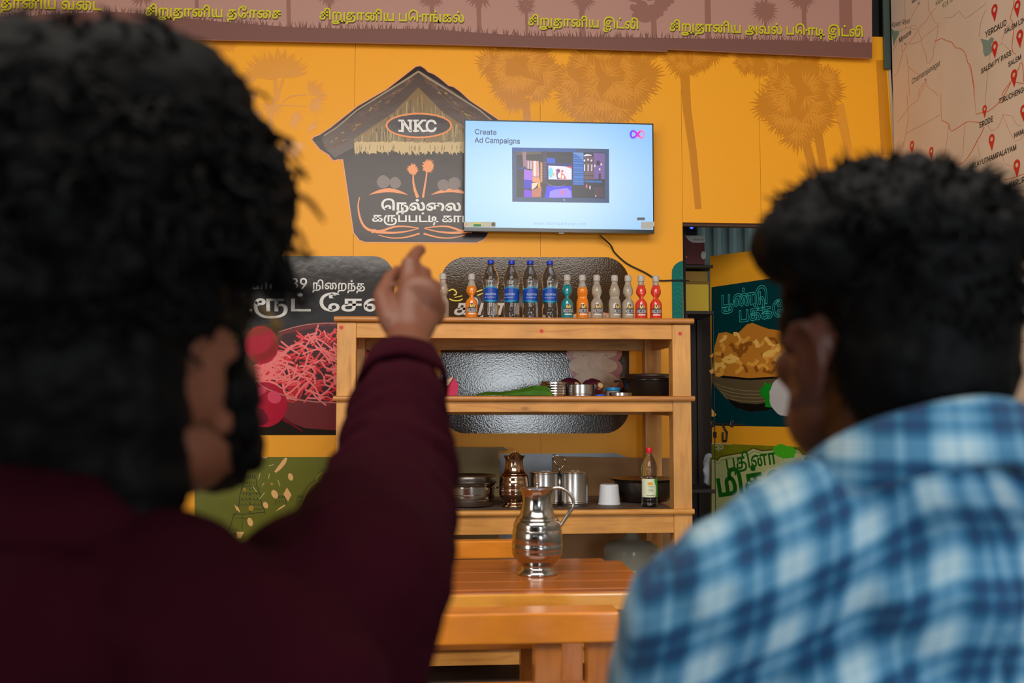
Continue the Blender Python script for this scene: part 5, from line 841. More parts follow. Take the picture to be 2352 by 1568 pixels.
skin(bm, [[bm.verts.new(p+V((0, 0, .01))) for p in q], [bm.verts.new(p+V((0, 0, ztop))) for p in q]])
M('door_leaf', bm, vinyl('door_orange', (232, 158, 34), .35), dl)
far = 1889
dteal = vinyl('door_teal', (0, 52, 56), .3)
db = mpd(0)
def dz(px, z):  # point on the leaf at pixel column px and height z
    p = mpd(0)(px, 900); return z
polys('door_teal_print', [[(1634.2, 659.5), (1767.8, 639.4), (1887, 621), (1887, 981), (1634.2, 977)]], mpd(1), dteal, dl)
text('door_words', 'poondu', (1656, 705), (1764, 696), mpd(3), vinyl('door_cyan', (60, 178, 170), .3), dl, line=17, bold=9, vs=1.35, nrm=dn)
text('door_words', 'pakko', (1697, 739), (1872, 716), mpd(3), vinyl('door_cyan', (60, 178, 170), .3), dl, line=17, bold=9, vs=1.2, nrm=dn)
polys('dish_print', [[(1634.5, 860), (1660, 868), (1720, 873), (1790, 868), (1850, 862), (1845, 900), (1800, 925), (1770, 938), (1735, 945), (1700, 940), (1668, 916), (1645, 890), (1634.5, 878)]], mpd(1.6), vinyl('clay', (92, 78, 52), .25), dl)
polys('dish_print', [[(1668, 914), (1700, 925), (1740, 928), (1800, 918), (1790, 930), (1760, 943), (1720, 945), (1690, 936)], [(1634.5, 848), (1660, 858), (1720, 866), (1790, 862), (1850, 850), (1850, 862), (1790, 869), (1720, 873), (1660, 868), (1634.5, 858)]], mpd(2), vinyl('clay_dark', (24, 20, 18), .25), dl)
polys('dish_print', [q_ for y in range(4) for q_ in strokeq([(1640+y*7, 880+y*9), (1680, 893+y*8), (1740, 898+y*8), (1800, 888+y*8)], 1.6, 1.6, 2)], mpd(2.3), vinyl('clay_pale', (140, 120, 82), .25), dl)
pk = [[], [], []]
base_sn = [(1634.5, 858), (1640, 800), (1650, 765), (1668, 762), (1690, 770), (1715, 745), (1728, 741), (1745, 748), (1765, 755), (1800, 760), (1850, 780), (1850, 852), (1790, 864), (1720, 868), (1660, 862)]
for k in range(60):
    x = R.uniform(1640, 1845); y = R.uniform(770+abs(x-1730)*.1, 856); a = R.uniform(0, 3)
    s = strokeq([(x-14*math.cos(a), y-9*math.sin(a)), (x+R.uniform(-5, 5), y+R.uniform(-7, 7)), (x+14*math.cos(a+.5), y+9*math.sin(a+.5))], R.uniform(7, 12), R.uniform(4, 9), 3)
    pk[k % 3] += s
polys('pakoda_print', [base_sn], mpd(2.1), vinyl('pak_d', (196, 124, 40), .3), dl)
for k, (c, s) in enumerate(zip(((226, 158, 62), (240, 186, 92), (146, 84, 26)), pk)): polys('pakoda_print', s, mpd(2.4+.3*k if k < 2 else 2.25), vinyl('pak_%s' % 'abc'[k], c, .3), dl)
polys('leaf_print', [fan_ for fan_ in fan(1765, 900, 26, -2.2, 3.6, 8, .5)]+[ellp(1765, 905, 12, 14)]+[[(1760, 905), (1772, 908), (1776, 936), (1757, 934)]], mpd(3), vinyl('leaf_green', (20, 140, 30), .3), dl)
polys('garlic_print', [ellp(1800, 910, 32, 46, jit=.05, rnd=R)], mpd(3.4), vinyl('garlic', (196, 190, 188), .3), dl)
polys('chip_print', [[(1634.5, 938), (1645.5, 952), (1641, 957), (1634.5, 956)]], mpd(2), vinyl('pak_b', (240, 186, 92), .3), dl)
polys('door_green_print', [[(1634.2, 1018), (1887, 1028), (1887, 1480), (1634.2, 1430)]], mpd(1), vinyl('door_olive', (120, 118, 20), .35, vary=.2, vscale=12), dl)
bnr = [(1634.5, 1054), (1648, 1058), (1655, 1050), (1680, 1045), (1712, 1040), (1730, 1030), (1748, 1036), (1790, 1033), (1820, 1030), (1835, 1034), (1845, 1045), (1870, 1045), (1870, 1450), (1634.5, 1420)]
polys('scroll_print', [grow(bnr[:-2]+[(1870, 1450), (1634.5, 1420)], 3)], mpd(1.6), vinyl('scroll_edge', (84, 70, 14), .35), dl)
polys('scroll_print', [bnr], mpd(2), vinyl('scroll', (176, 180, 120), .35, vary=.15, vscale=9), dl)
polys('scroll_print', [q_ for q_ in strokeq([(x+3, y+6) for x, y in bnr[:-2]], 1.2, 1.2)], mpd(2.4), vinyl('scroll_line', (96, 110, 60), .35), dl)
gn = vinyl('mint_text', (24, 92, 20), .35)
text('door_words', 'pudina', (1668, 1080), (1786, 1064), mpd(3), gn, dl, bold=9, vs=1.2, nrm=dn)
text('door_words', 'mix', (1648, 1140), (1885, 1108), mpd(3.3), gn, dl, bold=16, vs=1.0, nrm=dn)
polys('mint_print', [ellp(1802, 1037, 26, 16, .2, jit=.12, rnd=R)], mpd(3), vinyl('mint', (70, 170, 30), .35), dl)
polys('ornament_print', [q_ for s in (1, -1) for q_ in strokeq([(1651+s*1, 1022), (1651+s*9, 1024), (1651+s*8, 1031), (1651+s*3, 1030), (1651+s*3, 1027)], 1.2, 1.2, 3)]+strokeq([(1634.5, 1018.5), (1680, 1020)], 1.4, 1.4)+strokeq([(1651, 1024), (1651, 1036)], 1.5, 1), mpd(3), vinyl('ornament', (206, 204, 190), .35), dl)
# bolt on the leaf
bs = mat('bolt_steel', (140, 138, 132), .3, metal=.9); bk = mat('bolt_black', (26, 26, 26), .5)
def onleaf(px, py, d): return mpd(0)(px, py)+dn*d
bm = bmesh.new(); tube(bm, [onleaf(1628, 972, .012), onleaf(1709, 974, .012)], .0042, 10); bo = M('bolt', bm, bs, dl, auto=40)
for x_ in (1637, 1682):
    bm = bmesh.new(); c = onleaf(x_, 972, .002); 
    for sx, sz, yy in ((.010, .022, 0),):
        p = [c+dv*sx*i+V((0, 0, sz*j)) for i, j in ((-1, -1), (1, -1), (1, 1), (-1, 1))]
        skin(bm, [[bm.verts.new(v) for v in p], [bm.verts.new(v+dn*.003) for v in p]])
    tube(bm, [c+V((0, 0, -.008)), c+dn*.016+V((0, 0, -.008)), c+dn*.016+V((0, 0, .008)), c+V((0, 0, .008))], .003, 6)
    M('bolt_bracket', bm, bs, dl)
bm = bmesh.new(); 
for a, b in (((1663, 975), (1672, 992)), ((1663, 992), (1663, 1012)), ((1663, 1012), (1671, 1012)), ((1671, 1012), (1673, 990))): tube(bm, [onleaf(*a, .012), onleaf(*b, .012)], .0055, 8)
M('hasp', bm, bk, dl)
bm = bmesh.new(); c = onleaf(1643, 998, .001); p = [c+dv*.012*i+V((0, 0, .017*j)) for i, j in ((-1, -1), (1, -1), (1, 1), (-1, 1))]
skin(bm, [[bm.verts.new(v) for v in p], [bm.verts.new(v+dn*.004) for v in p]]); M('keeper_plate', bm, bs, dl)
# ---- map board on the right wall
XM = XWR-.045
mb = thing('map_board', 'large printed road map with red location pins on the right wall', 'map', (XM, 3.5, 1.3))
zlo = PXX(2320, 933, XM).z
bx('map_sheet', mat('map_paper', (222, 200, 176), .55, vary=.07, vscale=2.5, bump=.04, bscale=30), mb, XM, XM+.02, 2.6, YW-.05, zlo, zt-.05, .002)
mpm = lambda k: (lambda x, y: PXX(x, y, XM-.0005*k))
c6 = crop(2040, 0, 7.128); c3 = crop(2000, 0, 3.267); c8 = crop(1950, 300, 1.96)
rd = vinyl('road_orange', (216, 128, 78), .5); rd2 = vinyl('road_bold', (214, 96, 40), .5); wt = vinyl('map_water', (124, 146, 134), .5); rv = vinyl('map_river', (140, 140, 120), .5)
thin = [c6(p) for p in ([(235, 860), (330, 710), (460, 550), (510, 450), (560, 400), (620, 345), (700, 215), (780, 130)], [(340, 715), (430, 710), (530, 665), (580, 605), (690, 520), (810, 415), (815, 370), (770, 385), (705, 220), (660, 160), (655, -40)], [(340, 450), (400, 415), (450, 430), (490, 490), (520, 580), (545, 660), (560, 760), (620, 900), (640, 1040), (700, 1000), (735, 900), (760, 680), (790, 640), (820, 420)], [(90, 1250), (150, 1190), (200, 990), (235, 860), (215, 720)], [(290, 850), (310, 950), (330, 1090), (500, 1225)], [(610, 1330), (520, 1450), (490, 1568)], [(620, 1330), (650, 1430), (760, 1500), (820, 1568)], [(1810, 750), (1860, 700), (1890, 560), (1950, 430), (2010, 370)], [(1870, 710), (1990, 820)], [(75, 830), (150, 700), (100, 620), (60, 620)], [(520, 20), (440, 170), (360, 320)], [(270, 0), (280, 330), (290, 470)])]
thin += [c3(p) for p in ([(725, 470), (745, 520), (770, 650), (785, 800), (790, 858)], [(525, 700), (530, 905)], [(585, 940), (555, 1170)], [(705, 925), (690, 1170)], [(800, 1060), (820, 1190)], [(985, 860), (1060, 870), (1090, 930), (1130, 945)], [(990, 860), (960, 950), (905, 980), (880, 940)], [(990, 860), (1080, 1060), (1150, 1010)], [(990, 1150), (1000, 1220), (1060, 1250)], [(200, 920), (290, 800), (350, 755)], [(270, 700), (280, 900), (240, 1100)], [(280, 500), (290, 720)], [(415, 620), (370, 700), (350, 755)])]
thin += [c8(p) for p in ([(740, 640), (725, 690), (745, 780), (788, 855)], [(720, 1095), (740, 1105), (788, 1035)], [(740, 1110), (700, 1200), (680, 1240)], [(712, 960), (718, 1090)])]
bold = [c6(p) for p in ([(770, 680), (870, 630), (950, 665), (1040, 690), (1100, 780), (1150, 785), (1220, 820), (1270, 900), (1300, 1020), (1340, 1060), (1370, 1200), (1400, 1400), (1410, 1568)], [(2060, -40), (2050, 100), (2000, 290), (2030, 350), (2055, 500), (2030, 700), (2035, 840), (2090, 890)], [(1860, 1568), (1890, 1490), (2010, 1330), (2130, 1130), (2160, 1040), (2200, 1050), (2220, 1340)], [(2070, 1350), (2140, 1355), (2290, 1380)])]
bold += [c3(p) for p in ([(790, 858), (830, 845), (880, 835), (950, 780), (1010, 700), (1050, 620)], [(535, 905), (585, 930), (605, 985), (700, 925), (740, 912), (830, 920)], [(850, 950), (830, 1000), (795, 1060), (760, 1130), (700, 1215), (640, 1240)], [(1000, 1350), (1080, 1330), (1160, 1300)])]+[c8([(700, 935), (725, 942), (750, 950), (800, 946)])]
polys('road_print', [q_ for p in thin for q_ in strokeq(p, .8, .8, 2)], mpm(1), rd, mb)
polys('road_print', [q_ for p in bold for q_ in strokeq(p, 1.5, 1.5, 2)], mpm(1.4), rd2, mb)
polys('river_print', [q_ for p in (c6([(910, 295), (1060, 275), (1165, 180), (1260, 300), (1450, 170), (1600, 60)]), c6([(1600, 160), (1520, 350), (1490, 600)]), c6([(190, 520), (300, 450), (450, 490)]), c3([(895, 400), (870, 620), (860, 790)]), c3([(260, 1000), (420, 920), (520, 860)])) for q_ in strokeq(p, .8, .8, 2)], mpm(.8), rv, mb)
each('lake_print', [c6([(1510, 635), (1590, 650), (1640, 660), (1680, 610), (1730, 620), (1720, 690), (1690, 720), (1700, 850), (1630, 910), (1585, 930), (1555, 850), (1550, 740)]), c6([(55, 470), (110, 510), (175, 500), (175, 560), (120, 660), (90, 760), (75, 640), (60, 560)])], mpm(1.2), wt, mb)
tk = vinyl('map_text', (46, 38, 34), .5); tk2 = vinyl('map_text_grey', (84, 74, 70), .5); tg = vinyl('map_text_green', (112, 116, 30), .5)
for s, a, b, m_, bo_ in (('YERCAUD', (2263, 86), (2312, 57), tk, 13), ('SALEM LINE', (2307, 78), (2360, 46), tk, 13), ('SALEM BY PASS', (2253, 170), (2323, 126), tk, 13), ('SALEM', (2316, 154), (2346, 135), tk, 13), ('TIRUCHENGODE', (2294, 239), (2372, 201), tk, 13), ('ERODE', (2249.5, 294), (2281, 278), tk, 13), ('NAMAKKAL', (2329, 317), (2381, 292), tk, 13), ('VELAYUTHAMPALAYAM', (2228, 389), (2335, 343), tk, 13), ('KARUR', (2318, 432), (2354, 418), tk, 13), ('Mysore', (2064.5, 99.5), (2093, 78), tk, 6), ('Kaveri River', (2048, 63), (2090, 53), tk2, 0), ('Chamarajanagar', (2094, 193.5), (2160, 149), tk2, 2), ('Kabbal', (2149, 14), (2173, -4), tg, 2), ('921 m', (2164, 20), (2188, 3), tg, 2), ('Mandya', (2094, 9), (2116, -6), tk2, 4), ('ROAD BODI', (2308, 679), (2366, 662), tk, 13)):
    text('place_name', s, a, b, mpm(2), m_, mb, bold=bo_, nrm=V((-1, 0, 0)))
polys('town_mark', [[ellp(x, y, 2, 2.6, n=10), ellp(x, y, 1.2, 1.7, n=10)[::-1]] for x, y in (c6([(278, 718)])[0], c6([(610, 1305)])[0], c6([(500, 55)])[0], (2341, 622))], mpm(2), tk2, mb)
prd = mat('pin_red', (206, 26, 20), .4)
for tx, ty, ht in ((2285.5, 50.5, 41.5), (2338, 41, 41), (2286, 135, 41), (2343.7, 111, 43), (2330.4, 201, 42), (2262.6, 271, 30), (2279, 347, 40), (2337, 408.5, 43), (2352, 280, 40), (2095.5, 356, 33), (2140, 369, 32)):
    tip = mpm(0)(tx, ty); top = mpm(0)(tx, ty-ht); H_ = top.z-tip.z; r_ = H_*.30; cz = H_-r_
    o_ = [(0.0, 0.0)]
    for i in range(25):
        t = math.radians(-28+236*i/24); o_.append((r_*math.cos(t), cz+r_*math.sin(t)))
    hole = [(r_*.45*math.cos(-2*PI*i/14), cz+r_*.45*math.sin(-2*PI*i/14)) for i in range(14)]
    vs_ = [V((XM-.0014, tip.y-p[0], tip.z+p[1])) for lp in (o_, hole) for p in lp]
    me = bpy.data.meshes.new('map_pin'); me.from_pydata([tuple(v) for v in vs_], [], [tuple(t) for t in tessellate_polygon([[V((p[0], p[1], 0)) for p in o_], [V((p[0], p[1], 0)) for p in hole]])]); me.update()
    link('map_pin', me, prd, mb)
# ---------------------------------------------------------------- shelf unit
wsx = wood('pine_x', (220, 154, 72), (184, 114, 44), 'x', .5)
wsz = wood('pine_z', (222, 160, 84), (190, 124, 56), 'z', .5)
wsy = wood('pine_y', (214, 152, 76), (184, 120, 50), 'y', .55)
wse = wood('moulding', (196, 128, 60), (158, 92, 38), 'x', .4, coat=.3, knots=False)
YF = 4.45; YB = 5.12
sx0, sx1 = xat(773, YF, 850), xat(1587, YF, 850); lw = xat(1587, YF)-xat(1545, YF)
zs = {'top': zat(729, YF), 'mid': zat(909, YF), 'low': zat(1171, YF), 'base': zat(1478, YF)}
su = thing('shelf_unit', 'open pine shelf unit with drinks on top standing against the orange wall', 'shelf', ((sx0+sx1)/2, YF, 0))
for x_ in (sx0, sx1-lw):
    for y_ in (YF, YB-.08): bx('leg', wsz, su, x_, x_+lw, y_+(0 if y_ == YF else 0), y_+.08, 0.0, zs['top']-.0265, .003)
order = [('top', 14, 40), ('mid', 12, 25), ('low', 9, 44), ('base', 10, 62)]
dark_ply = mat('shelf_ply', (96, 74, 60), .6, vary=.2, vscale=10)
for nm, e_, r_ in order:
    z = zs[nm]; ov = .012 if nm in ('top', 'mid') else .004
    bm = bmesh.new(); th = .024 if nm != 'base' else .02
    # moulded front lip, proud of the legs; board behind it
    yf0, yf1 = YF-.022, YF-.0005
    pr = []
    for i in range(9):
        t = -PI/2+PI*i/8; pr.append((yf0+.010-.010*math.cos(t), z-th/2+th/2*math.sin(t)))
    pr = [(yf1, z-th)]+pr+[(yf1, z)]
    skin(bm, [[bm.verts.new((X_, y_, z_)) for y_, z_ in pr] for X_ in (sx0-ov, sx1+ov)])
    M('board_edge', bm, wse if nm in ('top', 'mid') else wsx, su, auto=50)
    if nm == 'top':
        for k in range(4):
            a = YF+.0005+k*(.70/4); bx('plank', wsx, su, sx0-ov, sx1+ov, a, a+.70/4-.002, z-.022, z-.001, .001)
    else:
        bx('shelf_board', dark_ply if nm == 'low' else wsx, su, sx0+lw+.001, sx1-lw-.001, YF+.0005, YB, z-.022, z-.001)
    rh = {'top': .068, 'mid': .047, 'low': .083, 'base': .07}[nm]
    zt_ = z-th-.0005 if nm != 'top' else z-.0265
    bx('rail', wsx, su, sx0+lw+.0005, sx1-lw-.0005, YF+.004, YF+.034, zt_-rh, zt_, .002)
    bx('rail', wood('pine_back', (190, 138, 72), (150, 100, 48), 'x', .6), su, sx0+lw+.0005, sx1-lw-.0005, YB-.05, YB-.02, zt_-rh-.02, zt_, .002)
    for X_ in (sx0+.02, sx1-.05): bx('side_rail', wsy, su, X_, X_+.03, YF+.081, YB-.081, zt_-rh-.02, zt_, .002)
redm = mat('red_smear', (205, 60, 45), .6)
def smear(px, py, r):
    bm = bmesh.new(); c = PY(px, py, YF+(.0036 if px == 1244 else -.0004))
    ring_ = [bm.verts.new(c+V((r*(1+.4*noise.noise(V((i*.9, px, 0))))*math.cos(i*PI/6), -.0004, r*(1+.3*noise.noise(V((px, i*.9, 0))))*math.sin(i*PI/6)))) for i in range(12)]
    bm.faces.new(ring_); return bm
for px, py in ((1244, 760), (1562, 766), (784, 752)): M('red_mark', smear(px, py, .009), redm, su)
# ---- bottles
clr = mat('clear_plastic', (240, 244, 246), .03, trans=1.0, ior=1.14, spec=.9, coat=.5)
capb = mat('cap_blue', (10, 50, 170), .35); labb = mat('label_blue', (8, 66, 160), .35); labc = mat('label_cyan', (0, 140, 176), .35); labw = mat('label_white', (225, 230, 235), .4)
def wrap(name, shapes, r, parent, m, s=1.0, zc=0.0, rx=1.0, rfun=None):
    vs = []; fs = []
    for sh_ in shapes:
        k = len(vs); vs += list(sh_); fs += [tuple(k+i for i in t) for t in tessellate_polygon([[V((p[0], p[1], 0)) for p in sh_]])]
    if len(shapes) > 1:
        v2, f2 = union([(p[0]*1e4, p[1]*1e4) for p in vs], fs)
        if v2 is not None: fs = f2; vs = [(p[0]/1e4, p[1]/1e4) for p in v2]
    bm = bmesh.new(); bv = [bm.verts.new((p[0], 0, p[1])) for p in vs]
    for f in fs:
        try: bm.faces.new([bv[i] for i in f])
        except ValueError: pass
    lo_, hi_ = min(p[0] for p in vs), max(p[0] for p in vs)
    n = int((hi_-lo_)*s/.003)
    for i in range(1, n):
        x_ = lo_+(hi_-lo_)*i/n
        bmesh.ops.bisect_plane(bm, geom=bm.verts[:]+bm.edges[:]+bm.faces[:], plane_co=(x_, 0, 0), plane_no=(1, 0, 0))
    for v in bm.verts:
        u, z = v.co.x*s, v.co.z*s+zc; rr = rfun(z) if rfun else r; a = u/rr
        v.co = V((rr*math.sin(a)*rx, -rr*math.cos(a), z))
    me = bpy.data.meshes.new(name); bm.to_mesh(me); bm.free()
    return link(name, me, m, parent, local=True)
def wtext(name, s_, x0, x1, z, r, parent, m, bold=6, slant=0, vs=1.0, **k):
    cs, adv = layout(s_); sc = (x1-x0)/adv; sh_ = []
    outer = [c for c in cs if area2(c) < 0]; hol = [c for c in cs if area2(c) >= 0]; tris = []; pts = []
    for c in outer:
        hs = [h for h in hol if inside(h[0], c)]; lp = [offs(c, bold)]+[offs(h, bold) for h in hs]
        kk = len(pts); pts += [q for l in lp for q in l]; tris += [tuple(kk+i for i in t) for t in tessellate_polygon([[V((p[0], p[1], 0)) for p in l] for l in lp])]
    shp = [[(x0+(pts[i][0]+slant*pts[i][1])*sc, z+pts[i][1]*sc*vs) for i in t] for t in tris]
    return wrap(name, shp, r, parent, m, **k)
def water_bottle():
    t = thing('water_bottle', 'x', 'bottle')
    pr = [(.034, 0), (.037, .004), (.037, .012), (.0355, .02), (.037, .03), (.0362, .04), (.0372, .05), (.036, .06), (.0345, .075), (.0335, .0815), (.0335, .150), (.0345, .156), (.0372, .17), (.0365, .178), (.0375, .186), (.0372, .196), (.033, .212), (.026, .228), (.0185, .243), (.0135, .252), (.0132, .256), (.0155, .2565), (.0155, .2575), (.0128, .258), (.0128, .268)]
    bm = bmesh.new(); lathe(bm, pr, n=28)
    for v in bm.verts: v.co.x += .0009*math.sin(v.co.z*230+3*math.atan2(v.co.y, v.co.x)); v.co.y += .0009*math.cos(v.co.z*210+2*math.atan2(v.co.y, v.co.x))
    M('bottle_body', bm, clr, t, smooth=True)
    bm = bmesh.new(); lathe(bm, [(.0150, .2585), (.0156, .260), (.0156, .274), (.0145, .2765), (.006, .277)], n=28); M('cap', bm, capb, t, auto=40)
    r_ = .0348; w_ = PI*r_
    wav = [(-w_, .083)]+[(-w_+2*w_*i/40, .083-.003*math.cos(i/40*4*PI)) for i in range(41)]+[(w_-2*w_*i/40, .147+.005*math.cos(i/40*4*PI)) for i in range(41)]
    wrap('label', [wav[1:]], r_, t, labc)
    wav2 = [(-w_+2*w_*i/40, .088) for i in range(41)]+[(w_-2*w_*i/40, .1425+.004*math.cos(i/40*4*PI)) for i in range(41)]
    wrap('label_band', [wav2], r_+.0003, t, labb)
    wtext('label_name', 'AQUAFINA', -.030, .026, .112, r_+.0007, t, labw, bold=-4, vs=1.25)
    wrap('label_mark', [[(-.003, .134), (.003, .134), (.0, .138)]], r_+.0007, t, mat('label_red', (210, 50, 40), .4))
    wrap('label_small_print', [[(-.026, .103), (.022, .103), (.022, .1036), (-.026, .1036)], [(-.020, .100), (.015, .100), (.015, .1006), (-.020, .1006)], [(-.029, .0995), (-.0265, .0995), (-.0265, .1035), (-.029, .1035)]], r_+.0007, t, labw)
    return t
YBt = 4.58; zt0 = zs['top']
wbp = water_bottle(); C_ = 0
wl_ = ['leftmost of the four tall water bottles, next to the orange soda', 'second tall water bottle from the orange soda, blue cap and label', 'third tall water bottle from the orange soda, blue cap and label', 'tall water bottle standing right beside the teal soda bottle']
for k, (px, rz) in enumerate(((1127, .0), (1175, -.35), (1218, .25), (1263, .05))):
    loc = PY(px, 735, YBt); loc.z = zt0-.0005; lab = wl_[k]
    if k == 0: wbp.location = loc; wbp.rotation_euler = (0, 0, rz); wbp['label'] = lab; wbp['group'] = 'tall water bottles on the shelf top'
    else: dup(wbp, loc, lab, rz)
def soda(kind, rgb, fill=.165):
    t = thing('soda_bottle', 'x', 'bottle')
    H = [(0, .0265), (.003, .0285), (.045, .0282), (.075, .0285), (.088, .0265), (.098, .0225), (.104, .0215), (.112, .0225), (.125, .0248), (.138, .0240), (.150, .0205), (.162, .0165), (.172, .0135), (.180, .0130)]
    pin = {.088: .82, .098: .52, .104: .36, .112: .62, .125: .93}
    sxs = [pin.get(z, .97 if .07 < z < .15 else 1) for z, r in H]
    pr = [(r, z) for z, r in H]
    liq = [(p, s_) for p, s_ in zip(pr, sxs) if p[1] <= fill+.001]
    m_ = mat('soda_'+kind, rgb, .15, spec=.6, coat=.6) if kind != 'clear' else mat('soda_clear', rgb, .12, trans=.45, ior=1.33, coat=.5)
    bm = bmesh.new(); lathe(bm, [(r, z) for (r, z), s_ in liq], n=26, sx=[s_ for _, s_ in liq]); M('drink', bm, m_, t, smooth=True)
    up = [(p, s_) for p, s_ in zip(pr, sxs) if p[1] > fill+.001]
    bm = bmesh.new(); a = liq[-1]
    lathe(bm, [(a[0][0]-.0004, a[0][1]+.0003)]+[p for p, _ in up], n=26, sx=[a[1]]+[s_ for _, s_ in up]); M('neck', bm, mat('frosted_plastic', (214, 204, 192), .25, trans=.6, ior=1.2), t, smooth=True)
    bm = bmesh.new(); lathe(bm, [(.0155, .181), (.0160, .183), (.0160, .200), (.0150, .206), (.0115, .2095), (.004, .2105)], n=24); M('cap', bm, mat('milky_cap', (206, 200, 192), .3, trans=.35, ior=1.3), t, smooth=True)
    r_ = .0291; R_ = r_
    bgp = [(-.026, .030), (.026, .030), (.024, .046), (.018, .047), (.017, .064), (.004, .066), (.003, .071), (-.012, .071), (-.013, .054), (-.022, .048)]
    wrap('logo_shield', [bgp], R_, t, mat('logo_navy', (38, 38, 62), .4))
    wtext('logo_word', 'Mr', -.0105, .016, .0525, R_+.0004, t, mat('logo_yellow', (236, 200, 92), .4), bold=12)
    wtext('logo_word', 'GOLI SODA', -.0245, .0245, .0325, R_+.0004, t, mat('logo_pale', (214, 206, 196), .4), bold=8, vs=2.3)
    wrap('moustache', [stroke([(-.027, .0475), (-.020, .050), (-.013, .0535), (-.005, .049), (.002, .0485)], .0012, .0035)], R_+.0008, t, mat('logo_ink', (18, 18, 22), .4), rfun=None)
    wrap('logo_strip', [[(-.018, .0205), (.018, .0205), (.018, .026), (-.018, .026)]], R_, t, mat('logo_pale', (214, 206, 196), .4))
    return t
sp = {'orange': soda('orange', (226, 124, 24), .150), 'teal': soda('teal', (0, 122, 128), .162), 'clear': soda('clear', (196, 184, 166), .162), 'red': soda('red', (212, 52, 34), .162)}
used_ = set()
sl = [('clear', 1017, -.9, 'clear soda bottle half hidden by the pointing fist, apart from the others'), ('orange', 1083, .1, 'orange soda bottle standing between the fist and the tall water bottles'), ('teal', 1303, -.15, 'teal soda bottle, the only blue green drink on the shelf top'), ('orange', 1338, 1.35, 'orange soda bottle standing beside the teal one'), ('clear', 1371, .55, 'clear soda bottle next to the orange one, before a gap'), ('clear', 1412, 1.25, 'clear soda bottle just after the gap in the row'), ('clear', 1443, .2, 'clear soda bottle standing against the first red one'), ('red', 1473, .0, 'red soda bottle between the clear one and the last red one'), ('red', 1507, -.6, 'red soda bottle at the right end of the row, by the cable')]
sl[-1] = ('red', 1507, -.6, 'last red soda bottle at the cable end of the row')
for kind, px, rz, lab in sl:
    loc = PY(px, 735, YBt-.03); loc.z = zt0-.0005
    # the pinched neck turns with the bottle; its label stays towards the room
    if kind not in used_: o = sp[kind]; used_.add(kind); o['label'] = lab; o.location = loc
    else: o = dup(sp[kind], loc, lab)
    o.rotation_euler = (0, 0, 0); o['group'] = 'small soda bottles on the shelf top'
    for ch in o.children:
        nm = ch.name.split('.')[0]
        if nm in ('drink', 'neck'): ch.rotation_euler = (0, 0, rz)
        elif nm != 'cap': ch.rotation_euler = (0, 0, {1017: -.6, 1412: .35, 1443: .2, 1507: -.1, 1473: -.1}.get(px, .05))
# ---- things on the middle board
stl = mat('steel', (178, 172, 166), .16, metal=1.0); stl2 = mat('steel_brushed', (176, 172, 168), .28, metal=1.0); stld = mat('steel_dark', (92, 84, 78), .3, metal=.9)
zm_ = zs['mid']
def lth(name, prof, m, parent, n=40, auto=35, **k):
    bm = bmesh.new(); lathe(bm, prof, n=n, **k); return M(name, bm, m, parent, auto=auto)
def at(px, Y, z): p = PY(px, 926, Y); return V((p.x, Y, z))
def newt(name, label, cat, px, Y, z, group=None): return thing(name, label, cat, at(px, Y, z), group)
def place(t): # parts were made at the origin
    pass
def ribbed(r, h, n, rib=.0012):
    o_ = [(r-.004, 0), (r, .002)]
    for i in range(n):
        z = .004+(h-.008)*i/n; d = (h-.008)/n
        o_ += [(r, z+d*.1), (r+rib, z+d*.35), (r+rib, z+d*.6), (r, z+d*.85)]
    return o_+[(r, h-.002), (r-.0015, h), (r-.003, h-.002), (r-.003, .004)]
def put(name, label, cat, px, Y, z, parts, group=None, rz=0):
    t = thing(name, label, cat, (0, 0, 0), group)
    for nm, bm, m, au in parts: M(nm, bm, m, t, auto=au)
    t.location = at(px, Y, z); t.rotation_euler = (0, 0, rz); return t
def lb(prof, c=(0, 0, 0), n=40): bm = bmesh.new(); lathe(bm, prof, c=c, n=n); return bm
k_ = 4.62/FPX  # metres per pixel there
put('steel_tin', 'ribbed steel tin on the middle board behind the green leaf tip', 'tin', 1273, 4.60, zm_-.0005, [('tin_body', lb(ribbed(.060, .068, 5)), stl, 30)])
put('steel_tin', 'plain squat steel tin between the ribbed tin and the blue lid', 'tin', 1335, 4.58, zm_-.0005, [('tin_body', lb([(.058, 0), (.062, .002), (.062, .008), (.0605, .010), (.0605, .013), (.062, .015), (.062, .053), (.059, .056), (.002, .056)]), stl2, 30)])
bfm = mat('banana_flower', (70, 20, 34), .35, vary=.35, vscale=20)
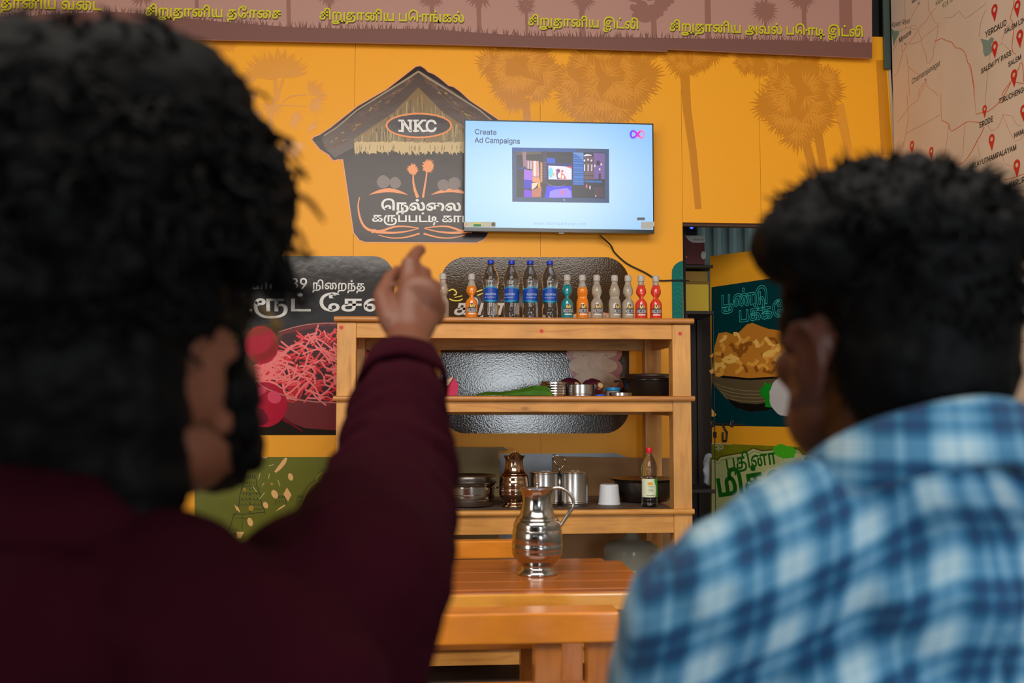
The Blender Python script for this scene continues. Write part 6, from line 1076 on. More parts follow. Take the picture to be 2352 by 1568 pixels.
def bflower(px, Y, rx, rz, lab, ang):
    t = thing('banana_flower', lab, 'banana flower', (0, 0, 0), 'banana flowers on the middle board')
    for k in range(7):
        bm = bmesh.new(); a = k*.9+ang; s = 1-.03*k
        ell(bm, (.004*math.cos(a), .004*math.sin(a), rz), (rx*s, rx*s*1.05, rz*(1-.01*k)), rot=Matrix.Rotation(.12, 3, V((math.cos(a), math.sin(a), 0))), sub=3)
        for v in list(bm.verts): v.co += v.co.normalized()*.002*math.sin(8*math.atan2(v.co.y, v.co.x))
        if k: 
            dl_ = [v for v in bm.verts if (v.co.x*math.cos(a)+v.co.y*math.sin(a)) < -.1*rx]; bmesh.ops.delete(bm, geom=dl_, context='VERTS')
        o = M('bract', bm, bfm, t, smooth=True)
    bm = bmesh.new(); bmesh.ops.create_cone(bm, cap_ends=True, segments=12, radius1=.013, radius2=.012, depth=.03, matrix=Matrix.Translation((rx*.45, -rx*.86, rz*1.15)) @ Matrix.Rotation(1.35, 4, 'X') @ Matrix.Rotation(.2, 4, 'Y'))
    M('cut_stem', bm, mat('cut_stem', (196, 160, 110), .6, vary=.2, vscale=60), t, auto=40)
    bm = bmesh.new(); bmesh.ops.create_cone(bm, cap_ends=True, segments=12, radius1=.020, radius2=.018, depth=.012, matrix=Matrix.Translation((rx*.42, -rx*.80, rz*1.13)) @ Matrix.Rotation(1.35, 4, 'X'))
    M('stem_ring', bm, mat('stem_ring', (140, 96, 60), .6), t, auto=40)
    t.location = at(px, Y, zm_-.0005); return t
bflower(1308, 4.80, .056, .046, 'dark purple banana flower behind the ribbed tin', 0)
bflower(1362, 4.76, .054, .043, 'dark purple banana flower with a reddish shine beside the blue lid', 2)
bflower(1272, 4.95, .045, .033, 'small blackish banana flower at the back behind the ribbed tin', 4)
blu = mat('lid_blue', (24, 130, 190), .4)
put('plastic_jar', 'low plastic jar with a bright blue lid beside the black wok', 'jar', 1408, 4.78, zm_-.0005, [('jar_body', lb([(.030, 0), (.033, .003), (.033, .026), (.030, .028), (.001, .028)]), mat('jar_plastic', (150, 150, 150), .3), 30), ('lid', lb([(.0355, .0285), (.0365, .031), (.0365, .040), (.034, .0445), (.001, .045)]), blu, 30)])
put('jar_lid', 'flat bright blue lid lying at the edge of the middle board', 'lid', 1379, 4.53, zm_-.0005, [('lid_disc', lb([(.022, 0), (.0235, .002), (.0235, .0065), (.021, .0085), (.001, .0085)]), mat('lid_blue_deep', (10, 84, 200), .4), 30)])
put('steel_dish', 'shallow round steel lid in front of the jar with the blue top', 'lid', 1426, 4.55, zm_-.0005, [('lid_disc', lb([(.050, 0), (.053, .002), (.053, .016), (.050, .018), (.001, .018)]), stl2, 30)])
blk = mat('black_iron', (30, 26, 24), .28, metal=.3)
t = put('wok', 'large black cooking pot with a steel lid at the right of the middle board', 'pot', 1497, 4.74, zm_-.0005, [('pot_body', lb([(.085, 0), (.11, .004), (.122, .02), (.135, .05), (.142, .074), (.15, .078), (.15, .081), (.138, .082), (.001, .082)], n=56), blk, 30), ('lid', lb([(.143, .0825), (.151, .084), (.153, .088), (.138, .096), (.134, .105), (.120, .108), (.001, .109)], n=56), stld, 30)])
bm = bmesh.new(); tube(bm, smoothpts([(-.148, -.03, .076), (-.172, -.02, .073), (-.178, 0, .072), (-.172, .02, .073), (-.148, .03, .076)], 3), .005, 8); M('handle', bm, blk, t, smooth=True)
# banana leaf
bm = bmesh.new()
lf = [(1092, 905, 907), (1118, 899, 908), (1150, 900, 909), (1190, 894, 909), (1225, 889, 909), (1255, 886, 909), (1268, 898, 909)]
for lay in range(3):
    top = []; bot = []
    for i, (px, y0, y1) in enumerate(lf):
        Yy = 4.50+lay*.012; dz = -lay*.004
        top.append(PY(px-lay*9, y0+lay*4-(4 if i == 4 else 0), Yy)); top[-1].z = max(top[-1].z, zm_+.003); b_ = PY(px-lay*9, y1, Yy-.03+lay*.01); b_.z = zm_+.002+lay*.001; bot.append(b_)
    r1 = [bm.verts.new(p) for p in top]; r2 = [bm.verts.new((p+q)/2+V((0, -.02, .0))) for p, q in zip(top, bot)]; r3 = [bm.verts.new(p) for p in bot]
    r4 = [bm.verts.new(p+V((0, .03, .002))) for p in bot]
    for a, b in ((r1, r2), (r2, r3), (r3, r4)):
        for i in range(len(a)-1): bm.faces.new((a[i], a[i+1], b[i+1], b[i]))
tag(M('banana_leaf', bm, mat('leaf', (62, 112, 28), .35, vary=.35, vscale=14), None, smooth=False), 'folded green banana leaf lying on the middle board', 'leaf')
t = thing('paper_tray', 'magenta folded paper tray with a cream flap at the sleeve end of the middle board', 'tray', (0, 0, 0))
bm = bmesh.new(); Yy = 4.55
P = lambda x, y, dy=0: (lambda v: V((v.x, v.y, max(v.z, zm_+.0005))))(PY(x, y, Yy+dy))
q = [P(1027, 908), P(1050, 908), P(1053, 882), P(1041, 866), P(1027, 886)]
skin(bm, [[bm.verts.new(v) for v in q], [bm.verts.new(v+V((-.02, .10, 0))) for v in q]]); M('tray_side', bm, mat('magenta_paper', (186, 22, 74), .6), t)
bm = bmesh.new(); q = [P(1009, 895, -.012), P(1030, 884, -.012), P(1041, 865, -.012), P(1014, 880, -.012)]
skin(bm, [[bm.verts.new(v) for v in q], [bm.verts.new(v+V((-.003, .010, .001))) for v in q]]); M('tray_flap', bm, mat('cream_paper', (206, 186, 150), .7), t)
# ---- things on the low board
zl_ = zs['low']
def pot_prof(r, h): return [(r*.78, 0), (r*.92, .004), (r*.97, h*.12), (r, h*.3), (r*.99, h*.32), (r, h*.34), (r, h*.52), (r*.985, h*.54), (r, h*.56), (r, h*.84), (r*.97, h*.87), (r*1.04, h*.96), (r*1.05, h), (r*1.02, h), (r*.95, h*.9), (r*.94, h*.85), (.001, h*.8)]
t = put('steel_pot', 'wide steel cooking pot with rings and a flat lid beside the dark jug', 'pot', 1078, 4.66, zl_-.0005, [('pot_body', lb(pot_prof(.118, .105), n=56), stl, 30), ('lid', lb([(.10, .1055), (.128, .107), (.131, .112), (.122, .118), (.110, .121), (.104, .129), (.128, .140), (.126, .142), (.100, .133), (.001, .131)], n=56), stl2, 30)])
bm = bmesh.new()
for s in (1,): tube(bm, smoothpts([(.118, -.02, .082), (.135, -.015, .083), (.137, .015, .083), (.118, .02, .082)], 3), .003, 8)
M('handle', bm, stl, t, smooth=True)
def jugparts(sc, tilt=0):
    k = 1.994e-4*sc
    pr = [(290, 0), (296, 10), (294, 30), (275, 62), (235, 85), (222, 118), (232, 140), (285, 190), (340, 250), (362, 300), (366, 330), (362, 345), (368, 360), (370, 440), (364, 450), (368, 458), (362, 560), (352, 640), (345, 650), (349, 660), (343, 675), (347, 690), (330, 740), (310, 785), (296, 790), (300, 800), (285, 812), (268, 835), (246, 870), (226, 940), (214, 1020), (210, 1080), (216, 1130), (232, 1180), (256, 1215), (272, 1232), (266, 1234), (250, 1210), (226, 1170), (208, 1120), (205, 1080)]
    bm = bmesh.new(); lathe(bm, [(r*k, z*k) for r, z in pr], n=64)
    for v in bm.verts:  # pouring lip towards -x
        if v.co.z > 1160*k:
            t_ = (v.co.z-1160*k)/(74*k); a = math.atan2(v.co.y, -v.co.x)
            w_ = math.exp(-(a/.5)**2)*t_; v.co.x -= w_*60*k; v.co.z += w_*120*k
    b = bm
    lid = bmesh.new(); lathe(lid, [(222*k, 1196*k), (240*k, 1212*k), (200*k, 1226*k), (60*k, 1240*k), (30*k, 1250*k), (20*k, 1275*k), (32*k, 1290*k), (26*k, 1310*k), (2*k, 1316*k)], n=40)
    h = bmesh.new(); pts = [(225, 1225), (300, 1235), (370, 1220), (440, 1180), (500, 1110), (532, 1030), (520, 950), (470, 880), (410, 790), (340, 690), (300, 640), (322, 600), (345, 585)]
    tube(h, smoothpts([(x*k, 0, z*k) for x, z in pts], 3), [v*k for v in [22]*37], 10, flat=1.3)
    return b, lid, h
b, l, h = jugparts(1.0)
jk = thing('steel_jug', 'shiny steel water jug with a curved handle standing on the varnished table', 'jug', (0, 0, 0))
M('jug_body', b, stl, jk, smooth=True); M('lid', l, stl, jk, smooth=True); M('handle', h, stl, jk, smooth=True)
ZT = 1.25-.4905
jl = PZ(1234, 1318, ZT); jk.location = (jl.x, jl.y, ZT+.0003)
b, l, h = jugparts(.95)
j2 = thing('steel_jug', 'darker steel jug on the low board between the pot and the caddy', 'jug', (0, 0, 0))
jm = mat('steel_warm', (170, 140, 115), .14, metal=1.0)
M('jug_body', b, jm, j2, smooth=True); M('lid', l, jm, j2, smooth=True); M('handle', h, jm, j2, smooth=True)
j2.location = at(1181, 4.60, zl_-.0005); j2.rotation_euler = (0, 0, PI/2)
cd_ = thing('pickle_caddy', 'twin steel pickle caddy with a triangular wire handle on the low board', 'caddy', (0, 0, 0))
for x_ in (-.069, .069):
    bm = lb([(.062, 0), (.066, .002), (.066, .012), (.0675, .015), (.066, .019), (.0675, .022), (.066, .026), (.066, .150), (.069, .153), (.069, .156), (.064, .156), (.064, .145), (.0635, .006), (.001, .005)], (x_, 0, 0), 48); M('pail', bm, stl2, cd_, auto=30)
    bm = lb([(.0625, .152), (.061, .155), (.02, .157), (.001, .1575)], (x_, 0, 0), 40); M('lid', bm, stl, cd_, auto=30)
bm = bmesh.new(); tube(bm, [(0, 0, .0), (0, 0, .160)], .0035, 8)
for a, b in (((0, 0, .160), (.028, 0, .196)), ((.028, 0, .196), (.026, 0, .222)), ((.026, 0, .222), (-.028, 0, .236)), ((-.028, 0, .236), (-.030, 0, .215)), ((-.030, 0, .215), (0, 0, .175)), ((0, 0, .175), (0, 0, .16))): tube(bm, [a, b], .003, 8)
M('wire_handle', bm, stl, cd_, smooth=True); cd_.location = at(1284, 4.63, zl_-.0005); cd_.rotation_euler = (0, 0, .03)
cw = thing('plastic_cup', 'white plastic cup turned upside down beside the caddy', 'cup', (0, 0, 0))
M('cup_body', lb([(.053, 0), (.054, .003), (.051, .005), (.044, .088), (.040, .093), (.001, .094)]), mat('white_plastic', (214, 216, 220), .4), cw, auto=30); cw.location = at(1398, 4.68, zl_-.0005)
bs_ = thing('steel_basin', 'wide steel basin with a broad rim behind the red capped bottle', 'basin', (0, 0, 0))
M('basin_body', lb([(.085, 0), (.11, .004), (.135, .03), (.148, .07), (.150, .098), (.170, .105), (.172, .108), (.150, .104), (.144, .096), (.14, .07), (.12, .02), (.001, .012)], n=60), stld, bs_, auto=30)
M('inner_dish', lb([(.10, .082), (.13, .090), (.155, .1095), (.158, .1115), (.130, .094), (.001, .086)], n=60), stl2, bs_, auto=30)
bs_.location = at(1480, 4.80, zl_-.0005)
vb = thing('oil_bottle', 'clear bottle with red cap and cream green label at the low board end', 'bottle', (0, 0, 0))
pr = [(.034, 0), (.037, .004), (.037, .02), (.0355, .024), (.037, .028), (.0355, .034), (.036, .045), (.036, .130), (.0375, .136), (.0345, .143), (.0375, .150), (.0345, .157), (.0375, .163), (.0375, .175), (.034, .192), (.026, .215), (.017, .232), (.0135, .238), (.0135, .246)]
M('bottle_body', lb(pr, n=32), clr, vb, smooth=True) if False else M('bottle_body', lb(pr, n=32), clr, vb, auto=60)
M('cap', lb([(.0145, .2465), (.0152, .248), (.0152, .268), (.0145, .270), (.001, .2705)], n=28), mat('cap_red', (214, 30, 44), .35), vb, auto=35)
r_ = .0368
wrap('label', [[(-.052, .046), (.052, .046), (.052, .129), (-.052, .129)]], r_, vb, mat('label_cream', (222, 226, 196), .45))
wrap('label_green', [[(.020, .046), (.045, .046), (.045, .129), (.018, .129), (.016, .120), (.027, .090), (.027, .070)]], r_+.0003, vb, mat('label_green', (52, 160, 44), .45))
wrap('label_badge', [ellp(-.004, .108, .013, .0075)], r_+.0003, vb, mat('label_amber', (228, 168, 24), .45))
wrap('label_lines', [[(-.014+i % 2*.003, .094-i*.006), (.012-i % 3*.002, .094-i*.006), (.012-i % 3*.002, .0955-i*.006), (-.014+i % 2*.003, .0955-i*.006)] for i in range(5)]+[[(-.022, .052), (.018, .052), (.018, .055), (-.022, .055)]], r_+.0003, vb, mat('label_print_green', (90, 130, 70), .45))
vb.location = at(1490, 4.55, zl_-.0005)
# ---- on the base board
wc = thing('water_can', 'large clear water can standing on the base board behind the table corner', 'water can', (0, 0, 0))
M('can_body', lb([(.12, 0), (.132, .006), (.132, .06), (.128, .07), (.132, .08), (.132, .16), (.128, .17), (.132, .18), (.132, .27), (.128, .28), (.132, .29), (.132, .36), (.126, .378), (.10, .392), (.06, .402), (.038, .41), (.031, .425), (.029, .45), (.028, .492)], n=48), mat('can_plastic', (176, 176, 160), .12, trans=.55, ior=1.2), wc, auto=60)
M('cap', lb([(.031, .4925), (.032, .494), (.032, .512), (.030, .514), (.001, .5145)], n=30), mat('cap_pale_blue', (150, 170, 200), .4), wc, auto=40)
wc.location = at(1447, 4.80, zs['base']-.0005)
bw = thing('mixing_bowl', 'pale rounded bowl on the base board seen under the bench rail', 'bowl', (0, 0, 0))
M('bowl_body', lb([(.05, 0), (.075, .006), (.11, .04), (.13, .09), (.135, .12), (.130, .12), (.12, .085), (.001, .02)], n=44), mat('pale_enamel', (170, 168, 160), .35), bw, auto=40)
bw.location = at(1222, 4.66, zs['base']-.0005)
# ---- TV
TY = 5.19
tl_, tr_, br_2, bl_2 = PY(1065, 275, TY), PY(1500, 283, TY), PY(1503.5, 536, TY), PY(1067, 531, TY)
tx0, tx1 = (tl_.x+bl_2.x)/2, (tr_.x+br_2.x)/2; tz1 = (tl_.z+tr_.z)/2; tz0 = (bl_2.z+br_2.z)/2
tv = thing('television', 'wall mounted flat TV showing a pale blue slide above the drinks shelf', 'television', ((tx0+tx1)/2, TY, tz0))
tb = mat('tv_black', (24, 26, 28), .25)
bx('back_case', tb, tv, tx0+.05, tx1-.05, TY+.031, TY+.062, tz0+.03, tz1-.08, .006)
bx('panel_case', tb, tv, tx0, tx1, TY+.003, TY+.03, tz0, tz1, .002)
bezel = .006; chin = .020
bx('chin', mat('tv_chin', (44, 50, 54), .22), tv, tx0, tx1, TY-.003, TY+.0029, tz0, tz0+chin, .001)
for a, b, c, d in ((tx0, tx1, tz1-bezel, tz1), (tx0, tx0+bezel, tz0+chin+.0005, tz1-bezel-.0003), (tx1-bezel, tx1, tz0+chin+.0005, tz1-bezel-.0003)): bx('bezel', tb, tv, a, b, TY-.001, TY+.0029, c, d)
bx('wall_bracket', tb, tv, (tx0+tx1)/2-.2, (tx0+tx1)/2+.2, TY+.063, YW-.004, tz0+.12, tz1-.15)
bx('sensor_bump', mat('tv_silver', (170, 172, 174), .3), tv, (tx0+tx1)/2-.006, (tx0+tx1)/2+.022, TY+.000, TY+.012, tz0-.006, tz0-.0005, .001)
mpt = lambda k: (lambda x, y: PY(x, y, TY+.0018-.0004*k))
def scr(rgb, e=1.0): return mat('screen_%d_%d_%d' % rgb, rgb, .25, emit=e)
X0, X1, Z0, Z1 = tx0+bezel, tx1-bezel, tz0+chin, tz1-bezel
me = bpy.data.meshes.new('screen'); me.from_pydata([(X0, TY+.0022, Z0), (X1, TY+.0022, Z0), (X1, TY+.0022, Z1), (X0, TY+.0022, Z1)], [], [(0, 1, 2, 3)]); me.update()
sm = scr((184, 222, 255)); 
scn = link('screen', me, sm, tv)
# slide background: paler towards the middle, as shown on the screen itself
nt = sm.node_tree; tc = nt.nodes.new('ShaderNodeTexCoord'); mp_ = nt.nodes.new('ShaderNodeMapping'); mp_.inputs['Location'].default_value = (-.5, -.5, 0)
nt.links.new(tc.outputs['Generated'], mp_.inputs[0]); mp_.inputs['Scale'].default_value = (1, 0, 1)
mp_.inputs['Location'].default_value = (-.5, 0, -.35)
ln2 = nt.nodes.new('ShaderNodeVectorMath'); ln2.operation = 'LENGTH'; nt.links.new(mp_.outputs[0], ln2.inputs[0])
rp = nt.nodes.new('ShaderNodeValToRGB'); nt.links.new(ln2.outputs['Value'], rp.inputs[0])
rp.color_ramp.elements[0].color = srgb(192, 226, 254); rp.color_ramp.elements[0].position = .15
rp.color_ramp.elements[1].color = srgb(146, 200, 252); rp.color_ramp.elements[1].position = .72
nt.links.new(rp.outputs[0], nt.nodes['Principled BSDF'].inputs['Emission Color'])
navy = scr((16, 46, 96))
text('slide_words', 'Create', (1090, 308), (1141, 309.5), mpt(1), navy, tv, bold=8, vs=1.0)
text('slide_words', 'Ad Campaigns', (1090, 327.5), (1195, 330), mpt(1), navy, tv, bold=8, vs=1.1)
text('slide_web_line', 'www.techhypeloop.com', (1226, 515.5), (1347, 517), mpt(1), scr((120, 160, 205)), tv, bold=-4, track=50)
c4 = crop(1040, 250, 4.704)
inf = []
N_ = 48
for i in range(N_):
    t0_, t1_ = 2*PI*i/N_, 2*PI*(i+1)/N_
    f_ = lambda t: (1464+15.5*math.cos(t)/(1+.35*math.sin(t)**2), 308.5+19*math.sin(t)*math.cos(t)/(1+.35*math.sin(t)**2))
    inf.append((t0_, strokeq([f_(t0_), f_(t1_)], 5, 5)[0]))
cols = [(118, 60, 250), (150, 50, 240), (200, 40, 220), (245, 20, 200), (255, 110, 190), (230, 150, 200)]
for k in range(6): polys('slide_logo', [q for t_, q in inf if int(((f_(t_)[0]-1447)/34)*5.99) == k and True] or [inf[0][1]], mpt(1+.15*k), scr(cols[k]), tv)
cc = crop(1160, 330, 9.046)
def sc(shapes, rgb, k, nm='slide_picture', e=1.0): polys(nm, [cc(s) for s in shapes], mpt(k), scr(rgb, e), tv)
sc([[(145, 75), (2160, 110), (2165, 1230), (150, 1205)]], (46, 72, 112), 1)
sc([[(145, 75), (1450, 98), (1480, 190), (145, 160)]], (20, 78, 150), 1.3)
sc([[(240, 160), (2070, 185), (2075, 1135), (240, 1110)]], (22, 24, 44), 1.6)
sc([[(240, 160), (760, 165), (760, 215), (240, 235)]], (86, 76, 66), 1.9)
sc([[(360, 165), (440, 165), (440, 480), (380, 480)], [(440, 340), (560, 350), (560, 530), (440, 510)]], (150, 110, 130), 2)
sc([[(570, 350), (700, 360), (715, 690), (570, 680)]], (214, 160, 150), 2.2); sc([[(600, 360), (640, 360), (640, 680), (600, 680)], [(470, 360), (490, 360), (490, 520), (470, 520)], [(530, 360), (548, 360), (548, 530), (530, 530)]], (250, 214, 214), 2.6)
sc([[(570, 690), (720, 700), (720, 790), (570, 800)]], (246, 150, 110), 2.3); sc([[(555, 820), (700, 800), (640, 900), (555, 965)]], (246, 206, 180), 2.4); sc([[(700, 765), (730, 765), (735, 910), (680, 910)]], (255, 160, 20), 2.8)
sc([[(395, 530), (570, 560), (565, 760), (390, 740)]], (160, 100, 220), 2.2); sc([[(390, 740), (565, 760), (560, 930), (395, 930)]], (30, 20, 190), 2.2); sc([[(250, 495), (400, 490), (400, 525), (300, 530)]], (0, 60, 150), 2.3)
sc([[(395, 950), (555, 975), (550, 1110), (395, 1110)]], (120, 40, 220), 2.2); sc([[(560, 975), (640, 930), (760, 900), (745, 1110), (555, 1110)]], (190, 110, 90), 2.2)
sc([[(735, 380), (775, 390), (775, 780), (735, 780)]], (236, 160, 100), 2.3); sc([[(790, 150), (865, 150), (865, 840), (790, 840)]], (52, 40, 74), 2.2)
sc([ellp(755, 410+62*k, 20, 24, n=10) for k in range(7)], (200, 120, 90), 2.6); sc([ellp(828, 400+56*k, 30, 16, n=10) for k in range(6)], (92, 70, 130), 2.6)
sc([[(870, 290), (1040, 305), (1040, 410), (870, 400)]], (0, 80, 210), 2.3); sc([[(875, 410), (1400, 400), (1400, 760), (875, 750)]], (4, 24, 110), 2.1)
sc([[(900, 455), (1385, 475), (1385, 745), (905, 738)]], (226, 226, 250), 2.6); sc([ellp(950, 600, 46, 110, n=18)], (110, 210, 240), 2.9); sc([[(1240, 470), (1385, 475), (1385, 520)]], (220, 70, 90), 2.9)
sc([ellp(1105, 560, 45, 40, n=12), [(1060, 600), (1150, 600), (1140, 735), (1080, 735)]], (130, 50, 110), 3); sc([ellp(1190, 570, 26, 30, n=10), [(1165, 600), (1230, 640), (1280, 735), (1150, 735)]], (240, 100, 50), 3.2); sc([ellp(1130, 660, 35, 55, n=12), ellp(1200, 690, 26, 40, n=12)], (236, 240, 250), 3.5); sc([ellp(1010, 635, 22, 32, n=12)], (250, 190, 110), 3.1)
for k in range(14):
    y = 190+k*48; sc([[(1415, y), (1630, y+4), (1635, y+42), (1415, y+38)]], ((8, 104, 206) if k % 2 else (30, 122, 214)), 2.3, 'slide_step')
sc([[(1395, 180), (1625, 185), (1625, 370), (1560, 270)]], (90, 140, 200), 2.8)
sc([[(1640, 270), (1830, 270), (1840, 740), (1640, 740)]], (96, 70, 84), 2.2); sc([[(1840, 190), (2070, 200), (2070, 735), (1845, 735)]], (112, 80, 150), 2.2)
sc([[(1630, 240), (1700, 215), (1800, 230), (1800, 250), (1640, 262)]]+[ellp(x, y, 18, 24, n=10) for x, y in ((1650, 350), (1725, 330), (1795, 350), (1865, 460), (2000, 430), (1965, 530))]+[[(x, 430), (x+24, 430), (x+20, 570), (x, 570)] for x in (1640, 1715, 1790)], (222, 210, 226), 2.7)
sc([[(1640, 375), (1835, 375), (1835, 390), (1640, 390)], [(1640, 655), (1840, 655), (1840, 668), (1640, 668)], [(1900, 350), (1970, 350), (1970, 450), (1900, 450)], [(1945, 620), (1990, 620), (1990, 735), (1945, 735)]], (30, 18, 34), 3)
sc([[(1650, 760), (2010, 770), (2010, 815), (1660, 800)]], (0, 90, 170), 2.4); sc([ellp(1695, 885, 16, 45, n=10)], (240, 90, 130), 2.4); sc([ellp(1765, 910, 15, 45, n=10), ellp(1885, 1085, 12, 18, n=8)], (214, 206, 220), 2.4); sc([[(1850, 900), (2060, 900), (2060, 1110), (1850, 1110)]], (62, 40, 60), 2.1)
sc([[(870, 870), (1380, 880), (1400, 1125), (820, 1125)]], (40, 40, 236), 2.3); sc([[(930, 990), (1030, 950), (1290, 920), (1380, 990), (1380, 1120), (920, 1120)]], (150, 130, 240), 2.6); sc([ellp(1190, 1010, 24, 60, n=12)], (240, 90, 150), 3)
sc([q for q in strokeq([(880, 830), (1000, 880), (1100, 900), (1250, 850)], 12, 8, 3)], (140, 120, 110), 3)
text('slide_words', 'Identity'.replace('Identity', 'Create'), cc([(1045, 400)])[0], cc([(1255, 402)])[0], mpt(3), scr((50, 160, 250)), tv, bold=8) if False else None
sc([ellp(1225, 1165, 20, 20, n=14), ellp(1255, 1190, 8, 8, n=8)], (110, 190, 250), 2.2); sc([ellp(1225, 1165, 11, 11, n=12)], (46, 72, 112), 2.6)
# paper stickers on the screen
mps = lambda k: (lambda x, y: PY(x, y, TY-.0015-.0004*k))
stt = thing('energy_sticker', 'narrow paper sticker with green mark on the lower corner of the TV', 'sticker', (tx0, TY, tz0))
polys('sticker_sheet', [c4([(122, 1222), (465, 1220), (465, 1278), (122, 1274)])], mps(0), mat('sticker_paper', (206, 206, 186), .6), stt)
polys('sticker_green', [c4([(225, 1245), (305, 1245), (305, 1270), (225, 1270)])], mps(1), mat('sticker_green', (70, 150, 90), .6), stt)
polys('sticker_yellow', [c4([(225, 1226), (305, 1226), (305, 1243), (225, 1243)])], mps(1), mat('sticker_yellow', (226, 214, 120), .6), stt)
polys('sticker_star', [c4(q) for q in strokeq([(130, 1262), (148, 1230), (162, 1250), (135, 1258)], 5, 5)], mps(1), mat('sticker_orange', (236, 130, 70), .6), stt)
polys('sticker_seal', [c4(ellp(438, 1247, 22, 22))], mps(1), mat('sticker_grey', (110, 116, 120), .6), stt)
st2 = tag(polys('paper_sticker', [c4([(2035, 1222), (2180, 1218), (2178, 1260), (2150, 1296), (2035, 1296)])], mps(0), mat('sticker_paper2', (190, 194, 190), .6), None), 'plain pale sticker on the cable side corner of the TV', 'sticker')
st3 = tag(polys('paper_label', [c4([(1992, 1172), (2075, 1172), (2075, 1202), (1992, 1202)])], mps(0), mat('sticker_grey', (150, 156, 160), .6), None), 'small grey paper label above the plain pale sticker on the TV', 'sticker')
# TV cable
bm = bmesh.new()
cpts = [PY(1378, 541, TY+.03), PY(1402, 562, YW-.03), PY(1412, 580, YW-.012), PY(1440, 605, YW-.012), PY(1480, 625, YW-.012), PY(1500, 637, YW-.012), PY(1516, 644, YW-.012), PY(1545, 643.5, YW-.012), PY(1575, 643.5, YW-.012), PY(1582, 645, YW+.03)]
tube(bm, smoothpts(cpts, 4), .0042, 8); tag(M('tv_cable', bm, mat('cable_black', (30, 24, 20), .5), None, smooth=True), 'thin black cable hanging from the TV along the wall to the doorway', 'cable')
# ---- table
vt = wood('varnish_x', (192, 108, 42), (156, 78, 26), 'x', .22, coat=.35, knots=False); vl = wood('varnish_light', (236, 166, 66), (212, 132, 44), 'x', .22, coat=.6); vz = wood('varnish_z', (196, 118, 48), (160, 88, 32), 'z', .3, coat=.4, knots=False); vb_ = wood('bench_x', (226, 138, 42), (200, 112, 30), 'x', .28, coat=.25)
pr_ = PZ(1418, 1281, ZT); pf_ = PZ(1500, 1356, ZT); pl_ = PZ(700, 1281, ZT)
xr, yr, yn = pr_.x, pr_.y, PZ(1240, 1361, ZT).y
xl = pl_.x
tt = thing('dining_table', 'varnished wooden dining table with plank top holding the steel jug', 'table', ((xl+xr)/2, (yr+yn)/2, 0))
ys = [yn+.0, yn+.052, yn+.17, yn+.32, yn+.46, yr]
for i, (a, b) in enumerate(zip(ys[:-1], ys[1:])):
    bm = bmesh.new()
    if i == 4:
        box(bm, xl, xr-.0, a+.0006, b, ZT-.045, ZT)
        es = [e for e in bm.edges if all(abs(v.co.x-xr) < 1e-5 and abs(v.co.y-b) < 1e-5 for v in e.verts)]
        bmesh.ops.bevel(bm, geom=es, offset=.05, segments=6, affect='EDGES')
    else: box(bm, xl, xr, a+.0006, b-.0006, ZT-.045, ZT, .003 if i else .008, 3)
    M('plank', bm, vt if i else vt, tt)
bx('front_edge', vl, tt, xl, xr, yn-.012, yn-.0003, ZT-.046, ZT-.001, .005, 3)
for x_ in (xl+.06, PY(1279, 1500, yn+.06).x):
    for y_ in (yn+.06, yr-.13): bx('leg', vz, tt, x_, x_+.07, y_, y_+.07, 0, ZT-.0455, .003)
for y_ in (yn+.07, yr-.11): bx('apron', vb_, tt, xl+.131, PY(1279, 1500, yn+.06).x-.001, y_, y_+.025, ZT-.10, ZT-.046, .002)
# ---- benches with back rails
def bench(label, x0, x1, yrail, dirn, ztop, h, th, seat_d=.36, posts=(), mats=None):
    """dirn = +1: the seat lies beyond the back rail, -1: nearer the viewer"""
    t = thing('wooden_bench', label, 'bench', ((x0+x1)/2, yrail, 0), 'varnished benches with back rails')
    bx('back_rail', vb_, t, x0, x1, yrail, yrail+th, ztop-h, ztop, .006, 3)
    bx('back_rail', vb_, t, x0, x1-.02, yrail+.01, yrail+th-.01, ztop-.235, ztop-.165, .004)
    ps = posts or (x0+.04, x1-.11)
    for x_ in ps: bx('post', vz, t, x_, x_+.06, yrail+.012, yrail+th-.012, .0, ztop-h-.0005, .002)
    a = yrail+th+.001 if dirn > 0 else yrail-seat_d; b = a+seat_d-.001
    n = 3
    for k in range(n): bx('seat_plank', vb_, t, x0+.0, x1-.0, a+(b-a)*k/n+.002, a+(b-a)*(k+1)/n-.002, .42, .455, .004)
    for x_ in (x0+.04, x1-.11): bx('leg', vz, t, x_, x_+.06, (b-.07 if dirn > 0 else a+.01), (b-.01 if dirn > 0 else a+.07), 0, .4195, .003)
    return t
YN = 2.2
xn1 = PY(1424, 1440, YN).x; xn0 = PY(690, 1440, YN).x
nb = bench('varnished bench whose back rail crosses just before the table', xn0, xn1, YN, +1, PY(1240, 1408, YN).z, .067, .085, posts=(xn0+.04, PY(1230, 1500, YN).x, PY(1352, 1500, YN).x), seat_d=.30)
YR_ = 3.36
rb = bench('varnished bench on the far side of the table, rail behind the jug', PY(600, 1260, YR_).x, PY(1286, 1260, YR_).x, YR_, +1, PY(1100, 1242, YR_).z, .06, .05, seat_d=.28, posts=(PY(600, 1260, YR_).x+.04, PY(1234, 1500, YR_).x))
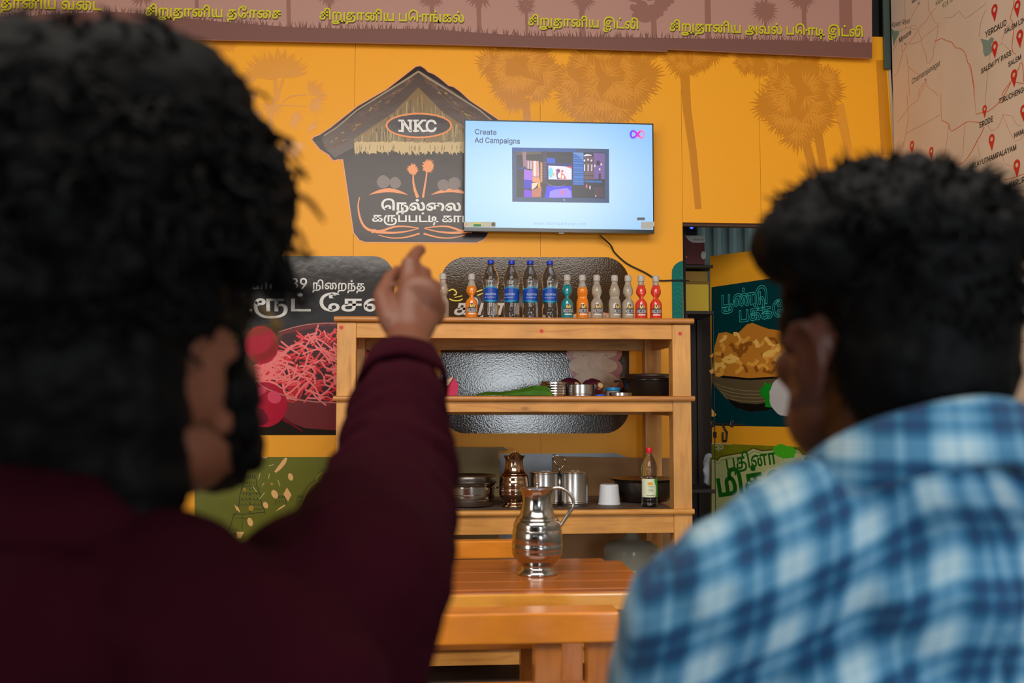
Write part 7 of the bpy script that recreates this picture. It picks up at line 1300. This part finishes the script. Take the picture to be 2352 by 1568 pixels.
# ---------------------------------------------------------------- people
def noi(v, s, o=0): return noise.noise(V((v.x*s+o, v.y*s-o, v.z*s+2*o)))
skin_a = mat('skin_brown', (108, 62, 42), .5, vary=.12, vscale=14, spec=.4)
skin_b = mat('skin_deep', (86, 48, 36), .5, vary=.12, vscale=14, spec=.4)
hair_m = mat('hair_black', (6, 5, 5), .65, spec=.12)
def frame(c, yaw, pitch=0):
    c = V(c); cy, sy = math.cos(yaw), math.sin(yaw)   # yaw turns the face towards +x, pitch lifts the chin
    r = V((cy, -sy, 0)); f = V((sy, cy, 0)); u = V((0, 0, 1))
    f, u = f*math.cos(pitch)+u*math.sin(pitch), u*math.cos(pitch)-f*math.sin(pitch)
    return (lambda x, y, z: c+r*x+f*y+u*z), r, f, Matrix((r, f, u)).transposed()
def head_prims(bm, L, R3, jaw=1.0):
    E_ = lambda c, r, sub=3: ell(bm, L(*c), r, rot=R3, sub=sub)
    E_((0, -.012, .045), (.075, .095, .088)); E_((0, .03, -.015), (.062, .066, .09)); E_((0, .042, -.07), (.050*jaw, .048, .036)); E_((0, .076, -.092), (.022, .02, .018), 2)
    E_((0, .112, -.022), (.012, .016, .014), 2); limb(bm, [L(0, .094, .022), L(0, .108, -.016)], [.009, .010], 10); E_((.011, .104, -.026), (.008, .009, .008), 2); E_((-.011, .104, -.026), (.008, .009, .008), 2)
    E_((0, .086, .026), (.052, .016, .010), 2)
    for s in (1, -1): E_((s*.040, .068, -.022), (.022, .022, .02), 2); E_((s*.046, .025, -.06), (.018, .04, .03), 2)
    E_((0, .098, -.052), (.022, .010, .005), 2); E_((0, .096, -.062), (.019, .010, .006), 2)
    for s in (1, -1):  # ears: a rim with a lobe
        rot = R3 @ Matrix.Rotation(s*-.35, 3, 'Z')
        ell(bm, L(s*.080, -.006, -.008), (.006, .017, .026), rot=rot, sub=2); 
        pts = [L(s*(.078+.010*math.sin(t*.5)), -.004+.020*math.cos(t)*-1  , -.006+.031*math.sin(t)) for t in [k*.5-1.2 for k in range(9)]]
        limb(bm, pts, [.0055]*9, 8); ell(bm, L(s*.080, .004, -.040), (.006, .009, .010), rot=rot, sub=2)
def eyes(body, L, R3):
    for s in (1, -1):
        bm = bmesh.new(); ell(bm, L(s*.031, .0815, .004), (.0115, .0115, .0105), rot=R3, sub=2); M('eye', bm, mat('eye_white', (222, 214, 204), .2), body, smooth=True)
        bm = bmesh.new(); ell(bm, L(s*.031, .0912, .004), (.0052, .003, .0052), rot=R3, sub=2); M('iris', bm, mat('iris', (30, 16, 10), .1), body, smooth=True)
def finger(bm, pts, r0, r1):
    n = len(pts); limb(bm, pts, [r0+(r1-r0)*i/(n-1) for i in range(n)], 10)
def curl(bm, root, r, amp, turns, rad, rnd, d):
    """one springy lock of hair growing from root along d"""
    u = d.orthogonal().normalized(); v = d.cross(u); ph = rnd.uniform(0, 6.28); n = 11; pts = []
    for i in range(n):
        t = i/(n-1); a = ph+turns*2*PI*t; k = amp*min(1, t*3)
        pts.append(root+d*(r*t)+(u*math.cos(a)+v*math.sin(a))*k+V((0, 0, -.010*t*t)))
    tube(bm, pts, [rad*(1-.6*abs(2*i/(n-1)-1)**3) for i in range(n)], 4)
# ======== the man in maroon, pointing
YA = .70
ca = PY(266, 842, YA)
La, ra, fa, R3a = frame(ca, math.radians(27), math.radians(14))
pa = thing('person', 'person with bushy curly black hair in a maroon shirt pointing at the TV', 'person', (ca.x, ca.y, 0))
ORG[pa.name] = V((ca.x, ca.y, 0))
bm = bmesh.new()
head_prims(bm, La, R3a)
Lt, rt_, ft, R3t = frame((ca.x-.015, ca.y-.02, ca.z), math.radians(18))   # torso frame, turned less than the head
limb(bm, [La(0, -.02, -.05), Lt(0, -.03, -.10), Lt(0, -.04, -.15)], [.054, .054, .072])
def torso(bm, T, R3, g=0.0, sh=.165, top=-.175):
    E_ = lambda c, r, sub=3: ell(bm, T(*c), tuple(q+g for q in r), rot=R3, sub=sub)
    E_((0, -.03, -.33), (.155, .098, .16)); E_((0, -.02, -.26), (.165, .085, .075)); E_((0, -.02, -.50), (.14, .105, .17)); E_((0, -.01, -.62), (.16, .12, .12))
    limb(bm, [T(-sh, -.02, top-.045), T(-.07, -.03, top+.005), T(.07, -.03, top+.005), T(sh, -.02, top-.045)], [.05+g, .05+g, .05+g, .05+g])
torso(bm, Lt, R3t, top=-.155)
# right arm raised towards the TV
shR = PY(828, 1335, .71); elR = PY(905, 1105, .945); wrR = PY(936, 790, 1.19)
limb(bm, [Lt(.13, -.02, -.22), shR, elR], [.05, .048, .040]); limb(bm, [elR, elR.lerp(wrR, .4), wrR], [.040, .037, .027])
tvp = PY(1285, 400, 5.2); fdir = (tvp-wrR).normalized(); udir = V((0, 0, 1)); 
K = [PY(940, 608, 1.255), PY(967, 630, 1.262), PY(993, 662, 1.256), PY(1007, 704, 1.246)]
for k, p in enumerate(K): limb(bm, [wrR+(p-wrR)*.06, wrR.lerp(p, .55), p], [.023, .0160, .0112-.0007*k], 12); ell(bm, p, (.0122-.0006*k,)*3, sub=2)
ell(bm, (wrR*1.25+K[1]*.9+K[2]*.85)/3+V((0, 0, .008)), (.031, .020, .032), sub=3)
inr = (K[0]-K[3]).normalized()
down = (wrR-K[1]).normalized()
finger(bm, [K[0], K[0]+fdir*.042+V((0, 0, .008)), K[0]+fdir*.068+V((0, 0, .010)), K[0]+fdir*.088+V((0, 0, .008))], .0105, .0075)
for k, ln in ((1, .044), (2, .041), (3, .033)):
    a = K[k]; b = a+fdir*ln*.8+down*ln*.1; c = b+down*ln*.62+fdir*ln*.1; d = c-fdir*ln*.5+down*.004
    finger(bm, [a, b, c, d], .0108-.0006*k, .0075)
th0 = PY(893, 735, 1.205); th1 = PY(876, 682, 1.235); th2 = PY(896, 640, 1.268); th3 = PY(914, 622, 1.292)
finger(bm, [wrR.lerp(th0, .5), th0, th1, th2, th3], .0150, .0085)
# left arm resting
shL = Lt(-.19, -.02, -.24); elL = Lt(-.24, .03, -.50); wrL = Lt(-.14, .24, -.56)
limb(bm, [shL, elL, elL.lerp(wrL, .4), wrL], [.052, .040, .036, .026])
for k in range(4):
    a = wrL+Lt(.02-.018*k, .08, -.01)-Lt(0, 0, 0); limb(bm, [wrL, a], [.022, .011], 10); finger(bm, [a, a+ft*.035+V((0, 0, -.004)), a+ft*.055+V((0, 0, -.016)), a+ft*.065+V((0, 0, -.03))], .0098, .0072)
finger(bm, [wrL, wrL+rt_*.035+ft*.03, wrL+rt_*.045+ft*.055, wrL+rt_*.040+ft*.078], .013, .0085)
def legs(bm, T, R3, ft, g=0.0, r=1.0):
    out = []
    for s in (1, -1):
        hip = T(s*.09, .0, 0); hip.z = .555; kn = T(s*.12, .40, 0); kn.z = .53; an = T(s*.12, .42, 0); an.z = .10
        limb(bm, [hip, hip.lerp(kn, .5), kn], [(.085+g)*r, (.076+g)*r, (.056+g)*r]); limb(bm, [kn, kn.lerp(an, .35), an], [(.056+g)*r, (.054+g)*r, (.036+g)*r]); out.append(an)
    return out
ank = legs(bm, Lt, R3t, ft)
for a in ank: limb(bm, [a, a+ft*.06+V((0, 0, -.055)), a+ft*.17+V((0, 0, -.068))], [.034, .032, .022])
body = remesh('body', bm, .0042, skin_a, pa, smooth=3)
eyes(body, La, R3a)
# hair: a dense mass and several hundred curls
rnd = random.Random(11)
bm = bmesh.new()
hE = lambda c, r: ell(bm, La(*c), r, rot=R3a, sub=3)
hE((0, -.022, .075), (.093, .110, .118)); hE((.040, .060, .105), (.072, .062, .075)); hE((.030, .02, .16), (.080, .08, .066)); hE((.066, -.050, .0), (.026, .036, .058)); hE((.058, -.052, -.06), (.026, .034, .04)); hE((.080, -.004, .034), (.014, .028, .022)); hE((0, .02, .14), (.092, .088, .072)); hE((0, -.06, .02), (.078, .064, .085)); hE((.012, .068, .085), (.066, .044, .046)); hE((0, -.060, -.045), (.064, .050, .060)); hE((.004, -.045, -.065), (.062, .045, .045)); hE((-.03, .0, .155), (.085, .085, .07)); hE((.0, -.05, .15), (.085, .07, .075))
for s in (1, -1): hE((s*.074, .032, .028), (.010, .020, .042)); hE((s*.066, .045, -.035), (.009, .018, .034)); hE((s*.052, .062, -.075), (.010, .020, .022))
for k in range(170):
    a = rnd.uniform(0, 2*PI); z = rnd.uniform(-.3, 1); q = math.sqrt(max(0, 1-z*z)); d = V((q*math.cos(a), q*math.sin(a), z))
    if d.y > .55 and d.z < .25: continue
    p = (.012+d.x*.103, -.010+d.y*.115, .095+d.z*.110); r = rnd.uniform(.012, .021); ell(bm, La(*p), (r, r, r), sub=1)
hm = remesh('hair', bm, .006, hair_m, pa, smooth=2, disp=lambda c: .004*noi(c, 60)+.003*noi(c, 120, 3))
cb = bmesh.new()
for k in range(620):
    a = rnd.uniform(0, 2*PI); z = rnd.uniform(-.45, 1); q = math.sqrt(max(0, 1-z*z)); d = V((q*math.cos(a), q*math.sin(a), z))
    if d.y > .5 and d.z < .1: continue
    root = La(.014+d.x*.106, -.008+d.y*.118, .095+d.z*.114); wd = (R3a @ d).normalized()
    side = (wd+V((rnd.uniform(-.8, .8), rnd.uniform(-.8, .8), rnd.uniform(-.6, .6)))).normalized()
    curl(cb, root, rnd.uniform(.018, .042), rnd.uniform(.004, .010), rnd.uniform(.8, 1.8), rnd.uniform(.0014, .0030), rnd, side)
co = M('hair_curls', cb, hair_m, pa, smooth=True); co['kind'] = 'stuff'
# beard along the jaw
bm = bmesh.new()
for s in (1, -1): limb(bm, [La(s*.066, .022, -.02), La(s*.055, .035, -.07), La(s*.032, .068, -.096), La(0, .082, -.104)], [.008, .010, .012, .014], 10)
remesh('beard', bm, .0045, hair_m, pa, smooth=2, disp=lambda c: .0025*noi(c, 160))
# spectacles
gm = mat('spectacle_frame', (150, 120, 60), .35, metal=.7)
gp = thing('spectacles', None, None, (0, 0, 0)); bpy.data.objects.remove(gp, do_unlink=True)
bm = bmesh.new()
for s in (1, -1):
    pts = [La(s*(.034+.027*math.cos(t)), .112-.014*abs(math.cos(t)) if False else .113-.010*(.034+.027*math.cos(t))/.06, .004+.021*math.sin(t)) for t in [2*PI*k/20 for k in range(21)]]
    tube(bm, pts, .0013, 6)
    tube(bm, [La(s*.061, .104, .012), La(s*.078, .085, .012), La(s*.083, .0, .014), La(s*.082, -.012, .008)], .0013, 6)
tube(bm, [La(-.008, .113, .010), La(0, .117, .013), La(.008, .113, .010)], .0012, 6)
gf = M('spectacles', bm, gm, pa, smooth=True)
for s in (1, -1):
    bm = bmesh.new(); rr = [bm.verts.new(La(s*(.034+.026*math.cos(t)), .1125-.010*(.034+.027*math.cos(t))/.06, .004+.020*math.sin(t))) for t in [2*PI*k/20 for k in range(20)]]
    bm.faces.new(rr); M('lens', bm, mat('lens', (250, 250, 240), .02, trans=1.0, ior=1.0, spec=.5), gf)
# shirt
maroon = mat('maroon_cloth', (44, 8, 18), .95, vary=.2, vscale=9, bump=.25, bscale=240, spec=.05)
folds = lambda c, k=1.0: (.0065*noi(V((c.x*1.0, c.y*1.0, c.z*.45+c.x*.5)), 17)+.003*noi(c, 42, 5))*k
bm = bmesh.new()
torso(bm, Lt, R3t, .014, top=-.155)
limb(bm, [Lt(.12, -.02, -.205), shR, shR.lerp(elR, .5), elR], [.060, .066, .062, .056]); limb(bm, [elR, elR.lerp(wrR, .45), elR.lerp(wrR, .66)], [.056, .052, .043])
limb(bm, [shL, elL, elL.lerp(wrL, .75)], [.066, .055, .044]); q_ = PY(700, 1318, .73); ell(bm, q_, (.049, .055, .049)); ell(bm, PY(868, 1500, .70), (.038, .05, .075)); limb(bm, [q_, Lt(.09, -.02, -.22)], [.045, .06])
limb(bm, [Lt(0, -.035, -.115), Lt(0, -.04, -.17)], [.068, .10])
limb(bm, [Lt(-.05, -.0, -.60), Lt(.05, 0, -.60)], [.135, .135])
def slv(c):
    # ring folds where the raised sleeve bunches up
    t = (c-elR).dot((wrR-elR).normalized()); d_ = (c-elR-(wrR-elR).normalized()*t).length
    w_ = math.exp(-((t-.02)/.13)**2) if d_ < .09 else 0
    return folds(c)+w_*.0052*math.sin((t+.2*c.x)*120+3*noi(c, 14))
remesh('shirt', bm, .006, maroon, pa, smooth=5, disp=slv)
# turned-up cuff and collar band
def band(name, c, ax, r0, r1, h, m, parent, th=.004, n=36, wob=.0, tilt=None):
    ax = ax.normalized(); u = ax.orthogonal().normalized(); v = ax.cross(u); bm = bmesh.new()
    rs = [ring(bm, c+ax*q, u, v, r, r, n) for q, r in ((0, r0), (h*.5, (r0+r1)/2+th*.3), (h, r1), (h, r1-th), (h*.5, (r0+r1)/2-th), (0, r0-th))]
    for i in range(6):
        a, b = rs[i], rs[(i+1) % 6]
        for k in range(n): bm.faces.new((a[k], a[(k+1) % n], b[(k+1) % n], b[k]))
    if wob:
        for v_ in bm.verts: v_.co += V((noi(v_.co, 25), noi(v_.co, 25, 3), noi(v_.co, 25, 7)))*wob
    return M(name, bm, m, parent, smooth=True)
ad = (wrR-elR).normalized()
band('cuff', elR.lerp(wrR, .60), ad, .0505, .0445, .052, maroon, pa, th=.005, wob=.006)
band('collar', Lt(0, -.030, -.122), V((0, 0, 1))+ft*.30, .082, .066, .044, maroon, pa, th=.006, wob=.004)
bm = bmesh.new(); trs = legs(bm, Lt, R3t, ft, .012); limb(bm, [Lt(-.05, 0, -.68), Lt(.05, 0, -.68)], [.125, .125])
trouser = mat('trouser_cloth', (34, 36, 44), .85, bump=.2, bscale=200)
remesh('trousers', bm, .008, trouser, pa, smooth=4)
def shoes(parent, ank, ft, m):
    for a in ank:
        bm = bmesh.new(); b = V((a.x, a.y, .042)); limb(bm, [b-ft*.03, b+ft*.07, b+ft*.18], [.042, .040, .034]); 
        for v in bm.verts: v.co.z = max(v.co.z, .002)
        remesh('shoe', bm, .007, m, parent, smooth=4)
shoes(pa, ank, ft, mat('shoe_leather', (30, 22, 18), .4))
# ======== the man in the plaid shirt
YB_ = .79
cb_ = PY(2040, 815, YB_)
Lb, rb_, fb, R3b = frame(cb_, math.radians(-12), math.radians(11))
pb = thing('person', 'person with short flared black hair in a blue and white plaid shirt', 'person', (cb_.x, cb_.y, 0))
ORG[pb.name] = V((cb_.x, cb_.y, 0))
Ltb, rtb, ftb, R3tb = frame((cb_.x+.005, cb_.y-.01, cb_.z), math.radians(-4))
bm = bmesh.new()
head_prims(bm, Lb, R3b, 1.08)
limb(bm, [Lb(0, -.02, -.04), Ltb(0, -.03, -.12), Ltb(0, -.035, -.17)], [.060, .060, .076])
torso(bm, Ltb, R3tb, sh=.150, top=-.145)
arms = []
for s in (1, -1):
    sh_ = Ltb(s*.172, -.01, -.205); el = Ltb(s*.225, .02, -.46); wr = Ltb(s*.13, .24, -.53); arms.append((sh_, el, wr))
    limb(bm, [Ltb(s*.14, -.02, -.19), sh_, el], [.05, .050, .042]); limb(bm, [el, el.lerp(wr, .4), wr], [.042, .037, .027])
    for k in range(4):
        a = wr+rtb*(s*(.02-.018*k)*-1)+ftb*.08+V((0, 0, -.01)); limb(bm, [wr, a], [.022, .011], 10); finger(bm, [a, a+ftb*.035+V((0, 0, -.004)), a+ftb*.055+V((0, 0, -.016)), a+ftb*.065+V((0, 0, -.03))], .0098, .0072)
    finger(bm, [wr, wr-rtb*s*.035+ftb*.03, wr-rtb*s*.045+ftb*.055, wr-rtb*s*.040+ftb*.078], .013, .0085)
ankb = legs(bm, Ltb, R3tb, ftb)
for a in ankb: limb(bm, [a, a+ftb*.06+V((0, 0, -.055)), a+ftb*.17+V((0, 0, -.068))], [.034, .032, .022])
body2 = remesh('body', bm, .0055, skin_b, pb, smooth=4)
eyes(body2, Lb, R3b)
bm = bmesh.new()
hE = lambda c, r: ell(bm, Lb(*c), r, rot=R3b, sub=3)
hE((0, -.016, .05), (.077, .096, .090)); hE((0, -.045, .005), (.072, .064, .075)); hE((0, -.050, -.035), (.060, .048, .045)); hE((0, .0, .105), (.096, .100, .052)); hE((-.072, .01, .086), (.050, .055, .038)); hE((.058, .02, .098), (.042, .05, .034)); hE((0, .07, .09), (.07, .04, .035))
for s in (1, -1): hE((s*.074, .030, .03), (.009, .018, .04))
for k in range(130):
    a = rnd.uniform(0, 2*PI); z = rnd.uniform(.0, 1); q = math.sqrt(max(0, 1-z*z)); d = V((q*math.cos(a), q*math.sin(a), z))
    p = (d.x*.093, d.y*.098, .098+d.z*.056); r = rnd.uniform(.008, .014); ell(bm, Lb(*p), (r, r, r), sub=1)
remesh('hair', bm, .0055, mat('hair_soft_black', (7, 7, 8), .65, spec=.15), pb, smooth=3, disp=lambda c: .004*noi(c, 55)+.002*noi(c, 130, 3))
cb = bmesh.new()
for k in range(1100):
    a = rnd.uniform(0, 2*PI); z = rnd.uniform(-.75, 1); q = math.sqrt(max(0, 1-z*z)); d = V((q*math.cos(a), q*math.sin(a), z))
    if d.y > .4 and d.z < .1: continue
    top_ = d.z > .05
    root = Lb(d.x*(.096 if top_ else .078), (d.y*.10 if top_ else -.018+d.y*.098), .098+d.z*.056 if top_ else .085+d.z*.12)
    wd = (R3b @ d); side = (wd+V((rnd.uniform(-.9, .9), rnd.uniform(-.9, .9), rnd.uniform(-.9, .3)))).normalized()
    ln = rnd.uniform(.012, .026) if top_ else rnd.uniform(.004, .008)
    tube(cb, [root-side*.004, root+side*ln*.5+V((0, 0, -.001)), root+side*ln+V((0, 0, -.004))], [.0020, .0015, .0004], 4)
co = M('hair_strands', cb, MATS['hair_soft_black'], pb, smooth=True); co['kind'] = 'stuff'
# plaid cloth
pm = bpy.data.materials.new('plaid_cloth'); pm.use_nodes = True; nt = pm.node_tree; N = nt.nodes; Ln = nt.links; shade_node = N['Principled BSDF']; shade_node.inputs['Roughness'].default_value = .85; shade_node.inputs['Sheen Weight'].default_value = .2
uv = N.new('ShaderNodeUVMap'); uv.uv_map = 'cloth'; sep = N.new('ShaderNodeSeparateXYZ'); Ln.new(uv.outputs[0], sep.inputs[0])
def stripes(out, per, stops):
    mu = N.new('ShaderNodeMath'); mu.operation = 'MULTIPLY'; mu.inputs[1].default_value = 1/per; Ln.new(out, mu.inputs[0])
    fr_ = N.new('ShaderNodeMath'); fr_.operation = 'FRACT'; Ln.new(mu.outputs[0], fr_.inputs[0])
    cr_ = N.new('ShaderNodeValToRGB'); cr_.color_ramp.interpolation = 'CONSTANT'; e = cr_.color_ramp.elements
    while len(e) > 1: e.remove(e[0])
    e[0].position = 0; e[0].color = (stops[0][1],)*3+(1,)
    for p, v in stops[1:]: q = e.new(p); q.color = (v, v, v, 1)
    Ln.new(fr_.outputs[0], cr_.inputs[0]); return cr_.outputs[0]
st = [(0, 0), (.20, .45), (.27, 0), (.47, .55), (.52, .85), (.60, 1.0), (.66, .8), (.72, 1.0), (.80, .85), (.88, .6), (.93, .45)]
a_ = stripes(sep.outputs[0], .048, st); b_ = stripes(sep.outputs[1], .045, [(p, v*.95) for p, v in st])
ad_ = N.new('ShaderNodeMath'); ad_.operation = 'ADD'; Ln.new(a_, ad_.inputs[0]); Ln.new(b_, ad_.inputs[1])
hf = N.new('ShaderNodeMath'); hf.operation = 'MULTIPLY'; hf.inputs[1].default_value = .5; Ln.new(ad_.outputs[0], hf.inputs[0])
cr_ = N.new('ShaderNodeValToRGB'); e = cr_.color_ramp.elements; e[0].color = srgb(2, 62, 106); e[1].color = srgb(190, 214, 220)
q = e.new(.28); q.color = srgb(20, 100, 140); q = e.new(.5); q.color = srgb(84, 142, 178); q = e.new(.75); q.color = srgb(128, 174, 200)
Ln.new(hf.outputs[0], cr_.inputs[0]); Ln.new(cr_.outputs[0], shade_node.inputs['Base Color'])
tcn = N.new('ShaderNodeTexCoord'); ns = N.new('ShaderNodeTexNoise'); ns.inputs['Scale'].default_value = 260; Ln.new(tcn.outputs['Object'], ns.inputs['Vector']); bp_n = N.new('ShaderNodeBump'); bp_n.inputs['Strength'].default_value = .15; bp_n.inputs['Distance'].default_value = .002; Ln.new(ns.outputs[0], bp_n.inputs['Height']); Ln.new(bp_n.outputs[0], shade_node.inputs['Normal'])
def clothuv(o, fn):
    me = o.data; org = ORG[o.name]; uvl = me.uv_layers.new(name='cloth')
    vv = [fn(v.co+org) for v in me.vertices]
    for lp in me.loops: uvl.data[lp.index].uv = vv[lp.vertex_index]
tc0 = Ltb(0, 0, 0)
def plaid_uv(c):
    d = c-tc0; x = d.dot(rtb); y = d.dot(ftb); z = d.z
    s = max(0, abs(x)-.185)
    droop = .42*max(0, abs(x)-.03) if abs(x) < .30 else .42*.27
    u = x+.04*z*(1 if x > 0 else -1)-.10*z
    v = z+droop*1.15-.75*max(0, y+.03)*(1 if z > -.30 else .2)
    return (u+s*.2, v)
folds2 = lambda c: .005*noi(V((c.x, c.y, c.z*.5)), 14)+.0022*noi(c, 38, 5)
bm = bmesh.new()
torso(bm, Ltb, R3tb, .016, sh=.150, top=-.145)
for sh_, el, wr in arms: limb(bm, [Ltb(.0, -.02, -.20).lerp(sh_, .7), sh_, sh_.lerp(el, .5), el, el.lerp(wr, .85)], [.060, .062, .060, .055, .042])
limb(bm, [Ltb(0, -.03, -.125), Ltb(0, -.035, -.18)], [.068, .100])
limb(bm, [Ltb(-.05, 0, -.60), Ltb(.05, 0, -.60)], [.135, .135])
so = remesh('shirt', bm, .0055, pm, pb, smooth=5, disp=folds2); clothuv(so, plaid_uv)
# folded shirt collar: stand and fall
def collar(parent, T, m, r=.079):
    bm = bmesh.new(); n = 44; rows = []
    prof = [(.0, .000), (.004, .040), (.007, .046), (.012, .044), (.020, .008), (.023, .000), (.020, -.001), (.016, .006), (.009, .036), (.001, .0)]
    for i in range(n+1):
        t = -PI/2+(-1+2*i/n)*2.75; fr = abs(-1+2*i/n); zb = -.080-.115*fr**1.5
        c, s = math.cos(t), math.sin(t)
        rows.append([bm.verts.new(T((r+q[0])*c*1.02, -.028+(r+q[0])*s*.95, zb+q[1]*(1+.25*fr))) for q in prof])
    for a, b in zip(rows[:-1], rows[1:]):
        for k in range(len(prof)): bm.faces.new((a[k], a[(k+1) % len(prof)], b[(k+1) % len(prof)], b[k]))
    bm.faces.new(rows[0]); bm.faces.new(rows[-1][::-1])
    return M('collar', bm, m, parent, smooth=True)
co_ = collar(pb, Ltb, pm)
clothuv(co_, lambda c: (math.atan2((c-tc0).dot(rtb), -(c-tc0).dot(ftb)-.028+.056)*.085, (c-tc0).z*1.1+.02))
bm = bmesh.new(); legs(bm, Ltb, R3tb, ftb, .012); limb(bm, [Ltb(-.05, 0, -.68), Ltb(.05, 0, -.68)], [.125, .125])
remesh('trousers', bm, .008, mat('denim', (40, 52, 74), .85, bump=.2, bscale=200), pb, smooth=4)
shoes(pb, ankb, ftb, mat('shoe_brown', (60, 38, 24), .4))
# the bench both men sit on
hb0 = .545-.085-.014
sb = thing('wooden_bench', 'plain low bench under the two seated people', 'bench', (.05, .68, 0))
for k in range(3): bx('seat_plank', vb_, sb, -.75, .90, .48+k*.14, .48+k*.14+.132, .418, .453, .004)
for x_ in (-.68, .76):
    for y_ in (.50, .83): bx('leg', vz, sb, x_, x_+.06, y_, y_+.06, 0, .4175, .003)
for y_ in (.52, .85): bx('seat_rail', vb_, sb, -.615, .755, y_, y_+.025, .33, .4175, .002)
